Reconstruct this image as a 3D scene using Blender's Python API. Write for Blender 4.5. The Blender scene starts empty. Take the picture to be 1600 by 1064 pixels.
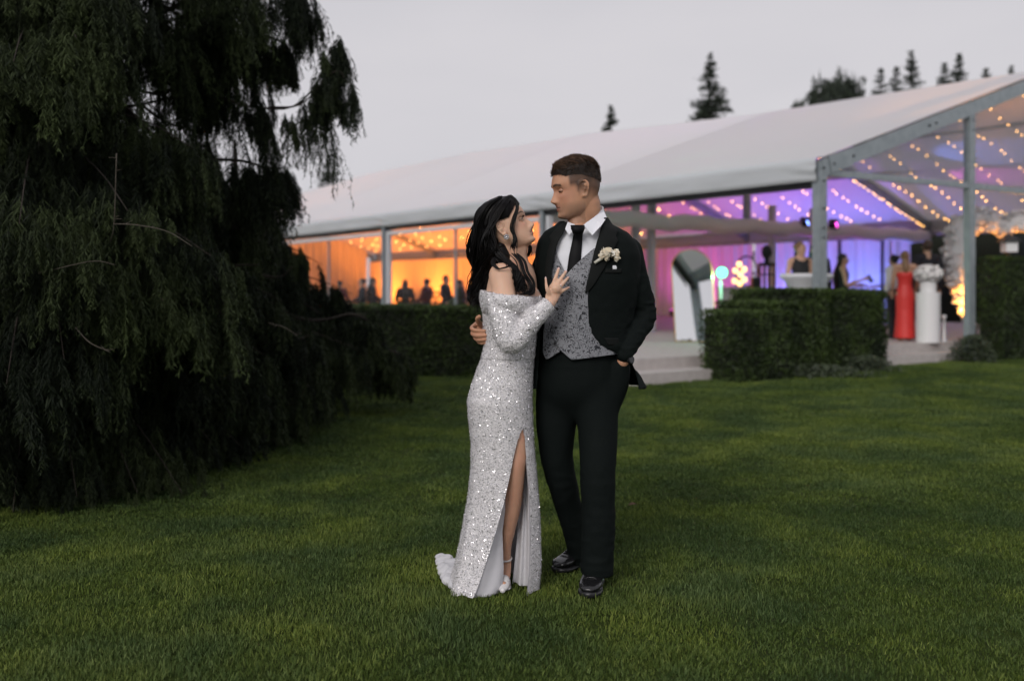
import bpy, bmesh, math, random
import numpy as np
from mathutils import Vector, Matrix

SC = bpy.context.scene
COL = SC.collection
PI = math.pi
R = math.radians
random.seed(7)
rng = np.random.default_rng(7)

# ---------------------------------------------------------------- camera
FPX, HU, HV, CAMZ = 1555.6, 800.0, 452.0, 1.30     # focal length in photo pixels, horizon, eye height
cam = bpy.data.cameras.new('camera')
cam_o = bpy.data.objects.new('camera', cam)
COL.objects.link(cam_o)
cam_o.location = (0, 0, CAMZ)
cam_o.rotation_euler = (R(90), 0, 0)
cam.lens = 35.0
cam.sensor_width = 36.0
cam.shift_y = -0.05
cam.clip_start = 0.05
cam.clip_end = 2000
cam.dof.use_dof = True
cam.dof.focus_distance = 4.22
cam.dof.aperture_fstop = 1.6
SC.camera = cam_o

# ---------------------------------------------------------------- sky and light
SUN_EL, SUN_AZ = R(30), R(203)        # soft evening light through cloud, from behind the camera
world = bpy.data.worlds.new('World')
SC.world = world
world.use_nodes = True
nt = world.node_tree
for n in list(nt.nodes):
    nt.nodes.remove(n)
w_out = nt.nodes.new('ShaderNodeOutputWorld')
sky = nt.nodes.new('ShaderNodeTexSky')
sky.sky_type = 'NISHITA'
sky.sun_disc = False
sky.sun_elevation = SUN_EL
sky.sun_rotation = SUN_AZ
hs = nt.nodes.new('ShaderNodeHueSaturation')
hs.inputs['Saturation'].default_value = 0.12
nt.links.new(sky.outputs[0], hs.inputs['Color'])
bg1 = nt.nodes.new('ShaderNodeBackground')
bg1.inputs['Strength'].default_value = 0.05
nt.links.new(hs.outputs[0], bg1.inputs['Color'])
# even cloud layer
tc = nt.nodes.new('ShaderNodeTexCoord')
mp = nt.nodes.new('ShaderNodeMapping')
mp.inputs['Scale'].default_value = (1.0, 1.0, 2.6)
nz = nt.nodes.new('ShaderNodeTexNoise')
nz.inputs['Scale'].default_value = 1.3
nz.inputs['Detail'].default_value = 5
nz.inputs['Roughness'].default_value = 0.5
cr = nt.nodes.new('ShaderNodeValToRGB')
cr.color_ramp.elements[0].position = 0.3
cr.color_ramp.elements[0].color = (0.570, 0.570, 0.620, 1)
cr.color_ramp.elements[1].position = 0.72
cr.color_ramp.elements[1].color = (0.715, 0.695, 0.730, 1)
nt.links.new(tc.outputs['Generated'], mp.inputs['Vector'])
nt.links.new(mp.outputs[0], nz.inputs['Vector'])
nt.links.new(nz.outputs[0], cr.inputs[0])
bg2 = nt.nodes.new('ShaderNodeBackground')
bg2.inputs['Strength'].default_value = 1.0
nt.links.new(cr.outputs[0], bg2.inputs['Color'])
mx = nt.nodes.new('ShaderNodeMixShader')
mx.inputs[0].default_value = 0.9
nt.links.new(bg1.outputs[0], mx.inputs[1])
nt.links.new(bg2.outputs[0], mx.inputs[2])
nt.links.new(mx.outputs[0], w_out.inputs['Surface'])

sun = bpy.data.lights.new('sun', 'SUN')
sun.energy = 1.5
sun.angle = R(28)
sun.color = (1.0, 0.95, 0.9)
sun_o = bpy.data.objects.new('sun', sun)
COL.objects.link(sun_o)
sd = Vector((math.sin(SUN_AZ) * math.cos(SUN_EL), math.cos(SUN_AZ) * math.cos(SUN_EL), math.sin(SUN_EL)))
sun_o.rotation_euler = (-sd).to_track_quat('-Z', 'Y').to_euler()
sun_o.location = sd * 60

SC.view_settings.view_transform = 'Standard'
SC.view_settings.look = 'None'
SC.view_settings.exposure = 0.0
SC.view_settings.gamma = 1.0
SC.view_settings.use_curve_mapping = False
SC.render.engine = 'CYCLES'
SC.cycles.use_denoising = True
SC.cycles.max_bounces = 5
SC.cycles.diffuse_bounces = 2
SC.cycles.use_adaptive_sampling = True
SC.cycles.adaptive_threshold = 0.03
SC.cycles.transparent_max_bounces = 8
SC.cycles.sample_clamp_indirect = 4.0
SC.cycles.caustics_reflective = False
SC.cycles.caustics_refractive = False

# ---------------------------------------------------------------- helpers
def P(u, v, d):
    """a point seen at photo pixel (u, v) at depth d metres"""
    return Vector(((u - HU) * d / FPX, d, CAMZ + (HV - v) * d / FPX))

def wloc(o):
    v = Vector((0, 0, 0))
    while o is not None:
        v += o.location
        o = o.parent
    return v

def mesh_np(name, V, F):
    V = np.asarray(V, dtype=np.float32)
    F = np.asarray(F, dtype=np.int32)
    me = bpy.data.meshes.new(name)
    m, k = F.shape
    me.vertices.add(len(V))
    me.vertices.foreach_set('co', V.ravel())
    me.loops.add(m * k)
    me.loops.foreach_set('vertex_index', F.ravel())
    me.polygons.add(m)
    me.polygons.foreach_set('loop_start', np.arange(0, m * k, k, dtype=np.int32))
    try:
        me.polygons.foreach_set('loop_total', np.full(m, k, dtype=np.int32))
    except Exception:
        pass
    me.update(calc_edges=True)
    return me

def smooth_mesh(me, on=True):
    me.polygons.foreach_set('use_smooth', np.full(len(me.polygons), on, dtype=bool))

def link(name, me, mat=None, parent=None, smooth=False):
    """one mesh object; the mesh is in world coordinates and is moved into the parent's frame"""
    o = bpy.data.objects.new(name, me)
    COL.objects.link(o)
    if mat is not None:
        me.materials.append(mat)
    if smooth:
        smooth_mesh(me)
    if parent is not None:
        w = wloc(parent)
        if w.length > 0:
            me.transform(Matrix.Translation(-w))
        o.parent = parent
    return o

def empty(name, loc=(0, 0, 0)):
    o = bpy.data.objects.new(name, None)
    COL.objects.link(o)
    o.location = loc
    o.empty_display_size = 0.1
    return o

def tag(o, label=None, cat=None, group=None, kind=None):
    if label: o['label'] = label
    if cat: o['category'] = cat
    if group: o['group'] = group
    if kind: o['kind'] = kind
    return o

def set_attr(me, name, vals, domain='POINT'):
    a = me.attributes.new(name, 'FLOAT', domain)
    a.data.foreach_set('value', np.asarray(vals, dtype=np.float32))

def set_col(me, name, vals):
    a = me.color_attributes.new(name, 'FLOAT_COLOR', 'POINT')
    v = np.ones((len(vals), 4), dtype=np.float32)
    v[:, :3] = vals
    a.data.foreach_set('color', v.ravel())

class G:
    """collects shapes into one mesh"""
    def __init__(s):
        s.v = []; s.f = []
    def add(s, V, F):
        b = len(s.v)
        s.v.extend([tuple(p) for p in V])
        s.f.extend([tuple(i + b for i in f) for f in F])
        return s
    def box(s, c, size, rz=0, M=None):
        hx, hy, hz = size[0] / 2, size[1] / 2, size[2] / 2
        V = [Vector((x, y, z)) for z in (-hz, hz) for y in (-hy, hy) for x in (-hx, hx)]
        if M is None:
            M = Matrix.Rotation(rz, 3, 'Z')
        V = [M @ p + Vector(c) for p in V]
        return s.add(V, [(0, 2, 3, 1), (4, 5, 7, 6), (0, 1, 5, 4), (2, 6, 7, 3), (0, 4, 6, 2), (1, 3, 7, 5)])
    def bar(s, a, b, w, h, up=(0, 0, 1)):
        """rectangular bar from a to b, w wide and h high"""
        a, b, up = Vector(a), Vector(b), Vector(up)
        t = (b - a).normalized()
        x = t.cross(up)
        if x.length < 1e-4:
            x = t.cross(Vector((1, 0, 0)))
        x.normalize()
        y = x.cross(t).normalized()
        V = []
        for p in (a, b):
            for sx, sy in ((-1, -1), (1, -1), (1, 1), (-1, 1)):
                V.append(p + x * sx * w / 2 + y * sy * h / 2)
        return s.add(V, [(3, 2, 1, 0), (4, 5, 6, 7), (0, 1, 5, 4), (1, 2, 6, 5), (2, 3, 7, 6), (3, 0, 4, 7)])
    def ell(s, c, r, n=16, m=10, M=None):
        if not hasattr(r, '__len__'): r = (r, r, r)
        V = [Vector((0, 0, -r[2]))]
        for i in range(1, m):
            ph = -PI / 2 + PI * i / m
            for j in range(n):
                th = 2 * PI * j / n
                V.append(Vector((r[0] * math.cos(ph) * math.cos(th), r[1] * math.cos(ph) * math.sin(th), r[2] * math.sin(ph))))
        V.append(Vector((0, 0, r[2])))
        F = []
        for j in range(n):
            F.append((0, 1 + (j + 1) % n, 1 + j))
        for i in range(m - 2):
            for j in range(n):
                a = 1 + i * n + j; b = 1 + i * n + (j + 1) % n
                F.append((a, b, b + n, a + n))
        top = len(V) - 1; a0 = 1 + (m - 2) * n
        for j in range(n):
            F.append((a0 + j, a0 + (j + 1) % n, top))
        c = Vector(c)
        V = [((M @ p) if M else p) + c for p in V]
        return s.add(V, F)
    def loft(s, rings, caps=True, closed=True):
        n = len(rings[0]); V = []; F = []
        for r in rings: V.extend(r)
        for i in range(len(rings) - 1):
            for j in range(n if closed else n - 1):
                a = i * n + j; b = i * n + (j + 1) % n
                F.append((a, b, b + n, a + n))
        if caps and closed:
            F.append(tuple(range(n - 1, -1, -1)))
            k = (len(rings) - 1) * n
            F.append(tuple(range(k, k + n)))
        return s.add(V, F)
    def tube(s, pts, radii, n=12, caps=True, ball=False, flat=None, side=None):
        """tapered tube along pts; flat = list of (depth factor) applied across `side`"""
        pts = [Vector(p) for p in pts]
        if not hasattr(radii, '__len__'): radii = [radii] * len(pts)
        rings = []
        t0 = (pts[1] - pts[0]).normalized()
        x = Vector(side) if side is not None else (Vector((0, 1, 0)) if abs(t0.y) < 0.9 else Vector((1, 0, 0)))
        for i, p in enumerate(pts):
            if i == 0: t = pts[1] - pts[0]
            elif i == len(pts) - 1: t = pts[-1] - pts[-2]
            else: t = (pts[i + 1] - p).normalized() + (p - pts[i - 1]).normalized()
            if t.length < 1e-9: t = t0
            t = t.normalized()
            x = (x - t * x.dot(t))
            if x.length < 1e-6: x = t.orthogonal()
            x.normalize()
            y = t.cross(x)
            fl = 1.0 if flat is None else (flat if not hasattr(flat, '__len__') else flat[i])
            rings.append([p + (x * math.cos(2 * PI * j / n) * fl + y * math.sin(2 * PI * j / n)) * radii[i] for j in range(n)])
        s.loft(rings, caps)
        if ball:
            s.ell(pts[0], radii[0], n, max(6, n // 2)); s.ell(pts[-1], radii[-1], n, max(6, n // 2))
        return s
    def me(s, name='m'):
        m = bpy.data.meshes.new(name)
        m.from_pydata([tuple(p) for p in s.v], [], s.f)
        m.update()
        return m
    def obj(s, name, mat, parent=None, smooth=False):
        return link(name, s.me(name), mat, parent, smooth)

def spline(pts, n):
    """Catmull-Rom through pts (tuples of any length), n samples"""
    A = np.array([list(p) for p in pts], dtype=float)
    k = len(A)
    E = np.vstack([2 * A[0] - A[1], A, 2 * A[-1] - A[-2]])
    out = []
    for q in np.linspace(0, k - 1, n):
        i = min(int(q), k - 2); t = q - i
        p0, p1, p2, p3 = E[i], E[i + 1], E[i + 2], E[i + 3]
        out.append(0.5 * ((2 * p1) + (-p0 + p2) * t + (2 * p0 - 5 * p1 + 4 * p2 - p3) * t * t + (-p0 + 3 * p1 - 3 * p2 + p3) * t ** 3))
    return np.array(out)

def limb(g, pts, n=14, sides=14, flat=None, side=None, ball=True):
    """smooth tapered limb: pts = [(Vector, radius), ...]"""
    S = spline([tuple(p) + (r,) for p, r in pts], n)
    g.tube([Vector(q[:3]) for q in S], [max(1e-4, q[3]) for q in S], sides, ball=ball, flat=flat, side=side)
    return g

def remesh(me, voxel, it=4, fac=0.5):
    o = bpy.data.objects.new('tmp', me)
    COL.objects.link(o)
    m = o.modifiers.new('r', 'REMESH')
    m.mode = 'VOXEL'; m.voxel_size = voxel; m.use_smooth_shade = True
    if it:
        s = o.modifiers.new('s', 'SMOOTH'); s.factor = fac; s.iterations = it
    dg = bpy.context.evaluated_depsgraph_get()
    new = bpy.data.meshes.new_from_object(o.evaluated_get(dg))
    bpy.data.objects.remove(o)
    new.materials.clear()
    return new

def coords(me):
    a = np.empty(len(me.vertices) * 3, dtype=np.float32)
    me.vertices.foreach_get('co', a)
    return a.reshape(-1, 3).astype(float)

def normals(me):
    a = np.empty(len(me.vertices) * 3, dtype=np.float32)
    me.vertices.foreach_get('normal', a)
    return a.reshape(-1, 3).astype(float)

def put_coords(me, V):
    me.vertices.foreach_set('co', np.asarray(V, dtype=np.float32).ravel())
    me.update()

def relax(me, weight, it=20, fac=0.6):
    """extra smoothing where weight (0..1 per vertex) is high"""
    n = len(me.vertices); Eg = np.empty(len(me.edges) * 2, dtype=np.int32); me.edges.foreach_get('vertices', Eg); Eg = Eg.reshape(-1, 2)
    a = np.concatenate([Eg[:, 0], Eg[:, 1]]); b = np.concatenate([Eg[:, 1], Eg[:, 0]]); deg = np.maximum(1, np.bincount(a, minlength=n))[:, None]
    V = coords(me); w = (fac * np.asarray(weight))[:, None]
    for _ in range(it):
        A = np.stack([np.bincount(a, V[b, k], n) for k in range(3)], 1) / deg
        V = V + (A - V) * w
    put_coords(me, V)

def hsh(ix, iy, iz, s=0):
    h = (ix * 374761393 + iy * 668265263 + iz * 2147483647 + s * 1274126177) & 0xffffffff
    h = ((h ^ (h >> 13)) * 1274126177) & 0xffffffff
    return ((h ^ (h >> 16)) & 0xffff) / 65535.0

def vnoise(X, freq, seed=0):
    """value noise in [-1, 1] at the points X (n, 3)"""
    Q = np.asarray(X, dtype=float) * freq + 1000.0
    I = np.floor(Q).astype(np.int64); f = Q - I
    f = f * f * (3 - 2 * f)
    r = 0
    for dx in (0, 1):
        for dy in (0, 1):
            for dz in (0, 1):
                w = (f[:, 0] if dx else 1 - f[:, 0]) * (f[:, 1] if dy else 1 - f[:, 1]) * (f[:, 2] if dz else 1 - f[:, 2])
                r = r + w * hsh(I[:, 0] + dx, I[:, 1] + dy, I[:, 2] + dz, seed)
    return r * 2 - 1

def dup(root, loc=None, rz=None):
    r = root.copy(); COL.objects.link(r)
    if loc is not None: r.location = loc
    if rz is not None: r.rotation_euler = (0, 0, rz)
    for ch in list(root.children):
        c = ch.copy(); COL.objects.link(c); c.parent = r
        for g in list(ch.children):
            d = g.copy(); COL.objects.link(d); d.parent = c
    return r

def scatter(name, protos, pts, rot, scl, pid, itone, material, parent=None, ptone='tone'):
    """one object: small prototype meshes (V, F quads, tone) placed as instances on many points by a node tree"""
    w = np.array(wloc(parent)) if parent is not None else np.zeros(3)
    nv = sum(len(p[0]) for p in protos); n = len(pts)
    V = np.concatenate([p[0] for p in protos] + [np.asarray(pts) - w]); F = []; b = 0; gid = np.full(nv + n, -1, dtype=np.int32); tn = np.zeros(nv + n, dtype=np.float32)
    for i, p in enumerate(protos):
        F.append(np.asarray(p[1]) + b); gid[b:b + len(p[0])] = i; tn[b:b + len(p[0])] = p[2]; b += len(p[0])
    me = mesh_np(name, V, np.concatenate(F))
    def pad(a, k): return np.concatenate([np.zeros((nv, k)), np.asarray(a, dtype=float).reshape(n, k)]).astype(np.float32).ravel()
    for nm, typ, dat, key in (('gid', 'INT', gid, 'value'), ('pid', 'INT', np.concatenate([np.zeros(nv), pid]).astype(np.int32), 'value'), ('tone', 'FLOAT', tn, 'value'),
                              ('itone', 'FLOAT', pad(itone, 1), 'value'), ('rot', 'FLOAT_VECTOR', pad(rot, 3), 'vector'), ('scl', 'FLOAT_VECTOR', pad(scl, 3), 'vector')):
        me.attributes.new(nm, typ, 'POINT').data.foreach_set(key, dat)
    o = bpy.data.objects.new(name, me); COL.objects.link(o); me.materials.append(material); o.parent = parent
    ng = bpy.data.node_groups.new('scatter ' + name, 'GeometryNodeTree')
    ng.interface.new_socket('Geometry', in_out='INPUT', socket_type='NodeSocketGeometry'); ng.interface.new_socket('Geometry', in_out='OUTPUT', socket_type='NodeSocketGeometry')
    N_ = ng.nodes.new; Lk = ng.links.new
    gi, go = N_('NodeGroupInput'), N_('NodeGroupOutput')
    def attr(nm, typ):
        q = N_('GeometryNodeInputNamedAttribute'); q.data_type = typ; q.inputs['Name'].default_value = nm; return q.outputs['Attribute']
    cmp_ = N_('FunctionNodeCompare'); cmp_.data_type = 'INT'; cmp_.operation = 'GREATER_EQUAL'
    ia = [i for i in cmp_.inputs if i.enabled and i.type == 'INT']; Lk(attr('gid', 'INT'), ia[0]); ia[1].default_value = 0
    sp = N_('GeometryNodeSeparateGeometry'); sp.domain = 'POINT'; Lk(gi.outputs[0], sp.inputs['Geometry']); Lk(cmp_.outputs['Result'], sp.inputs['Selection'])
    st = N_('GeometryNodeSplitToInstances'); st.domain = 'FACE'; Lk(sp.outputs['Selection'], st.inputs['Geometry']); Lk(attr('gid', 'INT'), st.inputs['Group ID'])
    ip = N_('GeometryNodeInstanceOnPoints'); Lk(sp.outputs['Inverted'], ip.inputs['Points']); Lk(st.outputs['Instances'], ip.inputs['Instance'])
    ip.inputs['Pick Instance'].default_value = True; Lk(attr('pid', 'INT'), ip.inputs['Instance Index'])
    er = N_('FunctionNodeEulerToRotation'); Lk(attr('rot', 'FLOAT_VECTOR'), er.inputs[0]); Lk(er.outputs[0], ip.inputs['Rotation']); Lk(attr('scl', 'FLOAT_VECTOR'), ip.inputs['Scale'])
    Lk(ip.outputs[0], go.inputs[0])
    o.modifiers.new('scatter', 'NODES').node_group = ng
    o['kind'] = 'stuff'
    return o

# ---------------------------------------------------------------- materials
def instance_tone(m):
    """colour ramp driven by the tone of the leaf plus the tone of its spray"""
    t = m.node_tree; r = [n for n in t.nodes if n.type == 'VALTORGB'][0]; a = [n for n in t.nodes if n.type == 'ATTRIBUTE'][0]
    i = t.nodes.new('ShaderNodeAttribute'); i.attribute_type = 'INSTANCER'; i.attribute_name = 'itone'
    q = t.nodes.new('ShaderNodeMath'); q.operation = 'ADD'; q.use_clamp = True
    t.links.new(a.outputs['Fac'], q.inputs[0]); t.links.new(i.outputs['Fac'], q.inputs[1]); t.links.new(q.outputs[0], r.inputs[0])
def mat(name, col=(0.5, 0.5, 0.5), rough=0.6, metal=0.0, spec=0.5, noise=None, bump=None, attr=None, vcol=None, **kw):
    m = bpy.data.materials.new(name)
    m.use_nodes = True
    t = m.node_tree
    b = t.nodes['Principled BSDF']
    b.inputs['Base Color'].default_value = (*col, 1)
    b.inputs['Roughness'].default_value = rough
    b.inputs['Metallic'].default_value = metal
    b.inputs['Specular IOR Level'].default_value = spec
    for k, v in kw.items():
        b.inputs[k].default_value = v
    co = t.nodes.new('ShaderNodeTexCoord')
    if noise:      # (scale, second colour, lo, hi)
        n = t.nodes.new('ShaderNodeTexNoise'); n.inputs['Scale'].default_value = noise[0]; n.inputs['Detail'].default_value = 5
        t.links.new(co.outputs['Object'], n.inputs['Vector'])
        r = t.nodes.new('ShaderNodeValToRGB')
        r.color_ramp.elements[0].position = noise[2]; r.color_ramp.elements[0].color = (*col, 1)
        r.color_ramp.elements[1].position = noise[3]; r.color_ramp.elements[1].color = (*noise[1], 1)
        t.links.new(n.outputs[0], r.inputs[0]); t.links.new(r.outputs[0], b.inputs['Base Color'])
    if attr:       # (attribute, colour at 1)
        a = t.nodes.new('ShaderNodeAttribute'); a.attribute_name = attr[0]
        r = t.nodes.new('ShaderNodeValToRGB')
        r.color_ramp.elements[0].color = (*col, 1); r.color_ramp.elements[1].color = (*attr[1], 1)
        t.links.new(a.outputs['Fac'], r.inputs[0]); t.links.new(r.outputs[0], b.inputs['Base Color'])
    if vcol:
        a = t.nodes.new('ShaderNodeAttribute'); a.attribute_name = vcol
        t.links.new(a.outputs['Color'], b.inputs['Base Color'])
    if bump:       # (scale, strength, distance)
        n = t.nodes.new('ShaderNodeTexNoise'); n.inputs['Scale'].default_value = bump[0]; n.inputs['Detail'].default_value = 4
        t.links.new(co.outputs['Object'], n.inputs['Vector'])
        q = t.nodes.new('ShaderNodeBump'); q.inputs['Strength'].default_value = bump[1]; q.inputs['Distance'].default_value = bump[2]
        t.links.new(n.outputs[0], q.inputs['Height']); t.links.new(q.outputs[0], b.inputs['Normal'])
    return m

def emis(name, col, strength):
    m = bpy.data.materials.new(name); m.use_nodes = True
    t = m.node_tree; t.nodes.clear()
    o = t.nodes.new('ShaderNodeOutputMaterial'); e = t.nodes.new('ShaderNodeEmission')
    e.inputs[0].default_value = (*col, 1); e.inputs[1].default_value = strength
    t.links.new(e.outputs[0], o.inputs[0])
    return m

def fabric_translucent(name, col, trans=0.3, rough=0.6, bump=None):
    m = mat(name, col, rough, spec=0.3, bump=bump)
    t = m.node_tree; b = t.nodes['Principled BSDF']; o = [n for n in t.nodes if n.type == 'OUTPUT_MATERIAL'][0]
    tr = t.nodes.new('ShaderNodeBsdfTranslucent'); tr.inputs[0].default_value = (*col, 1)
    mx = t.nodes.new('ShaderNodeMixShader'); mx.inputs[0].default_value = trans
    t.links.new(b.outputs[0], mx.inputs[1]); t.links.new(tr.outputs[0], mx.inputs[2]); t.links.new(mx.outputs[0], o.inputs[0])
    return m

def clear_film(name, tint=(0.9, 0.92, 0.95), gloss=0.06, haze=0.05):
    """clear plastic sheet: see-through with a little gloss and haze"""
    m = bpy.data.materials.new(name); m.use_nodes = True
    t = m.node_tree; t.nodes.clear()
    o = t.nodes.new('ShaderNodeOutputMaterial')
    tr = t.nodes.new('ShaderNodeBsdfTransparent'); tr.inputs[0].default_value = (*tint, 1)
    gl = t.nodes.new('ShaderNodeBsdfGlossy'); gl.inputs['Roughness'].default_value = 0.12
    df = t.nodes.new('ShaderNodeBsdfDiffuse'); df.inputs[0].default_value = (0.7, 0.7, 0.72, 1)
    m1 = t.nodes.new('ShaderNodeMixShader'); m1.inputs[0].default_value = gloss
    m2 = t.nodes.new('ShaderNodeMixShader'); m2.inputs[0].default_value = haze
    t.links.new(tr.outputs[0], m1.inputs[1]); t.links.new(gl.outputs[0], m1.inputs[2])
    t.links.new(m1.outputs[0], m2.inputs[1]); t.links.new(df.outputs[0], m2.inputs[2]); t.links.new(m2.outputs[0], o.inputs[0])
    return m

M = {}
M['alu'] = mat('brushed aluminium', (0.30, 0.34, 0.36), 0.42, 0.55, noise=(6, (0.38, 0.42, 0.44), 0.35, 0.7))
M['alu_white'] = mat('white coated aluminium', (0.62, 0.63, 0.66), 0.4)
M['dark_metal'] = mat('dark metal', (0.02, 0.02, 0.022), 0.4, 0.3)
M['roof'] = fabric_translucent('white tent fabric', (0.72, 0.695, 0.715), 0.24, 0.5, bump=(1.6, 0.25, 0.05))
M['roof_dim'] = fabric_translucent('dimmed white tent fabric', (0.72, 0.695, 0.715), 0.10, 0.5, bump=(1.6, 0.25, 0.05))  # same cloth as the porch roof, translucency lowered to dim daylight inside
M['valance'] = fabric_translucent('shaded tent fabric', (0.56, 0.585, 0.61), 0.08, 0.55, bump=(3.5, 0.15, 0.05))  # roof cloth again, shade of its upright face painted in as greyer colour
M['header'] = fabric_translucent('white header fabric', (0.84, 0.81, 0.80), 0.12, 0.7, bump=(3, 0.3, 0.03))
M['curtain'] = mat('white curtain', (0.78, 0.76, 0.74), 0.8)
M['film'] = clear_film('clear tent film', (0.94, 0.94, 0.95), 0.02, 0.006)
M['gable_film'] = clear_film('clear gable film', (0.78, 0.80, 0.85), 0.07, 0.05)
M['stone'] = mat('pale stone', (0.44, 0.40, 0.385), 0.8, noise=(9, (0.52, 0.48, 0.46), 0.3, 0.7), bump=(60, 0.2, 0.004))
M['floor'] = mat('tent floor', (0.30, 0.27, 0.26), 0.5, noise=(4, (0.36, 0.33, 0.31), 0.3, 0.7))
M['white'] = mat('white paint', (0.78, 0.77, 0.78), 0.45, bump=(14, 0.08, 0.01))
M['cloth'] = mat('white stretch cloth', (0.76, 0.76, 0.80), 0.75)
M['gold'] = mat('gold', (0.75, 0.50, 0.16), 0.3, 1.0)
M['mirror'] = mat('mirror glass', (0.9, 0.91, 0.91), 0.03, 1.0)
M['black'] = mat('black cloth', (0.012, 0.012, 0.014), 0.8)
M['bulb'] = emis('warm bulb', (1.0, 0.48, 0.12), 27)
M['wire'] = mat('wire', (0.05, 0.04, 0.03), 0.6)
M['globe'] = emis('globe bulb', (1.0, 0.55, 0.22), 3.2)
M['green_lens'] = emis('green lamp lens', (0.06, 1.0, 0.36), 8)
# ================================================================ ground
def lawn_material(name):
    m = bpy.data.materials.new(name); m.use_nodes = True
    t = m.node_tree; b = t.nodes['Principled BSDF']
    b.inputs['Roughness'].default_value = 0.9; b.inputs['Specular IOR Level'].default_value = 0.15
    ge = t.nodes.new('ShaderNodeNewGeometry')
    n1 = t.nodes.new('ShaderNodeTexNoise'); n1.inputs['Scale'].default_value = 0.8; n1.inputs['Detail'].default_value = 4
    n2 = t.nodes.new('ShaderNodeTexNoise'); n2.inputs['Scale'].default_value = 45; n2.inputs['Detail'].default_value = 6; n2.inputs['Roughness'].default_value = 0.7
    t.links.new(ge.outputs['Position'], n1.inputs['Vector']); t.links.new(ge.outputs['Position'], n2.inputs['Vector'])
    r1 = t.nodes.new('ShaderNodeValToRGB')
    r1.color_ramp.elements[0].position = 0.35; r1.color_ramp.elements[0].color = (0.028, 0.044, 0.007, 1)
    r1.color_ramp.elements[1].position = 0.68; r1.color_ramp.elements[1].color = (0.050, 0.075, 0.011, 1)
    t.links.new(n1.outputs[0], r1.inputs[0])
    r2 = t.nodes.new('ShaderNodeValToRGB')
    r2.color_ramp.elements[0].position = 0.3; r2.color_ramp.elements[0].color = (0.45, 0.45, 0.45, 1)
    r2.color_ramp.elements[1].position = 0.7; r2.color_ramp.elements[1].color = (1.2, 1.2, 1.1, 1)
    t.links.new(n2.outputs[0], r2.inputs[0])
    mu = t.nodes.new('ShaderNodeMix'); mu.data_type = 'RGBA'; mu.blend_type = 'MULTIPLY'; mu.inputs[0].default_value = 1
    t.links.new(r1.outputs[0], mu.inputs[6]); t.links.new(r2.outputs[0], mu.inputs[7]); t.links.new(mu.outputs[2], b.inputs['Base Color'])
    bp = t.nodes.new('ShaderNodeBump'); bp.inputs['Strength'].default_value = 0.7; bp.inputs['Distance'].default_value = 0.03
    t.links.new(n2.outputs[0], bp.inputs['Height']); t.links.new(bp.outputs[0], b.inputs['Normal'])
    return m
M['lawn'] = lawn_material('lawn soil and turf')
def grass_material():
    m = mat('grass blades', (0.05, 0.08, 0.02), 0.6, spec=0.2, attr=('tone', (0.21, 0.26, 0.04)))
    instance_tone(m)
    t = m.node_tree; b = t.nodes['Principled BSDF']; r = [n for n in t.nodes if n.type == 'VALTORGB'][0]
    r.color_ramp.elements[0].color = (0.030, 0.056, 0.009, 1); e = r.color_ramp.elements.new(0.45); e.color = (0.084, 0.128, 0.027, 1); r.color_ramp.elements[2].color = (0.200, 0.245, 0.062, 1)
    ge = t.nodes.new('ShaderNodeNewGeometry'); nz_ = t.nodes.new('ShaderNodeTexNoise'); nz_.inputs['Scale'].default_value = 1.5; nz_.inputs['Detail'].default_value = 4
    t.links.new(ge.outputs['Position'], nz_.inputs['Vector'])
    rp = t.nodes.new('ShaderNodeValToRGB'); rp.color_ramp.elements[0].position = 0.38; rp.color_ramp.elements[0].color = (0.62, 0.70, 0.95, 1); rp.color_ramp.elements[1].position = 0.62; rp.color_ramp.elements[1].color = (1.15, 1.10, 0.9, 1)
    t.links.new(nz_.outputs[0], rp.inputs[0])
    mu = t.nodes.new('ShaderNodeMix'); mu.data_type = 'RGBA'; mu.blend_type = 'MULTIPLY'; mu.inputs[0].default_value = 1
    t.links.new(r.outputs[0], mu.inputs[6]); t.links.new(rp.outputs[0], mu.inputs[7]); t.links.new(mu.outputs[2], b.inputs['Base Color'])
    return m
M['grass'] = grass_material()
g = G()
xs = [-600, -60, -20, -6, 6, 20, 60, 600]
g.add([(x, y, 0) for y in (-600, -20, 0, 12, 40, 1200) for x in xs],
      [(j * 8 + i, j * 8 + i + 1, j * 8 + i + 9, j * 8 + i + 8) for j in range(5) for i in range(7)])
o = g.obj('lawn_ground', M['lawn']); tag(o, 'flat mown lawn ground spreading under everything', 'lawn', kind='structure')

def blade_tuft(n, rad, h0, w0, q):
    """a tuft of bent tapering grass blades as quads"""
    a = q.uniform(0, 2 * PI, n); r = rad * np.sqrt(q.uniform(0, 1, n)); p = np.stack([r * np.cos(a), r * np.sin(a), 0 * r], 1)
    h = h0 * q.uniform(0.5, 1.3, n); az = q.uniform(0, 2 * PI, n); la = q.uniform(0, 2 * PI, n); lean = q.uniform(0.05, 0.9, n) * h
    side = np.stack([np.cos(az), np.sin(az), 0 * az], 1) * (w0 * q.uniform(0.7, 1.4, n))[:, None]
    tip = np.stack([np.cos(la) * lean, np.sin(la) * lean, h], 1); mid = tip * np.array([0.4, 0.4, 0.6])
    V = np.stack([p - side, p + side, p + mid + side * 0.8, p + mid - side * 0.8, p + tip + side * 0.12, p + tip - side * 0.12], 1).reshape(-1, 3)
    b = np.arange(n)[:, None] * 6
    F = np.concatenate([b + np.array([[0, 1, 2, 3]]), b + np.array([[3, 2, 4, 5]])])
    t = q.uniform(0, 0.62, n); t[q.uniform(0, 1, n) < 0.012] = 1.0
    return V, F, np.repeat(t, 6)
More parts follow.
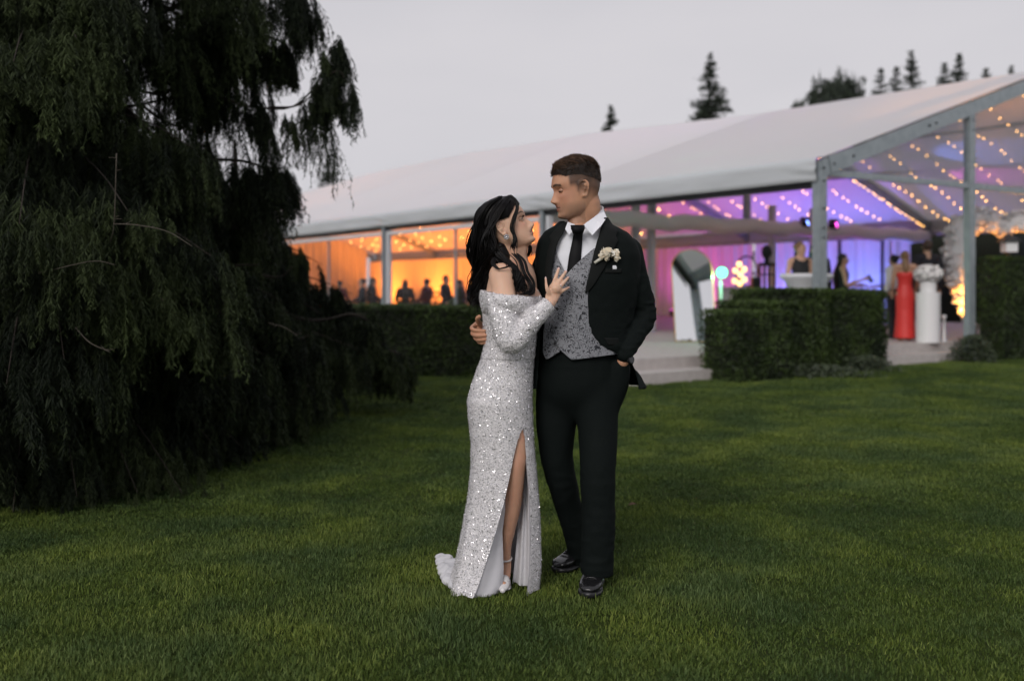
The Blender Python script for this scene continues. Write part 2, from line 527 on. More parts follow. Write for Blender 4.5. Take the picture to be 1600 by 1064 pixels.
def grass():
    q = np.random.default_rng(77)
    protos = [blade_tuft(210, 0.115, 0.0175, 0.0017, q) for _ in range(8)]
    zones = [(2.8, 6.0, 92, 1.0), (6.0, 10.0, 62, 1.2), (10.0, 19.0, 34, 1.6)]
    Pt, Sc = [], []
    for d0, d1, dens, sc in zones:
        x1 = 0.56 * d1 + 0.6; st = dens ** -0.5; gx, gy = np.meshgrid(np.arange(-x1, x1, st), np.arange(d0, d1, st)); x, y = gx.ravel() + q.uniform(-.5, .5, gx.size) * st * .9, gy.ravel() + q.uniform(-.5, .5, gx.size) * st * .9
        k = np.abs(x) < 0.56 * y + 0.6
        Pt.append(np.stack([x[k], y[k], 0 * x[k]], 1)); Sc.append(np.full(k.sum(), sc))
    p = np.concatenate(Pt); sc = np.concatenate(Sc); n = len(p)
    pat = np.clip(0.5 + 0.5 * (0.55 * vnoise(p, 0.9, 1) + 0.65 * vnoise(p, 2.4, 2) + 0.55 * vnoise(p, 7.0, 3)), 0, 1)
    rot = np.stack([q.normal(0, 0.07, n), q.normal(0, 0.07, n), q.uniform(0, 2 * PI, n)], 1)
    zs = (0.70 + 0.65 * pat) * q.uniform(0.85, 1.15, n) * (1 + 0.25 * (sc - 1))
    scl = np.stack([sc, sc, zs], 1)
    o = scatter('grass', protos, p, rot, scl, q.integers(0, 8, n), np.clip(pat * 0.55 - 0.20 + q.uniform(-0.06, 0.06, n), -0.3, 0.5), M['grass'])
    tag(o, 'short green lawn grass covering the ground around the couple', 'grass', kind='stuff')
grass()

# ================================================================ tent frame coordinates
P0 = Vector((4.79, 15.5, 0))
E = Vector((-0.5855, 0.8107, 0)); E.normalize()
GG = Vector((E.y, -E.x, 0))
W = 7.2; BAY = 7.0; NB = 6; EAVE = 3.30; FL = 0.32
RZ = [5.62, 5.76, 6.12, 6.28, 6.24, 5.98, 5.7]
def T(s, g, z): return P0 + E * s + GG * g + Vector((0, 0, z))
def roof_z(s, g):
    q = max(0, min(NB - 1e-6, s / BAY)); i = int(q); t = q - i
    zr = RZ[i] * (1 - t) + RZ[i + 1] * t
    return EAVE + (zr - EAVE) * (1 - abs(g - W) / W)

# ---------------------------------------------------------------- terrace with steps
g = G()
def slab(g, s0, s1, g0, g1, z0, z1):
    a, b, c, d = T(s0, g0, 0), T(s0, g1, 0), T(s1, g1, 0), T(s1, g0, 0)
    V = [p + Vector((0, 0, z)) for z in (z0, z1) for p in (a, b, c, d)]
    g.add(V, [(3, 2, 1, 0), (4, 5, 6, 7), (0, 1, 5, 4), (1, 2, 6, 5), (2, 3, 7, 6), (3, 0, 4, 7)])
terr = empty('terrace', T(0, 0, 0)); tag(terr, 'pale stone terrace with low steps along the front of the tent', 'terrace', kind='structure')
slab(g, 0.55, 7.2, -4.2, 15.0, -0.05, FL); g.obj('platform', M['stone'], terr)
for (ga, gb) in ((-4.2, -1.6), (-1.595, 1.0), (1.005, 3.2), (3.205, 5.15)):
    g = G(); slab(g, 0.1, 0.56, ga, gb, -0.05, 0.16); g.obj('step', M['stone'], terr)
g = G(); slab(g, 7.2, 42.3, -0.3, 14.8, -0.05, FL - 0.004)
o = g.obj('tent_floor', M['floor']); tag(o, 'dull floor inside the long tent', 'floor', kind='structure')

# ================================================================ the tent
tent = empty('event_tent', T(0, 0, 0)); tag(tent, 'long white event tent with grey metal frame, clear gable and coloured light inside', 'tent')
def tbar(name, a, b, w, h, m='alu', parent=None, up=(0, 0, 1)):
    g = G(); g.bar(a, b, w, h, up)
    o = g.obj(name, M[m], parent or tent)
    return o
# posts, rafters
for i in range(NB + 1):
    s = i * BAY
    for gg in (0, 2 * W):
        z0 = 0 if (i == 0) else FL
        p = tbar('post', T(s, gg, z0), T(s, gg, EAVE - 0.02), 0.20, 0.13, 'alu' if i == 0 else 'alu', up=tuple(E))
        g = G(); g.box(T(s, gg, z0 + 0.012), (0.34, 0.34, 0.022), math.atan2(GG.y, GG.x)); g.obj('base_plate', M['alu'], p)
        if i == 0 and gg == 0:     # bolts on the corner post
            for zz in (EAVE - 0.12, EAVE - 0.32, EAVE - 0.75, EAVE - 1.05, 2.1):
                g = G(); c = T(s, gg, zz) - E * 0.075
                g.tube([c, c - E * 0.02], 0.016, 8); g.obj('bolt', M['dark_metal'], p)
    zr = RZ[i] - 0.12
    for a, b in ((0, W), (2 * W, W)):
        r = tbar('rafter', T(s, a, EAVE - 0.12), T(s, b, zr), 0.14, 0.24, 'alu')
        if i == 0 and a == 0:
            for q in (0.25, 0.75, 2.9, 3.1):
                c = T(s, q, EAVE - 0.12 + (zr - EAVE + 0.12) * q / W) - E * 0.075
                g = G(); g.tube([c, c - E * 0.02], 0.02, 8); g.obj('bolt', M['dark_metal'], r)
            g = G(); c = T(s, 0.16, EAVE - 0.06) - E * 0.078
            g.bar(c, c + GG * 0.55 + Vector((0, 0, 0.17)), 0.012, 0.27); g.obj('knee_plate', M['alu'], r)
# gable at the front: uprights, tie beam
gp = 4.306
for gg in (gp, 2 * W - gp):
    zt = roof_z(0, gg) - 0.22
    p = tbar('post', T(0, gg, 0), T(0, gg, zt), 0.19, 0.12, up=tuple(E))
    for zz in (zt - 0.12, zt - 0.3):
        g = G(); c = T(0, gg, zz) - E * 0.07; g.tube([c, c - E * 0.015], 0.015, 8); g.obj('bolt', M['dark_metal'], p)
tbar('tie_beam', T(0, 0.1, 3.12), T(0, gp - 0.07, 3.17), 0.07, 0.10)
tbar('tie_beam', T(0, gp + 0.07, 3.17), T(0, 2 * W - gp - 0.07, 3.17), 0.07, 0.10)
tbar('tie_beam', T(0, 2 * W - gp + 0.07, 3.17), T(0, 2 * W - 0.1, 3.12), 0.07, 0.10)
# eave beams and purlins
for i in range(NB):
    for gg in (0.0, 2 * W):
        tbar('eave_beam', T(i * BAY + 0.08, gg, EAVE - 0.36), T((i + 1) * BAY - 0.08, gg, EAVE - 0.36), 0.10, 0.12, 'dark_metal' if gg == 0 else 'alu')
    for q in (0.5, 0.75):
        a, b = i * BAY + 0.08, (i + 1) * BAY - 0.08
        tbar('purlin', T(a, W + W * (1 - q), roof_z(a, W + W * (1 - q)) - 0.12), T(b, W + W * (1 - q), roof_z(b, W + W * (1 - q)) - 0.12), 0.06, 0.09)
    tbar('ridge_beam', T(i * BAY + 0.08, W, roof_z(i * BAY + .08, W) - 0.16), T((i + 1) * BAY - 0.08, W, roof_z((i + 1) * BAY - .08, W) - 0.16), 0.09, 0.12)
# roof fabric, one panel per bay and slope, with sag between the rafters
def roof_panel(i, left):
    nu, nv = 29, 33
    V = []
    for a in range(nu):
        s = i * BAY + BAY * a / (nu - 1)
        if i == 0: s = -0.06 + (BAY + 0.06) * a / (nu - 1)
        for b in range(nv):
            q = b / (nv - 1)
            gg = q * W
            t = a / (nu - 1)
            sag = 0.24 * (4 * t * (1 - t)) * math.sin(PI * min(1, q * 1.0)) ** 0.8
            tens = 0.02 * math.sin(9 * q + i) * (4 * t * (1 - t))
            z = roof_z(max(0, s), gg) + 0.05 - sag + tens
            V.append(tuple(T(s, gg if left else 2 * W - gg, z)))
    F = [(a * nv + b, a * nv + b + 1, (a + 1) * nv + b + 1, (a + 1) * nv + b) for a in range(nu - 1) for b in range(nv - 1)]
    me = mesh_np('roof_panel', V, F)
    return link('roof_panel', me, M['roof' if i == 0 else 'roof_dim'], tent, True)
for i in range(NB):
    for left in (True, False):
        roof_panel(i, left)
# valance: roof cloth turned down over the eave
def valance(i, left):
    nu, nv = 70, 12
    V = []
    for a in range(nu):
        s = i * BAY + BAY * a / (nu - 1)
        if i == 0: s = -0.06 + (BAY + 0.06) * a / (nu - 1)
        for b in range(nv):
            q = b / (nv - 1)
            wr = vnoise([[s * 1.0, q * 1.5, i]], 1.4, 9)[0] * 0.018 + vnoise([[s, q, i + 3]], 6, 4)[0] * 0.004
            near = min(abs(s - i * BAY), abs(s - (i + 1) * BAY))
            wr += 0.014 * math.exp(-(near / 0.35) ** 2) * math.sin(14 * q + 6 * s)
            ang = min(1.0, q / 0.25)
            out = 0.05 + 0.13 * math.sin(ang * PI / 2) + wr * min(1, q * 3)
            z = EAVE + 0.05 - 0.05 * ang ** 2 - 0.33 * max(0, (q - 0.12) / 0.88)
            if b == nv - 1: out -= 0.03
            V.append(tuple(T(s, -out if left else 2 * W + out, z)))
        V[-nv] = tuple(T(s, 0.0 if left else 2 * W, roof_z(max(0, s), 0) + 0.05))
    F = [(a * nv + b, a * nv + b + 1, (a + 1) * nv + b + 1, (a + 1) * nv + b) for a in range(nu - 1) for b in range(nv - 1)]
    return link('valance', mesh_np('valance', V, F), M['valance'], tent, True)
for i in range(NB):
    valance(i, True); valance(i, False)
# clear gable sheet above the tie beam, in three pieces between the uprights
def quad_pane(name, pts, m, parent, t=0.006):
    n = (Vector(pts[1]) - Vector(pts[0])).cross(Vector(pts[2]) - Vector(pts[0])).normalized() * t
    g = G(); k = len(pts)
    g.add([Vector(p) for p in pts] + [Vector(p) + n for p in pts],
          [tuple(range(k - 1, -1, -1)), tuple(range(k, 2 * k))] + [(i, (i + 1) % k, k + (i + 1) % k, k + i) for i in range(k)])
    return g.obj(name, M[m], parent)
def rz_(gg): return roof_z(0, gg) - 0.22
quad_pane('gable_pane', [T(0, 0.25, 3.18), T(0, gp - 0.1, 3.23), T(0, gp - 0.1, rz_(gp - 0.1)), T(0, 0.25, rz_(0.25) + 0.02)], 'gable_film', tent)
quad_pane('gable_pane', [T(0, gp + 0.1, 3.23), T(0, 2 * W - gp - 0.1, 3.23), T(0, 2 * W - gp - 0.1, rz_(gp + .1)), T(0, W, rz_(W)), T(0, gp + 0.1, rz_(gp + 0.1))], 'gable_film', tent)
quad_pane('gable_pane', [T(0, 2 * W - gp + 0.1, 3.23), T(0, 2 * W - 0.25, 3.18), T(0, 2 * W - 0.25, rz_(0.25) + 0.02), T(0, 2 * W - gp + 0.1, rz_(gp - 0.1))], 'gable_film', tent)
# header band of cloth across the second frame
g = G(); rings = []
for k in range(60):
    gg = 0.12 + (2 * W - 0.24) * k / 59
    wob = 0.03 * math.sin(3.1 * gg) + 0.02 * math.sin(7.7 * gg + 1)
    r = []
    for j in range(12):
        a = 2 * PI * j / 12
        r.append(T(BAY + 0.20 * math.cos(a), gg, 2.87 + wob + 0.19 * math.sin(a)))
    rings.append(r)
g.loft(rings); g.obj('header_cloth', M['header'], tent, True)
# posts of the inner entrance
for gg in (3.05, 3.55, 7.9, 9.6):
    tbar('entrance_post', T(BAY + 0.45, gg, FL), T(BAY + 0.45, gg, 3.5), 0.13, 0.16, 'alu_white', up=tuple(E))
for gg in (6.4,):
    tbar('entrance_post', T(BAY, gg, 3.05), T(BAY, gg, roof_z(BAY, gg) - 0.26), 0.16, 0.12, 'alu', up=tuple(E))
for gg in (1.5, 3.2):
    tbar('hanger', T(BAY, gg, 3.05), T(BAY, gg, roof_z(BAY, gg) - 0.26), 0.08, 0.08, 'alu', up=tuple(E))
# window walls of the side facing the lawn (bays 2 to 6): frame, mullions, clear panes
for i in range(1, NB):
    s0, s1 = i * BAY + 0.12, (i + 1) * BAY - 0.12
    top = EAVE - 0.50
    win = tbar('window_rail', T(s0, 0, top), T(s1, 0, top), 0.08, 0.10, 'alu_white')
    tbar('sill_rail', T(s0, 0, 0.45), T(s1, 0, 0.45), 0.08, 0.08, 'alu_white', win)
    n = 2
    for k in range(n):
        a, b = s0 + (s1 - s0) * k / n, s0 + (s1 - s0) * (k + 1) / n
        if k: tbar('mullion', T(a, 0, 0.45), T(a, 0, top), 0.05, 0.06, 'alu', win, up=tuple(E))
        quad_pane('window_pane', [T(a + 0.03, 0.01, 0.5), T(b - 0.03, 0.01, 0.5), T(b - 0.03, 0.01, top - 0.05), T(a + 0.03, 0.01, top - 0.05)], 'film', win)
# jamb flanges
for i in (1, 2, 3, 4):
    tbar('jamb', T(i * BAY - 0.18, 0.0, FL), T(i * BAY - 0.18, 0.0, EAVE - 0.45), 0.12, 0.10, 'alu_white', up=tuple(E))

# curtains hanging inside: along the far side and across the far end
def curtain(a, b, z0, z1, label, sway):
    a, b = Vector(a), Vector(b)
    L = (b - a).length; t = (b - a) / L; n = Vector((-t.y, t.x, 0))
    nu = int(L * 26); V = []
    for k in range(nu + 1):
        x = L * k / nu
        fold = 0.05 * math.sin(x * 2 * PI / 0.42 + sway) + 0.025 * math.sin(x * 2 * PI / 0.23 + 2 * sway)
        for z, q in ((z0, 1.0), (z0 + (z1 - z0) * 0.5, 0.9), (z1, 0.55)):
            V.append(tuple(a + t * x + n * fold * q + Vector((0, 0, z))))
    F = [(k * 3 + j, (k + 1) * 3 + j, (k + 1) * 3 + j + 1, k * 3 + j + 1) for k in range(nu) for j in range(2)]
    o = link('curtain', mesh_np('curtain', V, F), M['curtain'], None, True)
    return tag(o, label, 'curtain', 'curtains along the tent walls')
zc = EAVE - 0.45
curtain(T(7.3, 14.0, 0), T(13.2, 14.0, 0), FL, zc, 'white curtain washed in blue light behind the guests', 0.3)
curtain(T(13.3, 14.0, 0), T(19.9, 14.0, 0), FL, zc, 'white curtain washed in magenta light behind the counter', 1.2)
curtain(T(20.1, 14.0, 0), T(41.6, 14.0, 0), FL, zc, 'long white curtain glowing orange behind the seated guests', 2.0)
curtain(T(41.8, 13.9, 0), T(41.8, 0.5, 0), FL, 4.2, 'white curtain closing the far orange end of the tent', 0.8)
# window mullions before the blue curtain
for s in (8.1, 9.6, 11.3):
    tbar('mullion', T(s, 13.75, FL), T(s, 13.75, zc), 0.07, 0.07, 'dark_metal', up=tuple(E))
tbar('transom', T(7.4, 13.75, 1.25), T(9.55, 13.75, 1.25), 0.05, 0.05, 'dark_metal')

# ---------------------------------------------------------------- coloured lamps inside
def uplight(name_col, s, gg, col, watts, label, aim=(0, 0.35, 1), size=150):
    r = empty('uplight', T(s, gg, FL)); tag(r, label, 'uplight', 'coloured uplights inside the tent')
    g = G(); c = T(s, gg, FL)
    g.tube([c + Vector((0, 0, 0.03)), c + Vector((0, 0, 0.24))], [0.10, 0.11], 14); g.obj('housing', M['dark_metal'], r)
    g = G(); g.tube([c + Vector((0, 0, 0.241)), c + Vector((0, 0, 0.25))], 0.09, 14); g.obj('lens', emis('lens ' + name_col, col, 4), r)
    l = bpy.data.lights.new('uplight_lamp', 'SPOT'); l.energy = watts; l.color = col; l.spot_size = R(size); l.spot_blend = 0.6; l.shadow_soft_size = 0.12
    lo = bpy.data.objects.new('uplight_lamp', l); COL.objects.link(lo)
    lo.location = Vector((0, 0, 0.30)); lo.parent = r
    d = E * aim[0] + GG * aim[1] + Vector((0, 0, aim[2]))
    lo.rotation_euler = d.to_track_quat('-Z', 'Y').to_euler()
OR = (1.0, 0.235, 0.022)
where = {23.5: 'nearest the magenta wall', 28.5: 'second along the orange curtain', 33.5: 'third along the orange curtain', 38.5: 'last along the orange curtain'}
for s, wt in ((23.5, 800), (28.5, 1050), (33.5, 1050), (38.5, 950)):
    uplight('orange', s, 12.3, OR, wt, 'orange uplight ' + where[s], (0, 0.55, 1))
uplight('orange', 40.3, 6.0, OR, 1300, 'orange uplight at the far end curtain', (0.6, 0, 1))
uplight('orange', 30.0, 5.0, OR, 1000, 'orange uplight between the guest tables', (0, 0.2, 1))
uplight('blue', 8.6, 12.6, (0.17, 0.24, 1.0), 330, 'blue uplight close to the inner entrance', (0, 0.6, 1))
uplight('blue', 11.6, 12.6, (0.26, 0.23, 1.0), 260, 'blue uplight at the middle of the blue curtain', (0, 0.6, 1))
uplight('magenta', 15.6, 12.4, (0.9, 0.10, 0.62), 210, 'magenta uplight behind the counter', (0, 0.6, 1))
uplight('violet', 9.0, 9.4, (0.62, 0.10, 1.0), 320, 'violet uplight washing the ceiling by the entrance', (0, 0.2, 1), 130)
uplight('magenta', 13.6, 8.0, (1.0, 0.10, 0.60), 230, 'magenta uplight washing the ceiling', (0, 0.2, 1), 130)

def moving_head(s, gg, z, col, watts, target, label, beam=22):
    r = empty('moving_head', T(s, gg, z)); tag(r, label, 'stage light', 'moving lights on the tent frame')
    c = T(s, gg, z)
    g = G(); g.box(c + Vector((0, 0, 0.12)), (0.20, 0.14, 0.10)); g.obj('base', M['dark_metal'], r)
    g = G(); g.box(c + Vector((0.11, 0, 0.0)), (0.03, 0.08, 0.22)); g.box(c + Vector((-0.11, 0, 0)), (0.03, 0.08, 0.22)); g.obj('yoke', M['dark_metal'], r)
    d = (Vector(target) - c).normalized()
    g = G(); g.tube([c - d * 0.10, c + d * 0.09], [0.07, 0.09], 14); g.obj('head', M['dark_metal'], r)
    g = G(); g.tube([c + d * 0.091, c + d * 0.10], 0.075, 14); g.obj('lens', emis('stage lens', col, 8), r)
    l = bpy.data.lights.new('moving_head_lamp', 'SPOT'); l.energy = watts; l.color = col; l.spot_size = R(beam); l.spot_blend = 0.5; l.shadow_soft_size = 0.05
    lo = bpy.data.objects.new('moving_head_lamp', l); COL.objects.link(lo)
    lo.location = d * 0.12; lo.parent = r
    lo.rotation_euler = d.to_track_quat('-Z', 'Y').to_euler()
moving_head(6.8, 8.4, 3.0, (0.20, 0.32, 1.0), 1500, T(2.6, 10.2, roof_z(2.6, 10.2)), 'stage light throwing a blue spot on the roof', 20)
moving_head(6.8, 9.6, 3.0, (1.0, 0.10, 0.75), 1500, T(2.9, 11.6, roof_z(2.9, 11.6)), 'stage light throwing a pink spot on the roof', 20)
moving_head(6.8, 1.2, 3.0, (0.10, 1.0, 0.45), 600, T(4.6, 3.9, roof_z(4.6, 3.9)), 'stage light throwing a green patch on the roof', 22)

# ---------------------------------------------------------------- fairy lights
ICO = None
def ico():
    global ICO
    bm = bmesh.new(); bmesh.ops.create_icosphere(bm, subdivisions=1, radius=1.0)
    bm.verts.ensure_lookup_table()
    ICO = (np.array([tuple(v.co) for v in bm.verts]), np.array([[v.index for v in f.verts] for f in bm.faces])); bm.free()
ico()
def string_light(pts, spacing, rad, label, group, jit=0.11):
    pts = [Vector(p) for p in pts]
    r = empty('string_light', pts[0]); tag(r, label, 'string lights', group)
    g = G(); g.tube(pts, 0.004, 4); g.obj('wire', M['wire'], r)
    seg = [0]
    for a, b in zip(pts, pts[1:]): seg.append(seg[-1] + (b - a).length)
    n = int(seg[-1] / spacing); VV = []; FF = []
    A = np.array([tuple(p) for p in pts])
    for k in range(n):
        x = (k + 0.5) * spacing + random.uniform(-jit, jit)
        c = np.array([np.interp(x, seg, A[:, j]) for j in range(3)]) + np.array([0, 0, -rad * 1.2 - random.uniform(0, 0.03)])
        FF.append(ICO[1] + 12 * k); VV.append(ICO[0] * rad + c)
    o = link('bulbs', mesh_np('bulbs', np.concatenate(VV), np.concatenate(FF)), M['bulb'], r)
    o['kind'] = 'stuff'
def roof_line(s, g0, g1, n=14, drop=0.18, sag=0.10):
    out = []
    for k in range(n):
        t = k / (n - 1); gg = g0 + (g1 - g0) * t
        out.append(T(s, gg, roof_z(s, gg) - drop - sag * abs(math.sin(3 * PI * t)) ))
    return out
ss = [0.7, 1.55, 2.4, 3.3, 4.2, 5.1, 6.0]
ORD = ['first', 'second', 'third', 'fourth', 'fifth', 'sixth', 'seventh', 'eighth', 'ninth', 'tenth', 'eleventh', 'twelfth', 'thirteenth', 'fourteenth', 'fifteenth', 'sixteenth', 'seventeenth', 'last']
for k, s in enumerate(ss):
    string_light(roof_line(s, W + 0.3, 2 * W - 0.3), 0.33, 0.0115, ORD[k] + ' string of fairy lights under the porch roof counting in from the clear gable', 'fairy lights under the porch roof')
string_light(roof_line(6.86, W + 0.2, 2 * W - 0.2, 14, 0.30, 0.0), 0.19, 0.012, 'dense string of warm fairy lights along the inner sloping rafter', 'rafter fairy lights', 0.05)
for k in range(7):
    s = 8.0 + 1.0 * k
    string_light(roof_line(s, W - 3.5, 2 * W - 0.6), 0.32, 0.013, ORD[k] + ' string of fairy lights on the violet ceiling counting from the inner entrance', 'fairy lights on the violet ceiling')
for k in range(18):
    s = 15.5 + 1.42 * k
    string_light(roof_line(s, 1.2, 2 * W - 0.6, 18), 0.5, 0.021, ORD[k] + ' string of fairy lights on the orange ceiling counting towards the far end', 'fairy lights on the orange ceiling')

# ================================================================ hedges
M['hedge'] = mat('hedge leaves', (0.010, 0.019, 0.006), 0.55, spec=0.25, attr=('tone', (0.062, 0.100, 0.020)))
M['hedge_core'] = mat('hedge twigs', (0.010, 0.013, 0.006), 0.9)
def leaf_cloud(pts, nrm, size, tone, jitter=0.9):
    n = len(pts)
    d = nrm + rng.normal(0, jitter, (n, 3)); d /= np.linalg.norm(d, axis=1)[:, None]
    a = np.cross(d, rng.normal(0, 1, (n, 3))); a /= np.linalg.norm(a, axis=1)[:, None] + 1e-9
    b = np.cross(d, a)
    sz = (size * rng.uniform(0.6, 1.3, n))[:, None]
    V = np.empty((n, 4, 3))
    V[:, 0] = pts - a * sz; V[:, 1] = pts + b * sz * 0.5; V[:, 2] = pts + a * sz; V[:, 3] = pts - b * sz * 0.5
    F = np.arange(n * 4).reshape(n, 4)
    return V.reshape(-1, 3), F, np.repeat(tone, 4)
def hedge(c0, c1, depth, h, label, dens=2600, leaf=0.024, up=None, group='clipped hedges before the tent', top_light=0.35):
    """clipped hedge whose front bottom edge runs from c0 to c1"""
    c0, c1 = Vector(c0), Vector(c1)
    t = c1 - c0; L = t.length; t.normalize(); n = Vector((-t.y, t.x, 0))
    r = empty('hedge', c0); tag(r, label, 'hedge', group)
    g = G()
    g.box(c0 + t * L / 2 + n * depth / 2 + Vector((0, 0, h / 2 - 0.02)), (L - 0.10, depth - 0.10, h - 0.08), math.atan2(t.y, t.x)); g.obj('branches', M['hedge_core'], r)
    P_, N_ = [], []
    def face(o, a, b, nn):
        k = int(dens * a.length * b.length)
        uu, vv = rng.uniform(0, 1, k), rng.uniform(0, 1, k)
        q = np.array(o)[None] + uu[:, None] * np.array(a)[None] + vv[:, None] * np.array(b)[None]
        wob = 0.022 * vnoise(q, 2.3, 3) + 0.018 * vnoise(q, 7, 4)
        q = q + np.array(nn)[None] * (wob + rng.uniform(-0.07, 0.012, k))[:, None]
        P_.append(q); N_.append(np.repeat(np.array(nn)[None], k, 0))
    z = Vector((0, 0, 1))
    face(c0, t * L, z * h, -n); face(c0 + z * h, t * L, n * depth, z)
    face(c0, n * depth, z * h, -t); face(c0 + t * L, n * depth, z * h, t)
    p = np.concatenate(P_); nn = np.concatenate(N_)
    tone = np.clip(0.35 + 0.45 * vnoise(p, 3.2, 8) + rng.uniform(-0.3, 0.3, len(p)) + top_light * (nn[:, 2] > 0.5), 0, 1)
    V, F, tn = leaf_cloud(p, nn, leaf, tone)
    me = mesh_np('leaves', V, F); set_attr(me, 'tone', tn)
    o = link('leaves', me, M['hedge'], r); o['kind'] = 'stuff'
def gp_(u, v):          # ground point under a pixel
    d = CAMZ * FPX / (v - HV); return Vector(((u - HU) * d / FPX, d, 0))
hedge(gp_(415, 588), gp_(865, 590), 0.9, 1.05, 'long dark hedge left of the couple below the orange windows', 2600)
hedge(T(-0.50, -2.35, 0), T(-0.50, -1.25, 0), 0.8, 0.99, 'lowest block of the stepped hedge beside the steps', 3200, group='stepped hedge blocks')
hedge(T(-0.32, -1.66, 0), T(-0.32, -0.60, 0), 1.0, 1.12, 'middle block of the stepped hedge', 3200, group='stepped hedge blocks')
hedge(T(-0.20, -0.86, 0), T(-0.20, 0.02, 0), 1.3, 1.30, 'tallest block of the stepped hedge left of the corner post', 3200, group='stepped hedge blocks')
hedge(T(-0.12, 0.16, 0), T(-0.12, 1.62, 0), 0.95, 1.28, 'square hedge block right of the corner post', 3200, group='stepped hedge blocks')
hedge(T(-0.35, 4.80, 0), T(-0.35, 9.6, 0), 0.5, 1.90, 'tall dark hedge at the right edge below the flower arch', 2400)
hedge(T(4.6, -0.35, 0), T(5.6, -0.35, 0), 0.7, 1.25, 'small dark hedge glimpsed left of the arched mirror', 2200)
# low planting at the hedge foot
M['ivy'] = mat('ground ivy leaves', (0.018, 0.028, 0.012), 0.6, attr=('tone', (0.050, 0.070, 0.032)))
def planting(c, rad, h, n, label):
    c = Vector(c)
    p = rng.normal(0, 0.42, (n, 3)); p = p * np.array([rad[0], rad[1], 0]) + np.array(c)
    hh = np.clip(1 - ((p[:, 0] - c.x) / rad[0] / 1.2) ** 2, 0.2, 1)
    p[:, 2] = np.abs(rng.uniform(0, 1, n)) * h * hh
    nn = np.tile(np.array([[0, -0.5, 0.8]]), (n, 1))
    V, F, tn = leaf_cloud(p, nn, 0.034, rng.uniform(0, 1, n))
    r = empty('low_plants', c); tag(r, label, 'plants', 'low planting at the hedge foot')
    g = G()
    for k in range(14):
        a = c + Vector((random.gauss(0, rad[0] * .35), random.gauss(0, rad[1] * .35), 0)); g.tube([a, a + Vector((random.uniform(-.05, .05), 0, h * .5))], 0.005, 5)
    g.obj('stems', M['hedge_core'], r)
    me = mesh_np('leaves', V, F); set_attr(me, 'tone', tn); o = link('leaves', me, M['ivy'], r); o['kind'] = 'stuff'
planting(T(-0.45, -0.9, 0), (1.1, 0.25, 1), 0.20, 900, 'grey green ground cover along the foot of the stepped hedge')
planting(T(-0.30, 0.7, 0), (0.55, 0.20, 1), 0.26, 650, 'grey green ground cover at the foot of the square hedge block')
planting(T(-0.25, 3.95, 0.16), (0.40, 0.25, 1), 0.50, 1300, 'bushy dark plants at the right gable upright')
planting(T(-0.65, 6.0, 0), (1.5, 0.3, 1), 0.38, 1500, 'low plants along the foot of the tall right hedge')
# ================================================================ weeping conifers on the left
M['bark'] = mat('dark bark', (0.020, 0.014, 0.011), 0.9, noise=(30, (0.036, 0.026, 0.020), 0.35, 0.7), bump=(40, 0.6, 0.02))
M['twig'] = mat('bare twig', (0.060, 0.050, 0.038), 0.8)
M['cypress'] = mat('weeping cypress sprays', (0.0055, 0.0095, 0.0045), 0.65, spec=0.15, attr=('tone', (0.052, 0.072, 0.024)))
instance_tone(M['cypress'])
def strands(B, L, out, tone, K=12, bl=0.055, wd=0.0029):
    """hanging sprays: at each base point a drooping axis with side branchlets"""
    n = len(B)
    t = np.linspace(0, 1, K + 1)
    lat = np.cross(out, np.array([0, 0, 1.0])); lat /= np.linalg.norm(lat, axis=1)[:, None] + 1e-9
    curve = rng.uniform(0.10, 0.36, n); sw = rng.uniform(-0.10, 0.10, n)
    X = (B[:, None, :] + out[:, None, :] * (curve * L)[:, None, None] * (1 - (1 - t) ** 2)[None, :, None]
         + lat[:, None, :] * (sw * L)[:, None, None] * (t ** 2)[None, :, None])
    X[:, :, 2] -= L[:, None] * (t + 0.0)[None]
    X += rng.normal(0, 0.006, X.shape)
    quads = []; tones = []
    # axis
    A, C = X[:, :-1].reshape(-1, 3), X[:, 1:].reshape(-1, 3)
    sd_ = np.repeat(lat, K, 0) * wd * 0.8
    quads.append(np.stack([A - sd_, A + sd_, C + sd_ * 0.8, C - sd_ * 0.8], 1)); tones.append(np.repeat(tone * 0.6, K))
    tt = np.tile(t[:-1], n)
    for rep in range(6):
        m = len(A)
        ang = rng.uniform(0, 2 * PI, m)
        latk = np.repeat(lat, K, 0); outk = np.repeat(out, K, 0)
        dirn = latk * np.cos(ang)[:, None] * 0.8 + outk * np.sin(ang)[:, None] * 0.8
        dirn[:, 2] -= rng.uniform(0.7, 1.9, m)
        dirn /= np.linalg.norm(dirn, axis=1)[:, None]
        ln = bl * (1.0 - 0.45 * tt) * rng.uniform(0.5, 1.4, m)
        s0 = A + (C - A) * rng.uniform(0, 1, m)[:, None]
        e = s0 + dirn * ln[:, None]
        w = np.cross(dirn, rng.normal(0, 1, (m, 3))); w /= np.linalg.norm(w, axis=1)[:, None] + 1e-9
        w *= wd * rng.uniform(0.6, 1.2, m)[:, None]
        md = s0 + (e - s0) * 0.4
        quads.append(np.stack([s0, md - w, e, md + w], 1))
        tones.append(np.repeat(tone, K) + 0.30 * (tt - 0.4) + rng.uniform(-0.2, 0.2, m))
    Q = np.concatenate(quads); TN = np.concatenate(tones)
    return Q.reshape(-1, 3), np.repeat(TN, 4)

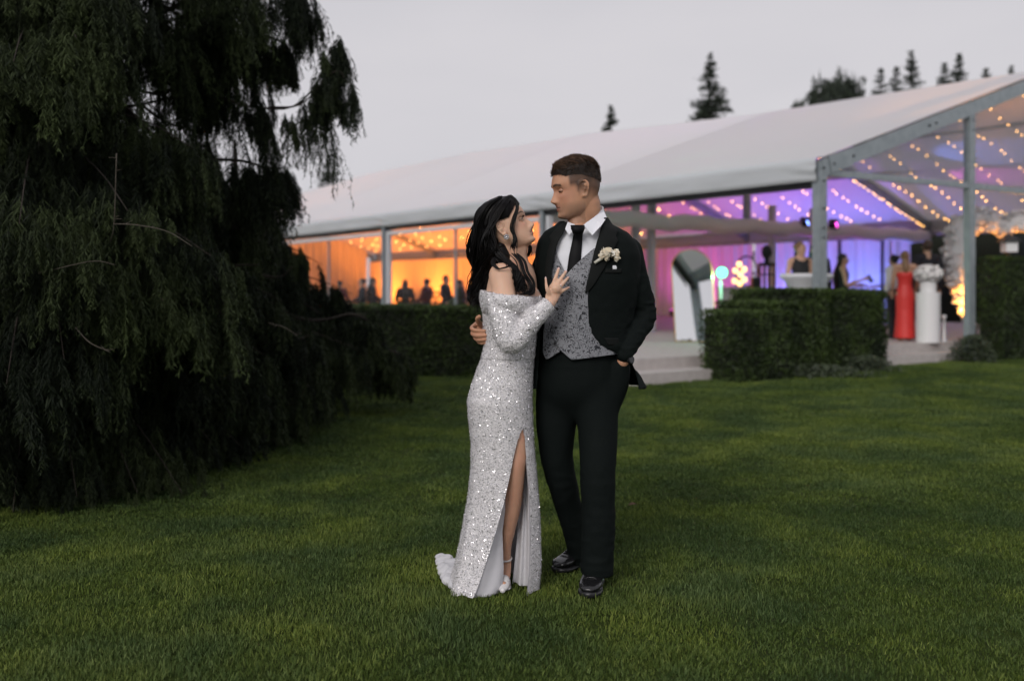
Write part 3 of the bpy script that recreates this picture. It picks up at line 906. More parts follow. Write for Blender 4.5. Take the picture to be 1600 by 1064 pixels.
class Weeper:
    def __init__(s, name, base, label):
        s.r = empty(name, base); tag(s.r, label, 'tree', 'weeping conifers on the lawn')
        s.B = []; s.L = []; s.O = []; s.T = []
        s.wood = G(); s.twig = []
    def branch(s, pts, rad, dens, lmin, lmax, spread=0.10, tone=0.3, start=0.15, tipshort=0.6):
        S = spline([tuple(p) for p in pts], 26)
        s.wood.tube([Vector(q) for q in S], list(np.linspace(rad, rad * 0.16, 26)), 6)
        ln = np.linalg.norm(np.diff(S, axis=0), axis=1).sum()
        n = int(dens * 0.50 * ln)
        q = rng.uniform(start, 1.0, n)
        idx = q * 25; i = np.minimum(idx.astype(int), 24); f = (idx - i)[:, None]
        p = S[i] * (1 - f) + S[i + 1] * f
        d = S[i + 1] - S[i]; d[:, 2] = 0; d /= np.linalg.norm(d, axis=1)[:, None] + 1e-9
        lat = np.stack([-d[:, 1], d[:, 0], 0 * q], 1)
        sd_ = rng.normal(0, spread, n)
        p = p + lat * sd_[:, None] + rng.normal(0, 0.032, (n, 3))
        p[:, 2] -= np.abs(sd_) * 0.3
        o_ = d * rng.uniform(0.2, 1, n)[:, None] + lat * np.sign(sd_)[:, None] * rng.uniform(0, 1, n)[:, None]
        o_ /= np.linalg.norm(o_, axis=1)[:, None] + 1e-9
        s.B.append(p); s.O.append(o_)
        s.L.append(rng.uniform(lmin, lmax, n) * (1 - (1 - tipshort) * q ** 3))
        s.T.append(np.clip(tone + rng.uniform(-0.22, 0.30, n), 0, 1))
    def done(s, trunk_pts, r0, **kw):
        g = G(); S = spline([tuple(p) for p in trunk_pts], 16)
        g.tube([Vector(q) for q in S], list(np.linspace(r0, r0 * 0.15, 16)), 10); g.obj('trunk', M['bark'], s.r, True)
        s.wood.obj('limbs', M['bark'], s.r, True)
        for tw in s.twig: tw.obj('bare_twig', M['twig'], s.r, True)
        B = np.concatenate(s.B); L = np.concatenate(s.L); O = np.concatenate(s.O); TT = np.concatenate(s.T)
        # sprays never reach below the ground
        L = np.minimum(L, np.maximum(0.08, B[:, 2] - 0.04))
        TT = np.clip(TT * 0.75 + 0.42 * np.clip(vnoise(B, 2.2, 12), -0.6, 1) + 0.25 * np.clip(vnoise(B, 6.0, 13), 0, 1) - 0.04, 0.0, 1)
        cls = np.array([0.22, 0.42, 0.62, 0.85]); NP = 5; protos = []
        for c in cls:
            for _ in range(NP):
                # a frond: one hanging axis with side sprays fanning from its upper half
                m_ = 7; j_s = np.arange(m_); B0 = np.stack([0.02 * c * j_s, rng.normal(0, 0.015, m_) * c, -0.075 * c * j_s], 1)
                sgn = np.where(j_s % 2 == 0, 1, -1) * (j_s > 0); an = sgn * rng.uniform(0.7, 1.45, m_)
                V, tn = strands(B0, c * np.where(j_s == 0, 1.0, rng.uniform(0.55, 0.85, m_) - 0.05 * j_s), np.stack([np.cos(an), np.sin(an), 0 * an], 1), np.zeros(m_), **kw)
                protos.append((V, np.arange(len(V)).reshape(-1, 4), tn))
        k = np.abs(np.log(np.maximum(L, 0.05)[:, None] / cls[None])).argmin(1); n = len(B)
        az = np.arctan2(O[:, 1], O[:, 0]); sc = np.maximum(L, 0.05) / cls[k]
        rot = np.stack([rng.normal(0, 0.05, n), rng.normal(0, 0.05, n), az], 1)
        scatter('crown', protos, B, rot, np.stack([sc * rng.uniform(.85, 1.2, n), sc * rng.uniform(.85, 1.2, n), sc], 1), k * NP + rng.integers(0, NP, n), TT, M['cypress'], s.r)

tx, ty = -3.75, 7.9
wt = Weeper('weeping_conifer', (tx, ty, 0), 'huge dark weeping conifer filling the left side with hanging branches')
# right-hand outline of the crown as radius by height (towards +x) and towards the camera
def rad_at(z, az):
    right = np.interp(z, [0, 0.5, 1.0, 1.5, 2.0, 2.6, 3.2, 4.0, 5.5, 9], [2.1, 2.2, 2.15, 1.9, 1.75, 1.5, 1.75, 1.9, 1.6, 0.5])
    front = np.interp(z, [0, 0.6, 1.6, 3, 4, 6, 9], [2.5, 2.6, 2.5, 2.2, 2.0, 1.5, 0.5])
    left = np.interp(z, [0, 2, 4, 9], [2.6, 2.5, 2.0, 0.5])
    c, s_ = math.cos(az), math.sin(az)
    wr, wl, wf = max(0, c) ** 2, max(0, -c) ** 2, s_ * s_
    return right * wr + left * wl + front * wf
for k in range(190):
    z0 = 0.6 + 6.6 * (k / 190) ** 1.2
    az = random.uniform(-PI * 1.03, PI * 0.30) if random.random() < 0.72 else random.uniform(0, 2 * PI)
    ztip = z0 - random.uniform(-0.1, 0.45)
    rr = rad_at(max(0.2, ztip), az) * random.uniform(0.72, 1.0)
    dx, dy = math.cos(az), math.sin(az)
    sag = random.uniform(0.05, 0.25)
    pts = [(tx, ty, z0), (tx + dx * rr * .35, ty + dy * rr * .35, z0 + 0.10), (tx + dx * rr * .7, ty + dy * rr * .7, z0 - sag),
           (tx + dx * rr * .92, ty + dy * rr * .92, ztip - 0.02), (tx + dx * rr, ty + dy * rr, ztip + random.uniform(-0.05, 0.15))]
    wt.branch(pts, 0.022, 26, 0.30, 0.95, 0.13, random.choice([0.10, 0.16, 0.26]))
# the upswept branch standing out against the sky
wt.branch([(tx, ty, 2.6), P(300, 150, 8.0), P(385, 166, 8.0), P(455, 168, 8.0), P(495, 130, 8.0), P(512, 88, 8.0), P(524, 66, 8.0), P(533, 62, 8.0)], 0.013, 54, 0.10, 0.95, 0.05, 0.16, 0.25, 0.38)
wt.branch([P(420, 168, 8.0), P(470, 163, 7.9), P(512, 120, 7.85), P(530, 112, 7.85), P(542, 128, 7.85)], 0.008, 26, 0.15, 0.85, 0.05, 0.18, 0.1, 0.6)
wt.branch([P(500, 120, 8.0), P(520, 128, 8.05), P(538, 158, 8.05)], 0.006, 30, 0.1, 0.45, 0.03, 0.18, 0.0, 0.8)
wt.branch([P(390, 165, 8.0), P(402, 148, 8.0), P(420, 150, 8.0)], 0.008, 60, 0.15, 0.5, 0.04, 0.18, 0.0, 0.8)
wt.branch([(tx, ty, 3.3), P(250, 20, 8.0), P(360, -30, 8.0), P(450, -22, 8.0), P(468, -30, 8.0)], 0.03, 80, 0.35, 0.75, 0.10, 0.16, 0.2, 0.9)
wt.branch([(tx, ty, 2.9), P(240, 70, 8.0), P(340, 40, 8.1), P(425, 60, 8.1), P(452, 78, 8.1)], 0.028, 80, 0.25, 0.55, 0.10, 0.16, 0.2, 0.5)
wt.branch([(tx, ty, 2.0), P(280, 260, 8.0), P(360, 250, 8.0), P(420, 262, 8.1), P(450, 262, 8.1)], 0.025, 80, 0.3, 0.7, 0.1, 0.16, 0.2, 0.6)
# long low branches lying towards the camera and along the lawn
for tip, z0 in (((20, 800, 5.5), 1.2), ((120, 775, 5.7), 1.1), ((215, 770, 6.0), 1.1), ((285, 770, 6.1), 1.0), ((330, 690, 6.9), 1.2), ((380, 640, 7.3), 1.2),
                ((10, 600, 5.2), 1.7), ((100, 560, 5.4), 1.8), ((255, 470, 5.9), 1.9), ((360, 500, 6.7), 1.7), ((330, 400, 6.2), 2.0), ((120, 420, 5.4), 2.2),
                ((30, 350, 5.2), 2.6), ((200, 330, 5.7), 2.5), ((300, 230, 6.4), 2.7), ((120, 60, 5.8), 3.3), ((20, 100, 5.5), 3.4), ((160, -20, 6), 3.8), ((-15, 190, 6.2), 2.9), ((30, 170, 6.6), 2.7), ((10, 40, 6.6), 3.5), ((60, 230, 6.0), 2.6), ((420, 560, 7.5), 1.5), ((440, 470, 7.9), 1.7)):
    e = P(*tip); b = Vector((tx, ty, z0)); m1 = b.lerp(e, 0.35) + Vector((0, 0, 0.12)); m2 = b.lerp(e, 0.75) + Vector((0, 0, 0.10))
    wt.branch([b, m1, m2, e], 0.012, 66, 0.25, 0.80, 0.16, random.choice([0.2, 0.3, 0.42]), 0.3, 0.5)
for tip, z0 in (((470, 640, 8.4), 1.1), ((500, 560, 8.8), 1.3), ((430, 690, 7.8), 0.9), ((530, 600, 9.2), 1.1), ((470, 500, 8.6), 1.6), ((380, 700, 7.2), 0.9), ((560, 545, 9.6), 1.1), ((330, 560, 6.8), 1.5), ((410, 610, 7.6), 1.2)):
    e = P(*tip); b = Vector((tx, ty, z0)); m1 = b.lerp(e, 0.35) + Vector((0, 0, 0.16)); m2 = b.lerp(e, 0.75) + Vector((0, 0, 0.14))
    wt.branch([b, m1, m2, e], 0.012, 62, 0.25, 0.80, 0.18, random.choice([0.1, 0.2, 0.35]), 0.3, 0.6)
# bare twigs
for a, r0 in (([(182, 240, 5.35), (181, 275, 5.35), (178, 352, 5.4), (172, 380, 5.5)], 0.0036), ([(178, 350, 5.4), (215, 352, 5.35), (262, 362, 5.3), (300, 385, 5.25)], 0.0036),
          ([(60, 428, 5.3), (110, 415, 5.25), (150, 408, 5.2), (180, 414, 5.2)], 0.0032), ([(118, 512, 5.4), (140, 535, 5.35), (172, 550, 5.3)], 0.004),
          ([(420, 505, 6.85), (445, 512, 6.8), (465, 525, 6.8)], 0.006)):
    q = [P(*p) for p in a]; tw = G(); tw.tube(spline([tuple(p) for p in q], 12).tolist(), list(np.linspace(r0, 0.002, 12)), 6)
    for k in range(4):
        c = q[0].lerp(q[1], random.random()) if k < 2 else q[1].lerp(q[2], random.random()); tw.tube([c, c + Vector((random.uniform(-.04, .06), random.uniform(-.03, .03), random.uniform(-.01, .03)))], [0.0028, 0.001], 5)
    wt.twig.append(tw)
wt.done([(tx, ty, -0.05), (tx + 0.05, ty, 2.5), (tx, ty + 0.05, 5), (tx, ty, 8.2)], 0.24)

sx, sy = -3.15, 11.3
w2 = Weeper('weeping_conifer', (sx, sy, 0), 'smaller blurred weeping conifer just behind, drooping in front of the hedge')
for k in range(84):
    z0 = 0.5 + 2.0 * (k / 84)
    az = random.uniform(-PI, PI * 0.45)
    rr = np.interp(z0, [0.4, 0.9, 1.5, 2.2, 2.7], [1.9, 1.75, 1.15, 0.65, 0.3]) * random.uniform(0.7, 1.05)
    dx, dy = math.cos(az), math.sin(az)
    pts = [(sx, sy, z0), (sx + dx * rr * .5, sy + dy * rr * .5, z0 + 0.06), (sx + dx * rr, sy + dy * rr, z0 - random.uniform(0, 0.25))]
    w2.branch(pts, 0.02, 32, 0.25, 0.75, 0.13, random.choice([0.12, 0.2, 0.3]))
w2.branch([(sx, sy, 1.2), P(480, 500, 10.5), P(545, 492, 10.3), P(575, 500, 10.2), P(590, 505, 10.2)], 0.025, 60, 0.25, 0.7, 0.1, 0.3)
w2.branch([(sx, sy, 1.0), P(520, 530, 10.6), P(600, 545, 10.3), P(640, 560, 10.2)], 0.025, 60, 0.2, 0.6, 0.1, 0.3)
tw = G(); tw.tube([P(520, 497, 10.1), P(545, 490, 10.1), P(572, 492, 10.1)], [0.012, 0.010, 0.004], 6); w2.twig.append(tw)
w2.done([(sx, sy, -0.05), (sx + 0.05, sy, 1.4), (sx, sy, 3.0)], 0.13, K=11, bl=0.075, wd=0.0050)

# ================================================================ far conifers behind the tent
M['spruce'] = mat('far spruce needles', (0.014, 0.022, 0.016), 0.8, attr=('tone', (0.040, 0.055, 0.034)))
def conifer(u, vtop, d, vis, width, label, seed, upright=False, lean=0.0):
    """a tall conifer whose tip is seen at pixel (u, vtop) at depth d; width: px half-width `vis` px below the tip"""
    q = np.random.default_rng(seed)
    tip = P(u, vtop, d); x, y, H = tip.x, tip.y, tip.z
    k = d / FPX
    slope = width / vis                     # crown half-width per metre below the tip
    r = empty('conifer_tree', (x, y, 0)); tag(r, label, 'tree', 'dark conifers behind the tent')
    g = G(); g.tube([(x, y, -0.1), (x + lean, y, H * 0.5), (x, y, H)], [0.28, 0.16, 0.02], 8); g.obj('trunk', M['bark'], r)
    n = 0; Vs = []; TN = []
    z = H
    while z > 1.5:
        dep = H - z
        rr = min(slope * dep * (1.0 if dep < vis * k else 0.75) + 0.10, 4.2)
        m = int(5 + 3 * min(1, dep))
        for j in range(m):
            az = q.uniform(0, 2 * PI); L = rr * q.uniform(0.6, 1.15)
            rise = q.uniform(0.05, 0.35) if not upright else q.uniform(0.5, 1.2)
            base = np.array([x, y, z]); end = base + np.array([math.cos(az) * L, math.sin(az) * L, L * (rise - 0.25 * min(1, dep / 4)) + 0.05])
            nl = int(10 + 13 * L)
            tt = q.uniform(0.1, 1.0, nl)[:, None]
            c = base + (end - base) * tt + q.normal(0, 0.05 + 0.07 * L, (nl, 3)) * np.array([1, 1, 0.55])
            dd = (end - base) / (np.linalg.norm(end - base) + 1e-6) + q.normal(0, 0.55, (nl, 3))
            if upright: dd[:, 2] += 1.0
            dd /= np.linalg.norm(dd, axis=1)[:, None]
            ln = q.uniform(0.10, 0.26, nl)[:, None] * (0.75 if dep < 3 else 1.3)
            w = np.cross(dd, q.normal(0, 1, (nl, 3))); w /= np.linalg.norm(w, axis=1)[:, None] + 1e-9
            w *= ln * 0.30
            Vs.append(np.stack([c - dd * ln, c - w, c + dd * ln, c + w], 1)); TN.append(q.uniform(0, 1, nl))
        z -= q.uniform(0.16, 0.34) * (1 + 0.5 * min(3, dep / 3))
    V = np.concatenate(Vs).reshape(-1, 3); tn = np.repeat(np.concatenate(TN), 4)
    me = mesh_np('crown', V, np.arange(len(V)).reshape(-1, 4)); set_attr(me, 'tone', tn)
    o = link('crown', me, M['spruce'], r); o['kind'] = 'stuff'
conifer(954, 168, 70, 40, 13, 'tip of a lone conifer above the roof right of the groom', 1)
conifer(1110, 86, 70, 100, 36, 'tallest full spruce above the tent roof', 2)
conifer(1376, 110, 74, 45, 17, 'small spruce left of the tall twin tips above the roof', 4)
conifer(1424, 83, 76, 60, 21, 'slender tall spruce of the middle trio above the roof', 5)
conifer(1400, 108, 77, 40, 13, 'short thin spruce between two taller tips', 6)
conifer(1476, 102, 74, 35, 14, 'small spruce left of the rightmost pair', 7)
conifer(1498, 87, 75, 50, 17, 'taller spruce of the rightmost pair', 8)
conifer(1541, 110, 80, 22, 9, 'tiny spruce tip just clear of the roof slope', 9)
conifer(1580, 106, 82, 30, 5, 'faint thin conifer tip nearest the right edge', 10)
conifer(513, 243, 60, 36, 14, 'conifer tip peeking between the weeping branches and the tent', 11)
# round-topped pine with upright candles
def pine(u, v, d, rx, rz, label, seed):
    q = np.random.default_rng(seed)
    k = d / FPX; c = P(u, v, d)
    r = empty('pine_tree', (c.x, c.y, 0)); tag(r, label, 'tree', 'dark conifers behind the tent')
    g = G(); g.tube([(c.x, c.y, -0.1), (c.x, c.y, c.z)], [0.35, 0.1], 8)
    for a in range(9):
        az = 2 * PI * a / 9; g.tube([(c.x, c.y, c.z - rz * k * 0.9), (c.x + math.cos(az) * rx * k * .7, c.y + math.sin(az) * rx * k * .7, c.z)], [0.08, 0.02], 6)
    g.obj('trunk', M['bark'], r)
    n = 3600
    p = q.normal(0, 1, (n, 3)); p /= np.linalg.norm(p, axis=1)[:, None]; p *= q.uniform(0.3, 1, n)[:, None] ** 0.4
    p = p * np.array([rx * k, rx * k, rz * k]) * (1 + 0.45 * vnoise(p, 3.1, seed))[:, None] + np.array(c)
    dd = q.normal(0, 0.45, (n, 3)); dd[:, 2] += 0.9; dd /= np.linalg.norm(dd, axis=1)[:, None]
    ln = q.uniform(0.12, 0.30, n)[:, None]
    cand = q.uniform(0, 1, n) < 0.10; ln[cand] *= 3.0; dd[cand] = np.array([0, 0, 1.0])
    w = np.cross(dd, q.normal(0, 1, (n, 3))); w /= np.linalg.norm(w, axis=1)[:, None]; w *= ln * 0.28; w[cand] *= 0.35
    V = np.stack([p - dd * ln, p - w, p + dd * ln, p + w], 1).reshape(-1, 3)
    me = mesh_np('crown', V, np.arange(n * 4).reshape(-1, 4)); set_attr(me, 'tone', np.repeat(q.uniform(0, 1, n), 4))
    o = link('crown', me, M['spruce'], r); o['kind'] = 'stuff'
pine(1304, 168, 70, 42, 46, 'broad round pine with upright shoots above the roof', 21)
pine(1248, 196, 76, 16, 30, 'thin shoots of a lower pine left of the round one', 22)
# ================================================================ people in the background
M['skin_bg'] = mat('skin', (0.52, 0.31, 0.21), 0.5)
M['hair_dark'] = mat('dark brown hair', (0.012, 0.008, 0.007), 0.45)
M['hair_blond'] = mat('dark blond hair', (0.22, 0.12, 0.055), 0.5)
M['hair_brown'] = mat('brown hair', (0.06, 0.033, 0.02), 0.5)
M['red'] = mat('coral red satin', (0.72, 0.045, 0.040), 0.5)
M['white_cloth'] = mat('white cloth', (0.72, 0.70, 0.70), 0.8)
M['navy'] = mat('dark suit cloth', (0.014, 0.014, 0.02), 0.8)
M['burgundy'] = mat('burgundy cloth', (0.10, 0.015, 0.02), 0.8)
M['olive'] = mat('dull green cloth', (0.05, 0.07, 0.03), 0.8)

def figure(label, base, yaw, h, wear, hair, seated=False, arms=None, head_turn=0.0, shoes='black', hem=0.04, group='guests in the tent', gown_w=1.0):
    """a guest; wear: list of (piece, material); arms: {'r': (elbow, wrist), 'l': ...} in (right, forward, up) metres at 1.70 m height"""
    k = h / 1.70
    base = Vector(base); f = Vector((math.cos(yaw), math.sin(yaw), 0)); r_ = Vector((f.y, -f.x, 0)); up = Vector((0, 0, 1))
    def L(a, b, c): return base + (r_ * a + f * b + up * c) * k
    dz = 0.0 if not seated else -0.40
    hipz = 0.90 + dz
    hips = [L(s * 0.085, 0, hipz) for s in (1, -1)]
    if seated:
        knees = [L(s * 0.10, 0.42, hipz - 0.01) for s in (1, -1)]; ankles = [L(s * 0.10, 0.40, 0.09) for s in (1, -1)]
    else:
        knees = [L(s * 0.085, 0.02, 0.48) for s in (1, -1)]; ankles = [L(s * 0.08, -0.02, 0.09) for s in (1, -1)]
    sh = [L(s * 0.175, -0.01, 1.40 + dz) for s in (1, -1)]
    arms = arms or {}
    el = []; wr = []
    for key, s in (('r', 1), ('l', -1)):
        a = arms.get(key, ((0.22, -0.03, 1.12), (0.22, 0.06, 0.87)) if not seated else ((0.24, 0.05, 1.12), (0.14, 0.28, 1.05)))
        (ax, ay, az), (bx, by, bz) = a
        el.append(L(s * ax, ay, az + dz)); wr.append(L(s * bx, by, bz + dz))
    hd = L(0, 0.02, 1.585 + dz)
    ff = Vector((math.cos(yaw + head_turn), math.sin(yaw + head_turn), 0)); rr = Vector((ff.y, -ff.x, 0))
    HM = Matrix((rr, ff, up)).transposed()
    g = G()
    # body: torso, neck, head, limbs, grown together into one surface
    limb(g, [(L(0, 0, hipz - 0.03), 0.125 * k), (L(0, 0.01, 1.08 + dz), 0.105 * k), (L(0, 0.01, 1.28 + dz), 0.13 * k), (L(0, 0, 1.40 + dz), 0.095 * k)], 12, 14, 0.74, f)
    limb(g, [(sh[0], 0.052 * k), (L(0, 0, 1.42 + dz), 0.07 * k), (sh[1], 0.052 * k)], 9, 12)
    limb(g, [(L(0, -0.01, 1.42 + dz), 0.056 * k), (L(0, 0.005, 1.53 + dz), 0.05 * k)], 5, 12)
    g.ell(hd + up * 0.02 * k, (0.073 * k, 0.092 * k, 0.098 * k), 18, 12, HM)
    g.ell(hd + ff * 0.02 * k - up * 0.055 * k, (0.052 * k, 0.064 * k, 0.060 * k), 14, 10, HM)
    g.ell(hd + ff * 0.098 * k - up * 0.022 * k, (0.012 * k, 0.02 * k, 0.02 * k), 8, 6, HM)
    for s in (1, -1): g.ell(hd + rr * s * 0.074 * k - up * 0.01 * k, (0.010 * k, 0.02 * k, 0.03 * k), 8, 6, HM)
    for i in (0, 1):
        limb(g, [(sh[i], 0.05 * k), (sh[i].lerp(el[i], 0.5), 0.043 * k), (el[i], 0.036 * k), (el[i].lerp(wr[i], 0.45), 0.035 * k), (wr[i], 0.025 * k)], 14, 10)
        d = (wr[i] - el[i]).normalized()
        limb(g, [(wr[i], 0.028 * k), (wr[i] + d * 0.08 * k, 0.036 * k)], 4, 10, 0.5, r_)
        for q in range(4):
            o_ = d.cross(up).normalized() if abs(d.z) < 0.95 else f
            c0 = wr[i] + d * 0.085 * k + o_ * (q - 1.5) * 0.017 * k
            limb(g, [(c0, 0.009 * k), (c0 + d * 0.045 * k - up * 0.008, 0.0085 * k), (c0 + d * 0.078 * k - up * 0.022, 0.007 * k)], 5, 7)
        c0 = wr[i] + d * 0.03 * k; o2 = (d.cross(up) if abs(d.z) < 0.95 else f).normalized() * (-1 if i else 1)
        limb(g, [(c0, 0.012 * k), (c0 + o2 * 0.04 * k + d * 0.05 * k, 0.009 * k)], 4, 7)
        limb(g, [(hips[i], 0.088 * k), (hips[i].lerp(knees[i], 0.5), 0.072 * k), (knees[i], 0.052 * k), (knees[i].lerp(ankles[i], 0.4), 0.05 * k), (ankles[i], 0.034 * k)], 16, 10)
        limb(g, [(ankles[i] - up * 0.045 * k - f * 0.03 * k, 0.038 * k), (ankles[i] - up * 0.055 * k + f * 0.14 * k, 0.032 * k)], 5, 10)
    me = remesh(g.me(), 0.016, 2)
    body = link('person', me, M['skin_bg'], None, True)
    body.location = base; me.transform(Matrix.Translation(-base))
    tag(body, label, 'person', group)
    def piece(name, gg, m, it=3):
        return link(name, remesh(gg.me(), 0.018, it), M[m], body, True)
    e = 0.013 * k
    for w, m in wear:
        gg = G()
        if w in ('top', 'jacket', 'shirt'):
            limb(gg, [(L(0, 0, hipz - (0.14 if w == 'jacket' else 0.02)), 0.14 * k + e), (L(0, 0, hipz + 0.05), 0.13 * k + e), (L(0, 0.01, 1.10 + dz), 0.115 * k + e), (L(0, 0.01, 1.28 + dz), 0.14 * k + e), (L(0, 0, 1.39 + dz), 0.115 * k + e)], 14, 16, 0.74, f, ball=False)
            if w != 'top':
                limb(gg, [(sh[0], 0.058 * k + e), (L(0, 0, 1.40 + dz), 0.075 * k + e), (sh[1], 0.058 * k + e)], 9, 12)
                for i in (0, 1): limb(gg, [(sh[i], 0.06 * k + e), (el[i], 0.047 * k + e), (wr[i], 0.034 * k + e)], 12, 10, ball=False)
            else:
                limb(gg, [(L(0.10, 0, 1.40 + dz), 0.055 * k + e), (L(-0.10, 0, 1.40 + dz), 0.055 * k + e)], 5, 10)
        elif w == 'trousers':
            limb(gg, [(L(0, 0, hipz + 0.12), 0.125 * k + e), (L(0, 0, hipz - 0.06), 0.142 * k + e)], 6, 14, 0.8, f, ball=False)
            for i in (0, 1): limb(gg, [(hips[i], 0.098 * k), (knees[i], 0.075 * k), (ankles[i] + up * -0.02, 0.062 * k)], 12, 10, ball=False)
        elif w == 'gown':
            rings = []
            for z, a, b in ((1.30, 0.150, 0.108), (1.25, 0.158, 0.130), (1.16, 0.135, 0.110), (1.06, 0.126, 0.102), (0.95, 0.155, 0.125), (0.84, 0.172, 0.140), (0.6, 0.165, 0.14), (0.3, 0.175, 0.165), (0.05, 0.20, 0.19)):
                rings.append([L(a * gown_w * math.cos(t * PI / 14) * (1 + 0.03 * math.sin(5 * t * PI / 14) * (z < 0.6)), b * gown_w * math.sin(t * PI / 14), max(hem, z + dz)) for t in range(28)])
            gg.loft(rings)
        piece({'top': 'sleeveless_top', 'jacket': 'jacket', 'shirt': 'shirt', 'trousers': 'trousers', 'gown': 'gown'}[w], gg, m)
    # hair
    gg = G(); style, hm = hair
    gg.ell(hd + up * 0.045 * k - ff * 0.018 * k, (0.082 * k, 0.094 * k, 0.086 * k), 18, 12, HM)
    if style == 'bun':
        gg.ell(hd + up * 0.02 * k - ff * 0.02 * k, (0.082 * k, 0.09 * k, 0.09 * k), 16, 10, HM); gg.ell(hd + up * 0.06 * k - ff * 0.11 * k, 0.048 * k)
    if style == 'short':
        gg.ell(hd + up * 0.01 * k - ff * 0.03 * k, (0.079 * k, 0.080 * k, 0.075 * k), 16, 10, HM)
    if style == 'mid':
        limb(gg, [(hd + up * 0.04 * k - ff * 0.05 * k, 0.078 * k), (hd - up * 0.07 * k - ff * 0.06 * k, 0.078 * k), (L(0, -0.09, 1.36 + dz), 0.06 * k), (L(0, -0.10, 1.28 + dz), 0.02 * k)], 12, 12, 0.62, ff)
    if style == 'long':
        limb(gg, [(hd + up * 0.04 * k - ff * 0.05 * k, 0.075 * k), (hd - up * 0.08 * k - ff * 0.075 * k, 0.082 * k), (L(0, -0.10, 1.33 + dz), 0.085 * k), (L(0, -0.115, 1.10 + dz), 0.07 * k), (L(0.01, -0.115, 0.98 + dz), 0.03 * k)], 14, 12, 0.62, ff)
        for q in range(7):
            a = (q - 3) * 0.022 * k
            limb(gg, [(hd - ff * 0.06 * k + rr * a * 1.2, 0.02 * k), (L(0, -0.15, 1.32 + dz) + rr * a * 1.3, 0.022 * k), (L(0, -0.15, 1.06 + dz) + rr * a * 1.5, 0.016 * k), (L(0, -0.14, 0.93 + dz + 0.02 * (q % 3)) + rr * a * 1.5, 0.006 * k)], 10, 7)
    piece('hair', gg, hm, 2)
    # shoes
    if not any(w == 'gown' for w, _ in wear):
        for i in (0, 1):
            gg = G(); limb(gg, [(ankles[i] - up * 0.045 * k - f * 0.03 * k, 0.044 * k), (ankles[i] - up * 0.055 * k + f * 0.16 * k, 0.037 * k)], 6, 10); piece('shoe', gg, shoes)
    return body

def at(u, d, z=FL): return Vector(((u - HU) * d / FPX, d, z))
figure('woman in a coral red strapless gown seen from behind on the terrace', at(1414, 18.9), R(80), 1.70, [('gown', 'red')], ('mid', 'hair_blond'), hem=0.05,
       arms={'r': ((0.215, 0.0, 1.12), (0.22, 0.10, 0.92)), 'l': ((0.215, 0.0, 1.12), (0.2, 0.12, 0.95))})
figure('man in a dark suit seen from behind at the flower pedestal', at(1449, 19.7), R(82), 1.94, [('trousers', 'navy'), ('jacket', 'navy')], ('short', 'hair_brown'))
figure('person in white top half hidden beside the red gown', at(1397, 19.8), R(120), 1.66, [('trousers', 'navy'), ('shirt', 'white_cloth')], ('bun', 'hair_dark'))
figure('woman with very long dark hair holding out a phone', at(1316, 18.6), R(-12), 1.64, [('trousers', 'navy'), ('top', 'black')], ('long', 'hair_dark'),
       arms={'r': ((0.20, 0.06, 1.10), (0.12, 0.36, 1.20)), 'l': ((0.21, 0.05, 1.10), (0.10, 0.30, 1.10))})
figure('woman in a black sleeveless top with her hair up at the cocktail table', at(1250, 17.2), R(-75), 1.78, [('trousers', 'navy'), ('top', 'black')], ('bun', 'hair_blond'), head_turn=R(18))
figure('dark haired guest in black mostly hidden by the corner post', at(1274, 18.0), R(-100), 1.80, [('trousers', 'navy'), ('shirt', 'black')], ('long', 'hair_dark'))
p = at(1361, 18.45, 0) ; ph = G(); ph.box(Vector((p.x - 0.02, p.y, FL + 1.17)), (0.075, 0.012, 0.15), 0, (Matrix.Rotation(R(-35), 3, 'Y'))); 
o = ph.obj('phone', M['dark_metal']); tag(o, 'black phone in the long haired woman\'s hand', 'phone')

# seated guests behind the windows, each on a chair
M['chair_w'] = mat('pale wood', (0.6, 0.58, 0.55), 0.5)
M['chair_d'] = mat('dark wood chair', (0.05, 0.028, 0.016), 0.5)
def chair(base, yaw, label):
    f = Vector((math.cos(yaw), math.sin(yaw), 0)); r_ = Vector((f.y, -f.x, 0)); b = Vector(base); r = empty('chair', b); tag(r, label, 'chair', 'chairs in the tent')
    def L(a, c, z): return b + r_ * a + f * c + Vector((0, 0, z))
    g = G(); g.bar(L(0, -0.2, 0.44), L(0, 0.2, 0.44), 0.40, 0.04); g.obj('seat', M['chair_d'], r)
    for x in (-0.18, 0.18):
        for y in (-0.18, 0.18):
            g = G(); g.tube([L(x, y, 0), L(x, y, 0.42)], 0.016, 8); g.obj('leg', M['chair_d'], r)
        g = G(); g.tube([L(x, -0.2, 0.46), L(x, -0.25, 0.92)], 0.015, 8); g.obj('back_post', M['chair_d'], r)
    for z in (0.6, 0.75, 0.9):
        g = G(); y = -0.2 - 0.05 * (z - 0.46) / 0.46; g.bar(L(-0.17, y, z), L(0.17, y, z), 0.015, 0.04); g.obj('back_rail', M['chair_d'], r)
    return r
guests = [(531, 30.0, 70, 'burgundy', 'short', 'leftmost seated guest next to the weeping branches'), (566, 28.5, 200, 'navy', 'bun', 'seated guest second from the left in the orange window'),
          (582, 29.5, 20, 'navy', 'long', 'seated guest just left of the window post'), (633, 27.5, 95, 'navy', 'long', 'broad seated guest just right of the window post'),
          (667, 28.5, 150, 'burgundy', 'bun', 'seated guest at the thin window mullion'), (696, 28.0, -20, 'navy', 'short', 'tall seated guest right of the thin mullion'),
          (718, 27.6, 160, 'olive', 'long', 'seated guest in dull green leaning beside the tall one'), (745, 27.0, 100, 'navy', 'long', 'seated guest nearest the bride behind the window')]
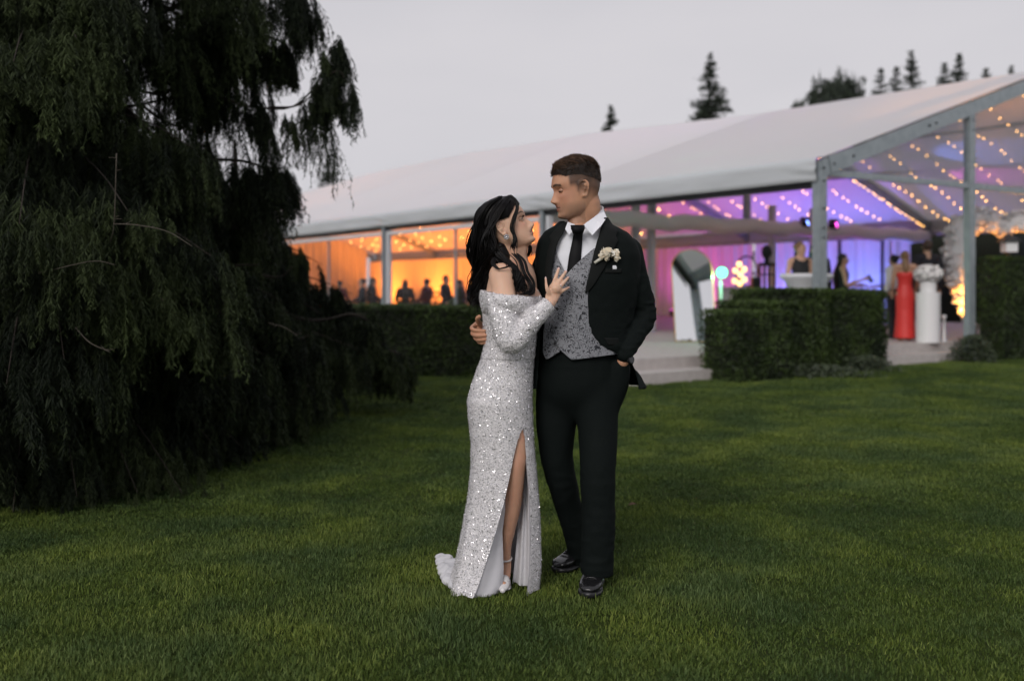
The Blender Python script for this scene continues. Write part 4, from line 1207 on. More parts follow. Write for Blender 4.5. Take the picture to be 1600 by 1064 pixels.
for i, (u, d, yw, wm, hr, lb) in enumerate(guests):
    b = at(u, d); figure(lb, b, R(yw), 1.62 + (0.16 if i in (5,) else 0.05 * (i % 3)), [('trousers', 'navy'), ('shirt', wm)], (hr, 'hair_dark'), seated=True, group='seated guests behind the windows')
    chair(b - Vector((math.cos(R(yw)), math.sin(R(yw)), 0)) * 0.02, R(yw), 'dark wooden chair under the ' + lb)
def round_table(c, label):
    c = Vector(c); r = empty('round_table', c); tag(r, label, 'table', 'dinner tables')
    g = G(); rings = []
    for z, q in ((0.745, 0.0), (0.75, 0.3), (0.75, 0.88), (0.74, 0.90), (0.55, 0.93), (0.25, 0.97)):
        rings.append([c + Vector(((q + (0.035 * math.sin(8 * t * PI / 32 * 2) if z < 0.6 else 0)) * math.cos(t * PI / 32), (q + (0.035 * math.sin(8 * t * PI / 32 * 2) if z < 0.6 else 0)) * math.sin(t * PI / 32), z)) for t in range(64)])
    g.loft(rings, False); g.obj('tablecloth', M['cloth'], r, True)
    g = G(); g.tube([c, c + Vector((0, 0, 0.73))], 0.05, 10); g.tube([c + Vector((0, 0, 0.01)), c + Vector((0, 0, 0.04))], 0.3, 16); g.obj('leg', M['dark_metal'], r)
pass

# ================================================================ things on the terrace
def arch_outline(w, h, n=24):
    r = w / 2
    pts = [(-r, 0)] + [(-r * math.cos(PI * k / n), h - r + r * math.sin(PI * k / n)) for k in range(n + 1)] + [(r, 0)]
    return pts
def mirror(base, yaw, tilt):
    r = empty('arched_mirror', base); tag(r, 'tall arched mirror with thin gold frame leaning on the terrace', 'mirror')
    n_ = Vector((math.cos(yaw), math.sin(yaw), 0)); rt = Vector((-n_.y, n_.x, 0)); up = (Vector((0, 0, 1)) * math.cos(tilt) - n_ * math.sin(tilt)); nn = up.cross(rt) * -1
    if nn.dot(n_) < 0: nn = -nn
    b = Vector(base) + Vector((0, 0, 0.005))
    O = arch_outline(0.80, 1.78); I = [(x * 0.962, 0.015 + z * 0.984) for x, z in O]
    def L(x, z, d): return b + rt * x + up * z + nn * d
    g = G(); k = len(O)
    V = [L(x, z, 0.015) for x, z in O] + [L(x, z, 0.015) for x, z in I] + [L(x, z, -0.02) for x, z in O] + [L(x, z, 0.004) for x, z in I]
    F = []
    for i in range(k):
        j = (i + 1) % k; F += [(i, j, k + j, k + i), (2 * k + i, 2 * k + j, j, i), (k + i, k + j, 3 * k + j, 3 * k + i)]
    F.append(tuple(range(2 * k, 3 * k)))
    g.add(V, F); g.obj('frame', M['gold'], r)
    g = G(); g.add([L(x, z, 0.006) for x, z in I], [tuple(range(k))]); g.obj('glass', M['mirror'], r)
    g = G(); a = L(0, 1.3, -0.02); e = Vector((a.x, a.y, FL + 0.005)) - n_ * 0.35; g.bar(a, e, 0.05, 0.02); g.obj('prop', M['dark_metal'], r)
mirror(T(3.2, 0.62, FL), math.atan2(-18.4, -3.4) + R(16), R(13))

# green stage lamp on a pale stand
gl = at(1128, 18.75); r = empty('green_stage_lamp', gl); tag(r, 'blazing green lamp on a pale stand beside the mirror', 'stage light')
g = G(); g.tube([gl, gl + Vector((0, 0.13, 1.15))], 0.035, 12); g.tube([gl + Vector((0, 0, 0.01)), gl + Vector((0, 0, 0.04))], 0.22, 16); g.obj('stand', M['chair_w'], r)
c = Vector((gl.x, gl.y, CAMZ + (HV - 426) * 18.75 / FPX)); tocam = (Vector((0, 0, CAMZ)) - c).normalized()
g = G(); g.tube([c - tocam * 0.16, c - tocam * 0.02], [0.085, 0.105], 18); g.obj('housing', M['dark_metal'], r)
g = G(); g.bar(gl + Vector((0.0, 0.13, 1.24)), Vector((gl.x, gl.y + 0.13, c.z)), 0.03, 0.03); g.obj('bracket', M['dark_metal'], r)
g = G(); g.tube([c - tocam * 0.018, c], [0.096, 0.085], 20); g.obj('lens', M['green_lens'], r)
l = bpy.data.lights.new('green_lamp', 'POINT'); l.energy = 22; l.color = (0.2, 1.0, 0.55); l.shadow_soft_size = 0.1
lo = bpy.data.objects.new('green_lamp', l); COL.objects.link(lo); lo.parent = r; lo.location = (c + tocam * 0.12) - gl
# white skittle-shaped ornaments beside it
for (u, v, d, h, lb) in ((1103, 475, 19.2, 0.42, 'white turned candle holder beside the mirror'), (1096, 487, 18.9, 0.22, 'low white candle holder at the mirror foot')):
    b = at(u, d); g = G(); zt = CAMZ + (HV - v + 22) * d / FPX - FL
    prof = [(0.09, 0), (0.09, 0.02), (0.04, 0.06), (0.035, zt * .45), (0.07, zt * .52), (0.035, zt * .6), (0.03, zt * .8), (0.065, zt * .86), (0.07, zt * .93), (0.03, zt)]
    g.loft([[b + Vector((q * math.cos(t * PI / 10), q * math.sin(t * PI / 10), z)) for t in range(20)] for q, z in prof])
    o = g.obj('candle_holder', M['white'], None, True); tag(o, lb, 'candle holder', 'white candle holders')
# counter with a globe lamp
cb = at(1155, 23.5); r = empty('counter', cb); tag(r, 'white counter with a globe lamp standing on it', 'counter')
zt = CAMZ + (HV - 448) * 23.5 / FPX
g = G(); g.box((cb.x, cb.y, (FL + zt - 0.04) / 2), (0.95, 0.5, zt - 0.04 - FL)); g.obj('body', M['white'], r)
g = G(); g.box((cb.x, cb.y - 0.01, zt - 0.02), (1.05, 0.6, 0.035)); g.obj('worktop', M['white'], r)
gb = Vector((cb.x + 0.03, cb.y - 0.05, zt)); r = empty('globe_lamp', gb); tag(r, 'cluster of glowing globe bulbs in a black hoop on the counter', 'lamp')
ring = [gb + Vector((0.16 + 0.25 * math.cos(a * PI / 16), 0.10, 0.36 + 0.36 * math.sin(a * PI / 16))) for a in range(33)]
g = G(); g.tube(ring, 0.022, 8, caps=False); g.obj('hoop', M['dark_metal'], r, True)
for i, (u, v) in enumerate(((1155, 413), (1149, 423), (1163, 421), (1157, 429), (1148, 439), (1163, 437), (1156, 443))):
    q = P(u, v, 23.35); g = G(); g.ell(q, 0.068, 12, 8); g.obj('globe', M['globe'], r, True)
g = G(); g.tube([gb + Vector((0, 0.05, 0.0)), gb + Vector((0, 0.05, 0.55))], 0.018, 8); g.tube([gb + Vector((0, 0.03, 0.004)), gb + Vector((0, 0.03, 0.03))], 0.12, 14); g.obj('stem', M['dark_metal'], r)
# dark dress-form display stand with bars
db = at(1198, 21.5); r = empty('display_figure', db); tag(r, 'dark round headed display stand with barred body left of the bun haired woman', 'display stand')
z1 = CAMZ + (HV - 383) * 21.5 / FPX
g = G(); g.ell((db.x, db.y, z1 - 0.15), (0.115, 0.115, 0.155), 18, 12); g.tube([(db.x, db.y, z1 - 0.40), (db.x, db.y, z1 - 0.25)], 0.055, 12); g.obj('head', M['dark_metal'], r, True)
zs = z1 - 0.40
g = G(); g.box((db.x, db.y, zs - 0.02), (0.34, 0.16, 0.07)); g.obj('shoulder_bar', M['dark_metal'], r)
for x in (-0.155, -0.05, 0.05, 0.155):
    g = G(); g.box((db.x + x, db.y, (zs + FL) / 2 - 0.02), (0.035, 0.10, zs - FL - 0.05)); g.obj('bar', M['dark_metal'], r)
for z in (0.5, 0.95, 1.3):
    g = G(); g.box((db.x, db.y + 0.01, FL + z), (0.32, 0.05, 0.03)); g.obj('cross_bar', M['dark_metal'], r)
g = G(); g.box((db.x - 0.24, db.y + 0.1, FL + 0.62), (0.12, 0.2, 1.24)); g.obj('side_case', M['dark_metal'], r)
# cocktail table with white stretch cover
ct = at(1260, 16.75); r = empty('cocktail_table', ct); tag(r, 'high cocktail table in a white stretch cover beside the corner post', 'table')
zt = CAMZ + (HV - 429) * 16.75 / FPX - FL
prof = [(0.36, 0.0), (0.30, 0.08), (0.15, zt * .45), (0.17, zt * .6), (0.30, zt * .86), (0.42, zt - 0.06), (0.44, zt - 0.02), (0.43, zt)]
g = G(); g.loft([[ct + Vector((q * math.cos(t * PI / 16), q * math.sin(t * PI / 16), z)) for t in range(32)] for q, z in prof]); g.obj('stretch_cover', M['cloth'], r, True)
g = G(); g.tube([ct + Vector((0, 0, zt + 0.002)), ct + Vector((0, 0, zt + 0.012))], 0.425, 32); g.obj('table_top', M['white'], r)
gs = ct + Vector((0.15, -0.1, zt + 0.013)); g = G(); g.loft([[gs + Vector((q * math.cos(t * PI / 8), q * math.sin(t * PI / 8), z)) for t in range(16)] for q, z in ((0.03, 0), (0.03, 0.004), (0.006, 0.012), (0.006, 0.07), (0.035, 0.11), (0.03, 0.17))])
o = g.obj('wine_glass', M['white_cloth'], None, True); tag(o, 'small pale glass on the cocktail table', 'glass')
# flower pedestal
M['petal'] = mat('white petals', (0.80, 0.78, 0.79), 0.7, attr=('tone', (0.90, 0.88, 0.86)))
def blossoms(centres, rad, n_each, seed):
    q = np.random.default_rng(seed); Vs = []; TN = []
    for c, r in zip(centres, rad):
        m = n_each
        d = q.normal(0, 1, (m, 3)); d /= np.linalg.norm(d, axis=1)[:, None]
        p = np.array(c) + d * (r * q.uniform(0.55, 1.0, m))[:, None]
        nn = d + q.normal(0, 0.35, (m, 3)); nn /= np.linalg.norm(nn, axis=1)[:, None]
        a = np.cross(nn, q.normal(0, 1, (m, 3))); a /= np.linalg.norm(a, axis=1)[:, None]; b = np.cross(nn, a)
        s = (r * q.uniform(0.35, 0.6, m))[:, None]
        Vs.append(np.stack([p - a * s, p - b * s + nn * s * .25, p + a * s, p + b * s + nn * s * .25], 1)); TN.append(q.uniform(0, 1, m))
    V = np.concatenate(Vs).reshape(-1, 3); me = mesh_np('blossoms', V, np.arange(len(V)).reshape(-1, 4)); set_attr(me, 'tone', np.repeat(np.concatenate(TN), 4)); return me
pb = at(1450, 18.4); r = empty('flower_pedestal', pb); tag(r, 'round white pedestal standing on the terrace steps', 'pedestal')
kk = 18.4 / FPX
zm = CAMZ + (HV - 457) * kk; ztp = CAMZ + (HV - 440) * kk
g = G(); g.tube([pb + Vector((0, 0, 0.0)), Vector((pb.x, pb.y, zm))], 0.215, 40); g.obj('column', M['white'], r)
g = G(); g.tube([Vector((pb.x, pb.y, zm + 0.002)), Vector((pb.x, pb.y, ztp))], 0.145, 32); g.obj('upper_drum', M['white'], r)
fb = Vector((pb.x, pb.y, CAMZ + (HV - 428) * kk)); r = empty('flower_ball', Vector((pb.x, pb.y, ztp))); tag(r, 'mushroom shaped mound of white flowers on the pedestal', 'flowers')
q = np.random.default_rng(5); d = q.normal(0, 1, (130, 3)); d /= np.linalg.norm(d, axis=1)[:, None]
o = link('blossoms', blossoms(np.array(fb) + d * np.array([0.21, 0.21, 0.125]), np.full(130, 0.055), 22, 6), M['petal'], r); o['kind'] = 'stuff'
g = G(); g.ell(fb, (0.20, 0.20, 0.115)); g.obj('moss_core', M['white_cloth'], r, True)
# flower arch
ad = 19.9
path = spline([(1516, 512, 3), (1510, 495, 7), (1503, 465, 13), (1496, 430, 20), (1494, 395, 24), (1500, 362, 25), (1520, 344, 22), (1545, 343, 18), (1568, 356, 16), (1590, 345, 18), (1615, 352, 20), (1640, 385, 22), (1648, 430, 18), (1640, 480, 10)], 90)
fa = empty('flower_arch', at(1560, ad)); tag(fa, 'big arch of white flowers glowing orange from below at the right', 'flower arch')
q = np.random.default_rng(8); cs = []; rs = []
for u, v, r0 in path:
    for k in range(9):
        a = q.uniform(0, 2 * PI); m = math.sqrt(q.uniform(0, 1)) * r0 * 0.9; z = q.uniform(-1, 1)
        w = P(u + math.cos(a) * m, v + math.sin(a) * m, ad + z * r0 * ad / FPX * 0.7); cs.append(tuple(w)); rs.append(q.uniform(0.05, 0.085) * (0.7 + 0.3 * r0 / 25))
o = link('blossoms', blossoms(cs, rs, 16, 9), M['petal'], fa); o['kind'] = 'stuff'
g = G(); g.tube([P(u, v, ad) for u, v, _ in path[::3]], [max(0.02, r0 * ad / FPX * 0.7) for _, _, r0 in path[::3]], 10); g.obj('arch_core', M['white_cloth'], fa, True)
g = G(); g.tube([P(1516, 512, ad), at(1518, ad)], 0.03, 8); g.tube([P(1640, 480, ad), at(1640, ad)], 0.03, 8); g.obj('feet', M['dark_metal'], fa)
def floor_spot(u, d, aim, watts, label, size=60):
    b = at(u, d); r = empty('floor_spotlight', b); tag(r, label, 'spotlight', 'orange floor spotlights at the flower arch')
    dr = (Vector(aim) - b - Vector((0, 0, .2))).normalized(); c = b + Vector((0, 0, 0.2))
    g = G(); g.box(b + Vector((0, 0, 0.02)), (0.2, 0.2, 0.04)); g.tube([b, c - dr * 0.05], 0.02, 8); g.obj('base', M['dark_metal'], r)
    g = G(); g.tube([c - dr * 0.1, c + dr * 0.06], [0.06, 0.08], 12); g.obj('housing', M['dark_metal'], r)
    g = G(); g.tube([c + dr * 0.061, c + dr * 0.068], 0.07, 12); g.obj('lens', emis('spot lens', OR, 6), r)
    l = bpy.data.lights.new('floor_spot_lamp', 'SPOT'); l.energy = watts; l.color = (1.0, 0.36, 0.06); l.spot_size = R(size); l.spot_blend = 0.7; l.shadow_soft_size = 0.06
    lo = bpy.data.objects.new('floor_spot_lamp', l); COL.objects.link(lo); lo.parent = r; lo.location = c + dr * 0.09 - b; lo.rotation_euler = dr.to_track_quat('-Z', 'Y').to_euler()
floor_spot(1520, 19.4, P(1506, 465, 19.9), 340, 'orange spotlight at the foot of the left arch leg', 62)
floor_spot(1572, 20.0, P(1565, 372, 19.9), 650, 'orange spotlight below the crown of the arch', 75)
# lantern on a post between arch and hedge
lb = at(1577, 19.0, 0); r = empty('garden_lantern', lb); tag(r, 'white box lantern with black peaked roof above the right hedge', 'lantern')
z0, z1 = CAMZ + (HV - 394) * 19 / FPX, CAMZ + (HV - 378) * 19 / FPX
g = G(); g.tube([lb, Vector((lb.x, lb.y, z0))], 0.035, 10); g.obj('post', M['dark_metal'], r)
g = G(); g.box((lb.x, lb.y, (z0 + z1) / 2), (0.22, 0.22, z1 - z0)); g.obj('glass_box', M['white'], r)
g = G(); a = [Vector((lb.x + sx_ * 0.17, lb.y + sy_ * 0.17, z1 + 0.003)) for sx_, sy_ in ((-1, -1), (1, -1), (1, 1), (-1, 1))]
g.add(a + [Vector((lb.x, lb.y, z1 + 0.17))], [(3, 2, 1, 0), (0, 1, 4), (1, 2, 4), (2, 3, 4), (3, 0, 4)]); g.obj('roof', M['dark_metal'], r)
b = at(1475, 18.6); g = G(); g.loft([[b + Vector((q * math.cos(t * PI / 8), q * math.sin(t * PI / 8), z)) for t in range(16)] for q, z in ((0.07, 0), (0.07, 0.015), (0.028, 0.03), (0.026, 0.44), (0.045, 0.45), (0.045, 0.49), (0.02, 0.50))])
o = g.obj('candle_holder', M['white'], None, True); tag(o, 'slim white candle stand right of the pedestal', 'candle holder', 'white candle holders')
# dark hedge row closing the view on the far side of the porch
hedge(T(0.6, 17.0, 0), T(8.6, 17.0, 0), 1.2, 3.1, 'tall dark hedge beyond the far side of the porch', 700, 0.05, group='background hedges')
# fallen leaf on the lawn
lf = gp_(990, 797); g = G(); g.add([lf + Vector((x, y, z)) for x, y, z in ((-.035, 0, .03), (-.01, .016, .045), (.03, .006, .035), (.012, -.016, .042), (0.0, 0, .034))], [(0, 4, 1), (1, 4, 2), (2, 4, 3), (3, 4, 0)])
M['leaf_brown'] = mat('brown leaf', (0.09, 0.05, 0.03), 0.8)
o = g.obj('fallen_leaf', M['leaf_brown']); tag(o, 'brown fallen leaf on the lawn right of the groom', 'leaf')
# ================================================================ heads (shared by the couple)
def head_grid(male=True, nz=84, nt=88):
    """head in its own frame: x forward, y left, z up, eye level at z = 0, chin near -0.115, crown near +0.118"""
    if male:
        zt = [.119, .116, .108, .095, .075, .055, .038, .026, .012, 0, -.015, -.03, -.045, -.055, -.064, -.074, -.086, -.097, -.107, -.114, -.118]
        xf = [-.01, .022, .046, .066, .083, .092, .097, .0985, .094, .088, .0875, .089, .0905, .0915, .0905, .0905, .087, .0905, .088, .074, .045]
        xb = [-.013, -.040, -.064, -.083, -.098, -.104, -.105, -.104, -.102, -.100, -.095, -.087, -.078, -.070, -.063, -.056, -.046, -.034, -.018, .0, .02]
        bw = [.004, .030, .048, .062, .0725, .0765, .078, .078, .0775, .077, .0755, .0735, .0715, .0695, .067, .064, .058, .049, .038, .026, .008]
    else:
        zt = [.117, .114, .106, .093, .073, .053, .036, .024, .012, 0, -.015, -.03, -.043, -.053, -.061, -.070, -.081, -.091, -.100, -.106, -.110]
        xf = [-.01, .022, .046, .067, .084, .0925, .0945, .0940, .0905, .0865, .087, .0885, .0895, .0900, .0890, .0885, .0855, .0885, .085, .072, .045]
        xb = [-.013, -.040, -.064, -.083, -.097, -.102, -.103, -.102, -.100, -.097, -.092, -.084, -.074, -.066, -.058, -.050, -.040, -.028, -.012, .004, .02]
        bw = [.004, .030, .048, .061, .071, .0745, .0755, .0755, .075, .0745, .073, .070, .067, .0645, .0615, .058, .0515, .0435, .034, .023, .008]
    zt, xf, xb, bw = [np.array(a[::-1]) for a in (zt, xf, xb, bw)]
    u = np.linspace(0, 1, nz); zz = zt[0] + (zt[-1] - zt[0]) * (0.5 - 0.5 * np.cos(PI * u)) * 0.6 + (zt[-1] - zt[0]) * u * 0.4
    XF, XB, BW = np.interp(zz, zt, xf), np.interp(zz, zt, xb), np.interp(zz, zt, bw)
    def sm(a):
        for _ in range(3): a[1:-1] = (a[:-2] + 2 * a[1:-1] + a[2:]) / 4
        return a
    XF, XB, BW = sm(XF), sm(XB), sm(BW)
    th = np.linspace(0, 2 * PI, nt, endpoint=False)
    C, S = np.cos(th), np.sin(th)
    e = 2 / 2.25
    V = np.empty((nz, nt, 3))
    for i in range(nz):
        xc = XB[i] + (XF[i] - XB[i]) * 0.47
        V[i, :, 0] = xc + np.where(C > 0, XF[i] - xc, xc - XB[i]) * np.sign(C) * np.abs(C) ** e
        V[i, :, 1] = BW[i] * np.sign(S) * np.abs(S) ** e
        V[i, :, 2] = zz[i]
    x, y, z = V[..., 0], V[..., 1], V[..., 2]
    fw = np.clip((x - 0.02) / 0.04, 0, 1)
    ga = lambda v, c, s: np.exp(-((v - c) / s) ** 2)
    d = np.zeros_like(x)
    if male:
        nzt = [-.056, -.050, -.044, -.038, -.030, -.018, -.005, .008, .022, .03]; nh = [0, .006, .020, .0275, .0255, .0185, .0115, .0055, .001, 0]
    else:
        nzt = [-.054, -.048, -.042, -.036, -.029, -.018, -.006, .008, .022, .03]; nh = [0, .006, .0195, .0265, .0245, .0170, .0100, .0040, .001, 0]
    nose = np.interp(z, nzt, nh); nw = np.interp(z, [-.05, -.038, -.02, 0, .02], [.0125, .012, .0085, .0075, .008])
    d += nose * np.exp(-(np.abs(y) / nw) ** 2.4)
    for s in (1, -1):
        d += 0.009 * ga(y, s * 0.0135, .007) * ga(z, -.043, .007)              # nostril wings
        d -= 0.0135 * ga(y, s * 0.031, .017) * ga(z, .002, .0115)              # eye sockets
        d += (0.0045 if male else 0.002) * ga(y, s * 0.032, .02) * ga(z, .024, .007)   # brow ridge
        d += 0.004 * ga(y, s * 0.048, .018) * ga(z, -.022, .016)               # cheekbone
        d -= 0.003 * ga(y, s * 0.04, .015) * ga(z, -.06, .018)                 # cheek hollow
    lw = 0.024
    zu, zl, zm = (-.0585, -.0725, -.0655) if male else (-.0555, -.0695, -.0625)
    am = 0.0045 if male else 0.0072
    d += am * ga(y, 0, lw * .8) * ga(z, zu, .0048) + am * 1.1 * ga(y, 0, lw * .75) * ga(z, zl, .0052)
    d -= 0.0045 * ga(y, 0, lw * .85) * ga(z, zm, .0022)
    d += 0.005 * ga(y, 0, .022) * ga(z, -.100 if male else -.094, .010)         # chin
    V[..., 0] += d * fw
    return V

def ear(g, X, side, s=1.0):
    """ear built from a disc and a rolled rim, X maps head coordinates to world"""
    def q(a, b, c): return X(-0.008 + a * s, side * (0.0735 + b * s), -0.006 + c * s)
    rim = [(.008, .000, -.018), (-.004, .004, -.030), (-.010, .008, -.020), (-.016, .013, -.002), (-.018, .016, .016), (-.010, .015, .029), (.004, .011, .031), (.012, .006, .022), (.010, .002, .010), (.0, .004, .004)]
    g.tube([q(*p) for p in spline(rim, 24)], [0.0043 * s] * 24, 8, ball=True)
    ctr = [(.002, .002, -.012), (-.004, .007, .0), (-.006, .009, .014)]
    for c, r in zip(ctr, (0.010, 0.0125, 0.0125)):
        g.ell(q(*c), r * s * 0.8, 10, 8)
    g.ell(q(.003, .003, -.026), 0.0085 * s, 10, 8)

class HeadFrame:
    def __init__(s, O, yaw, pitch, roll, scale):
        s.O = Vector(O); s.k = scale
        f = Vector((math.cos(yaw) * math.cos(pitch), math.sin(yaw) * math.cos(pitch), math.sin(pitch)))
        l = Vector((-math.sin(yaw), math.cos(yaw), 0)); u = f.cross(l)
        Rm = Matrix.Rotation(roll, 3, f)
        s.f, s.l, s.u = f, Rm @ l, Rm @ u
        s.M = np.array([tuple(s.f), tuple(s.l), tuple(s.u)])          # rows: axes
    def __call__(s, x, y, z): return s.O + (s.f * x + s.l * y + s.u * z) * s.k
    def world(s, A): return np.asarray(A).reshape(-1, 3) @ s.M * s.k + np.array(s.O)
    def local(s, A): return (np.asarray(A) - np.array(s.O)) @ s.M.T / s.k

def grid_faces(nz, nt):
    F = []
    for i in range(nz - 1):
        for j in range(nt):
            a = i * nt + j; b = i * nt + (j + 1) % nt; F.append((a, b, b + nt, a + nt))
    F.append(tuple(range(nt - 1, -1, -1))); F.append(tuple(range((nz - 1) * nt, nz * nt)))
    return F

def skin_material(name, rough=0.5):
    m = mat(name, (0.5, 0.3, 0.2), rough, spec=0.35, vcol='skin', bump=(420, 0.25, 0.0012))
    b = m.node_tree.nodes['Principled BSDF']
    b.inputs['Subsurface Weight'].default_value = 0.12
    b.inputs['Subsurface Radius'].default_value = (0.012, 0.004, 0.002)
    return m
M['skin'] = skin_material('skin of the couple')

def eye_obj(H, side, lid, gaze, body, skin, iris=(0.06, 0.03, 0.015), r=0.0138):
    """eyeball with lid and lash line; lid: elevation of the upper lid edge (radians)"""
    g = G(); c = H(0.0702, side * 0.0315, 0.0005)
    Mr = Matrix((H.f, H.l, H.u)).transposed()
    g.ell(c, (r * H.k, r * H.k * 1.12, r * H.k * 0.92), 40, 40, Mr)
    me = g.me('eye'); L = (coords(me) - np.array(c)) @ H.M.T / (r * H.k)
    el = np.arctan2(L[:, 2], np.abs(L[:, 0]) + 1e-6); az = np.arctan2(L[:, 1], L[:, 0])
    lidv = lid - 0.35 * (az - gaze[0]) ** 2
    col = np.tile(np.array([[0.42, 0.38, 0.36]]), (len(L), 1))
    gd = (az - gaze[0]) ** 2 + (el - gaze[1]) ** 2
    col[gd < 0.55 ** 2] = iris
    low = -0.55 + 0.5 * (az - gaze[0]) ** 2
    col[el < low] = skin * 0.92
    col[(el < low + 0.14) & (el >= low)] = skin * 0.45
    col[el > lidv] = (0.012, 0.009, 0.008)
    col[el > lidv + 0.36] = skin * 0.66
    set_col(me, 'skin', col)
    return link('eye', me, M['eye'], body, True)
M['eye'] = mat('eye', (0.5, 0.5, 0.5), 0.3, vcol='skin')

def finger(g, pts, r0, r1):
    limb(g, [(P(*p), r0 + (r1 - r0) * i / (len(pts) - 1)) for i, p in enumerate(pts)], 9, 10)

# ================================================================ groom
GH = HeadFrame(P(900, 296, 4.34), R(180 + 13), R(-9), R(0), 1.06)
SK_G = np.array([0.55, 0.285, 0.178])
tv = [345, 352, 362, 378, 400, 440, 480, 520, 548, 570, 590, 606]
tcx = [914, 914, 916, 918, 919, 917, 913, 908, 906, 908, 914, 918]
thw = [30, 36, 55, 68, 73, 72, 69, 67, 67, 71, 79, 84]
try_ = [.070, .078, .105, .130, .147, .158, .152, .145, .143, .145, .15, .155]
TD = 4.40
tz = [CAMZ + (HV - v) * TD / FPX for v in tv]
def torso(z):
    z_ = np.array(tz[::-1])
    return [np.interp(z, z_, np.array(a)[::-1]) for a in ([(u - HU) * TD / FPX for u in tcx], [h * TD / FPX for h in thw], try_)]
def torso_pt(th, z, off=0.0, n=2.35):
    cx, rx, ry = torso(z); e = 2 / n
    s, c = math.sin(th), math.cos(th)
    return Vector((cx + (rx + off) * math.copysign(abs(s) ** e, s), TD - (ry + off) * math.copysign(abs(c) ** e, c), z))
def front(u, v, off, n=2.35):
    """the point of the chest surface (moved out by off) seen at pixel (u, v)"""
    y = TD - 0.14
    for _ in range(6):
        x = (u - HU) * y / FPX; z = CAMZ + (HV - v) * y / FPX
        cx, rx, ry = torso(z)
        t = min(0.995, abs((x - cx) / (rx + off)))
        y = TD - (ry + off) * (1 - t ** n) ** (1 / n)
    return Vector(((u - HU) * y / FPX, y, CAMZ + (HV - v) * y / FPX))
def front_patch(name, rows, off, thick, m, parent, nu=14, nv=30, fn=None, wr=0.0):
    """cloth lying on the chest: rows of (v, left u, right u)"""
    rv, rl, rr = [np.array(a, dtype=float) for a in zip(*rows)]
    A, B = [], []
    for i in range(nv):
        v = rv[0] + (rv[-1] - rv[0]) * i / (nv - 1); l, r = np.interp(v, rv, rl), np.interp(v, rv, rr)
        for j in range(nu):
            u = l + (r - l) * j / (nu - 1)
            o = off if fn is None else off + fn(j / (nu - 1), i / (nv - 1))
            if wr: o += wr * vnoise([[u * 0.05, v * 0.05, 1]], 1.6, 2)[0]
            A.append(front(u, v, o)); B.append(front(u, v, o - thick))
    n = nu * nv; F = []
    for i in range(nv - 1):
        for j in range(nu - 1):
            a = i * nu + j; F.append((a, a + nu, a + nu + 1, a + 1)); F.append((n + a + 1, n + a + nu + 1, n + a + nu, n + a))
    for i in range(nv - 1):
        a = i * nu; F.append((a, n + a, n + a + nu, a + nu)); a = i * nu + nu - 1; F.append((a + nu, n + a + nu, n + a, a))
    for j in range(nu - 1):
        F.append((j + 1, n + j + 1, n + j, j)); a = (nv - 1) * nu + j; F.append((a, n + a, n + a + 1, a + 1))
    g = G(); g.add(A + B, F)
    return g.obj(name, M[m], parent, True)

M['suit'] = mat('black wool suit', (0.0040, 0.0062, 0.0060), 0.8, spec=0.10, noise=(220, (0.0075, 0.0105, 0.0100), 0.3, 0.7), bump=(400, 0.25, 0.002))
M['suit'].node_tree.nodes['Principled BSDF'].inputs['Sheen Weight'].default_value = 0.0
M['lapel'] = mat('lapel cloth', (0.0085, 0.0098, 0.0095), 0.75, spec=0.14, bump=(400, 0.2, 0.002))
M['shirt'] = mat('white shirt cotton', (0.80, 0.81, 0.86), 0.75, bump=(30, 0.12, 0.01))
M['tie'] = mat('black tie silk', (0.005, 0.005, 0.006), 0.55, spec=0.12)
M['leather'] = mat('black shoe leather', (0.010, 0.010, 0.011), 0.22, spec=0.6, bump=(35, 0.12, 0.004))
def brocade():
    m = mat('grey paisley brocade', (0.17, 0.175, 0.19), 0.5)
    t = m.node_tree; b = t.nodes['Principled BSDF']; co = t.nodes.new('ShaderNodeTexCoord')
    n = t.nodes.new('ShaderNodeTexNoise'); n.inputs['Scale'].default_value = 33; n.inputs['Detail'].default_value = 1.0; n.inputs['Distortion'].default_value = 2.2
    t.links.new(co.outputs['Object'], n.inputs['Vector'])
    w = t.nodes.new('ShaderNodeMath'); w.operation = 'MULTIPLY'; w.inputs[1].default_value = 26; t.links.new(n.outputs[0], w.inputs[0])
    s = t.nodes.new('ShaderNodeMath'); s.operation = 'SINE'; t.links.new(w.outputs[0], s.inputs[0])
    v = t.nodes.new('ShaderNodeTexVoronoi'); v.inputs['Scale'].default_value = 52; t.links.new(co.outputs['Object'], v.inputs['Vector'])
    mu = t.nodes.new('ShaderNodeMath'); mu.operation = 'SUBTRACT'; t.links.new(s.outputs[0], mu.inputs[0])
    k = t.nodes.new('ShaderNodeMath'); k.operation = 'MULTIPLY'; k.inputs[1].default_value = 1.1; t.links.new(v.outputs['Distance'], k.inputs[0]); t.links.new(k.outputs[0], mu.inputs[1])
    r = t.nodes.new('ShaderNodeValToRGB'); r.color_ramp.elements[0].position = 0.0; r.color_ramp.elements[0].color = (0.245, 0.25, 0.275, 1)
    r.color_ramp.elements[1].position = 0.18; r.color_ramp.elements[1].color = (0.012, 0.013, 0.020, 1)
    t.links.new(mu.outputs[0], r.inputs[0]); t.links.new(r.outputs[0], b.inputs['Base Color'])
    return m
M['vest'] = brocade()

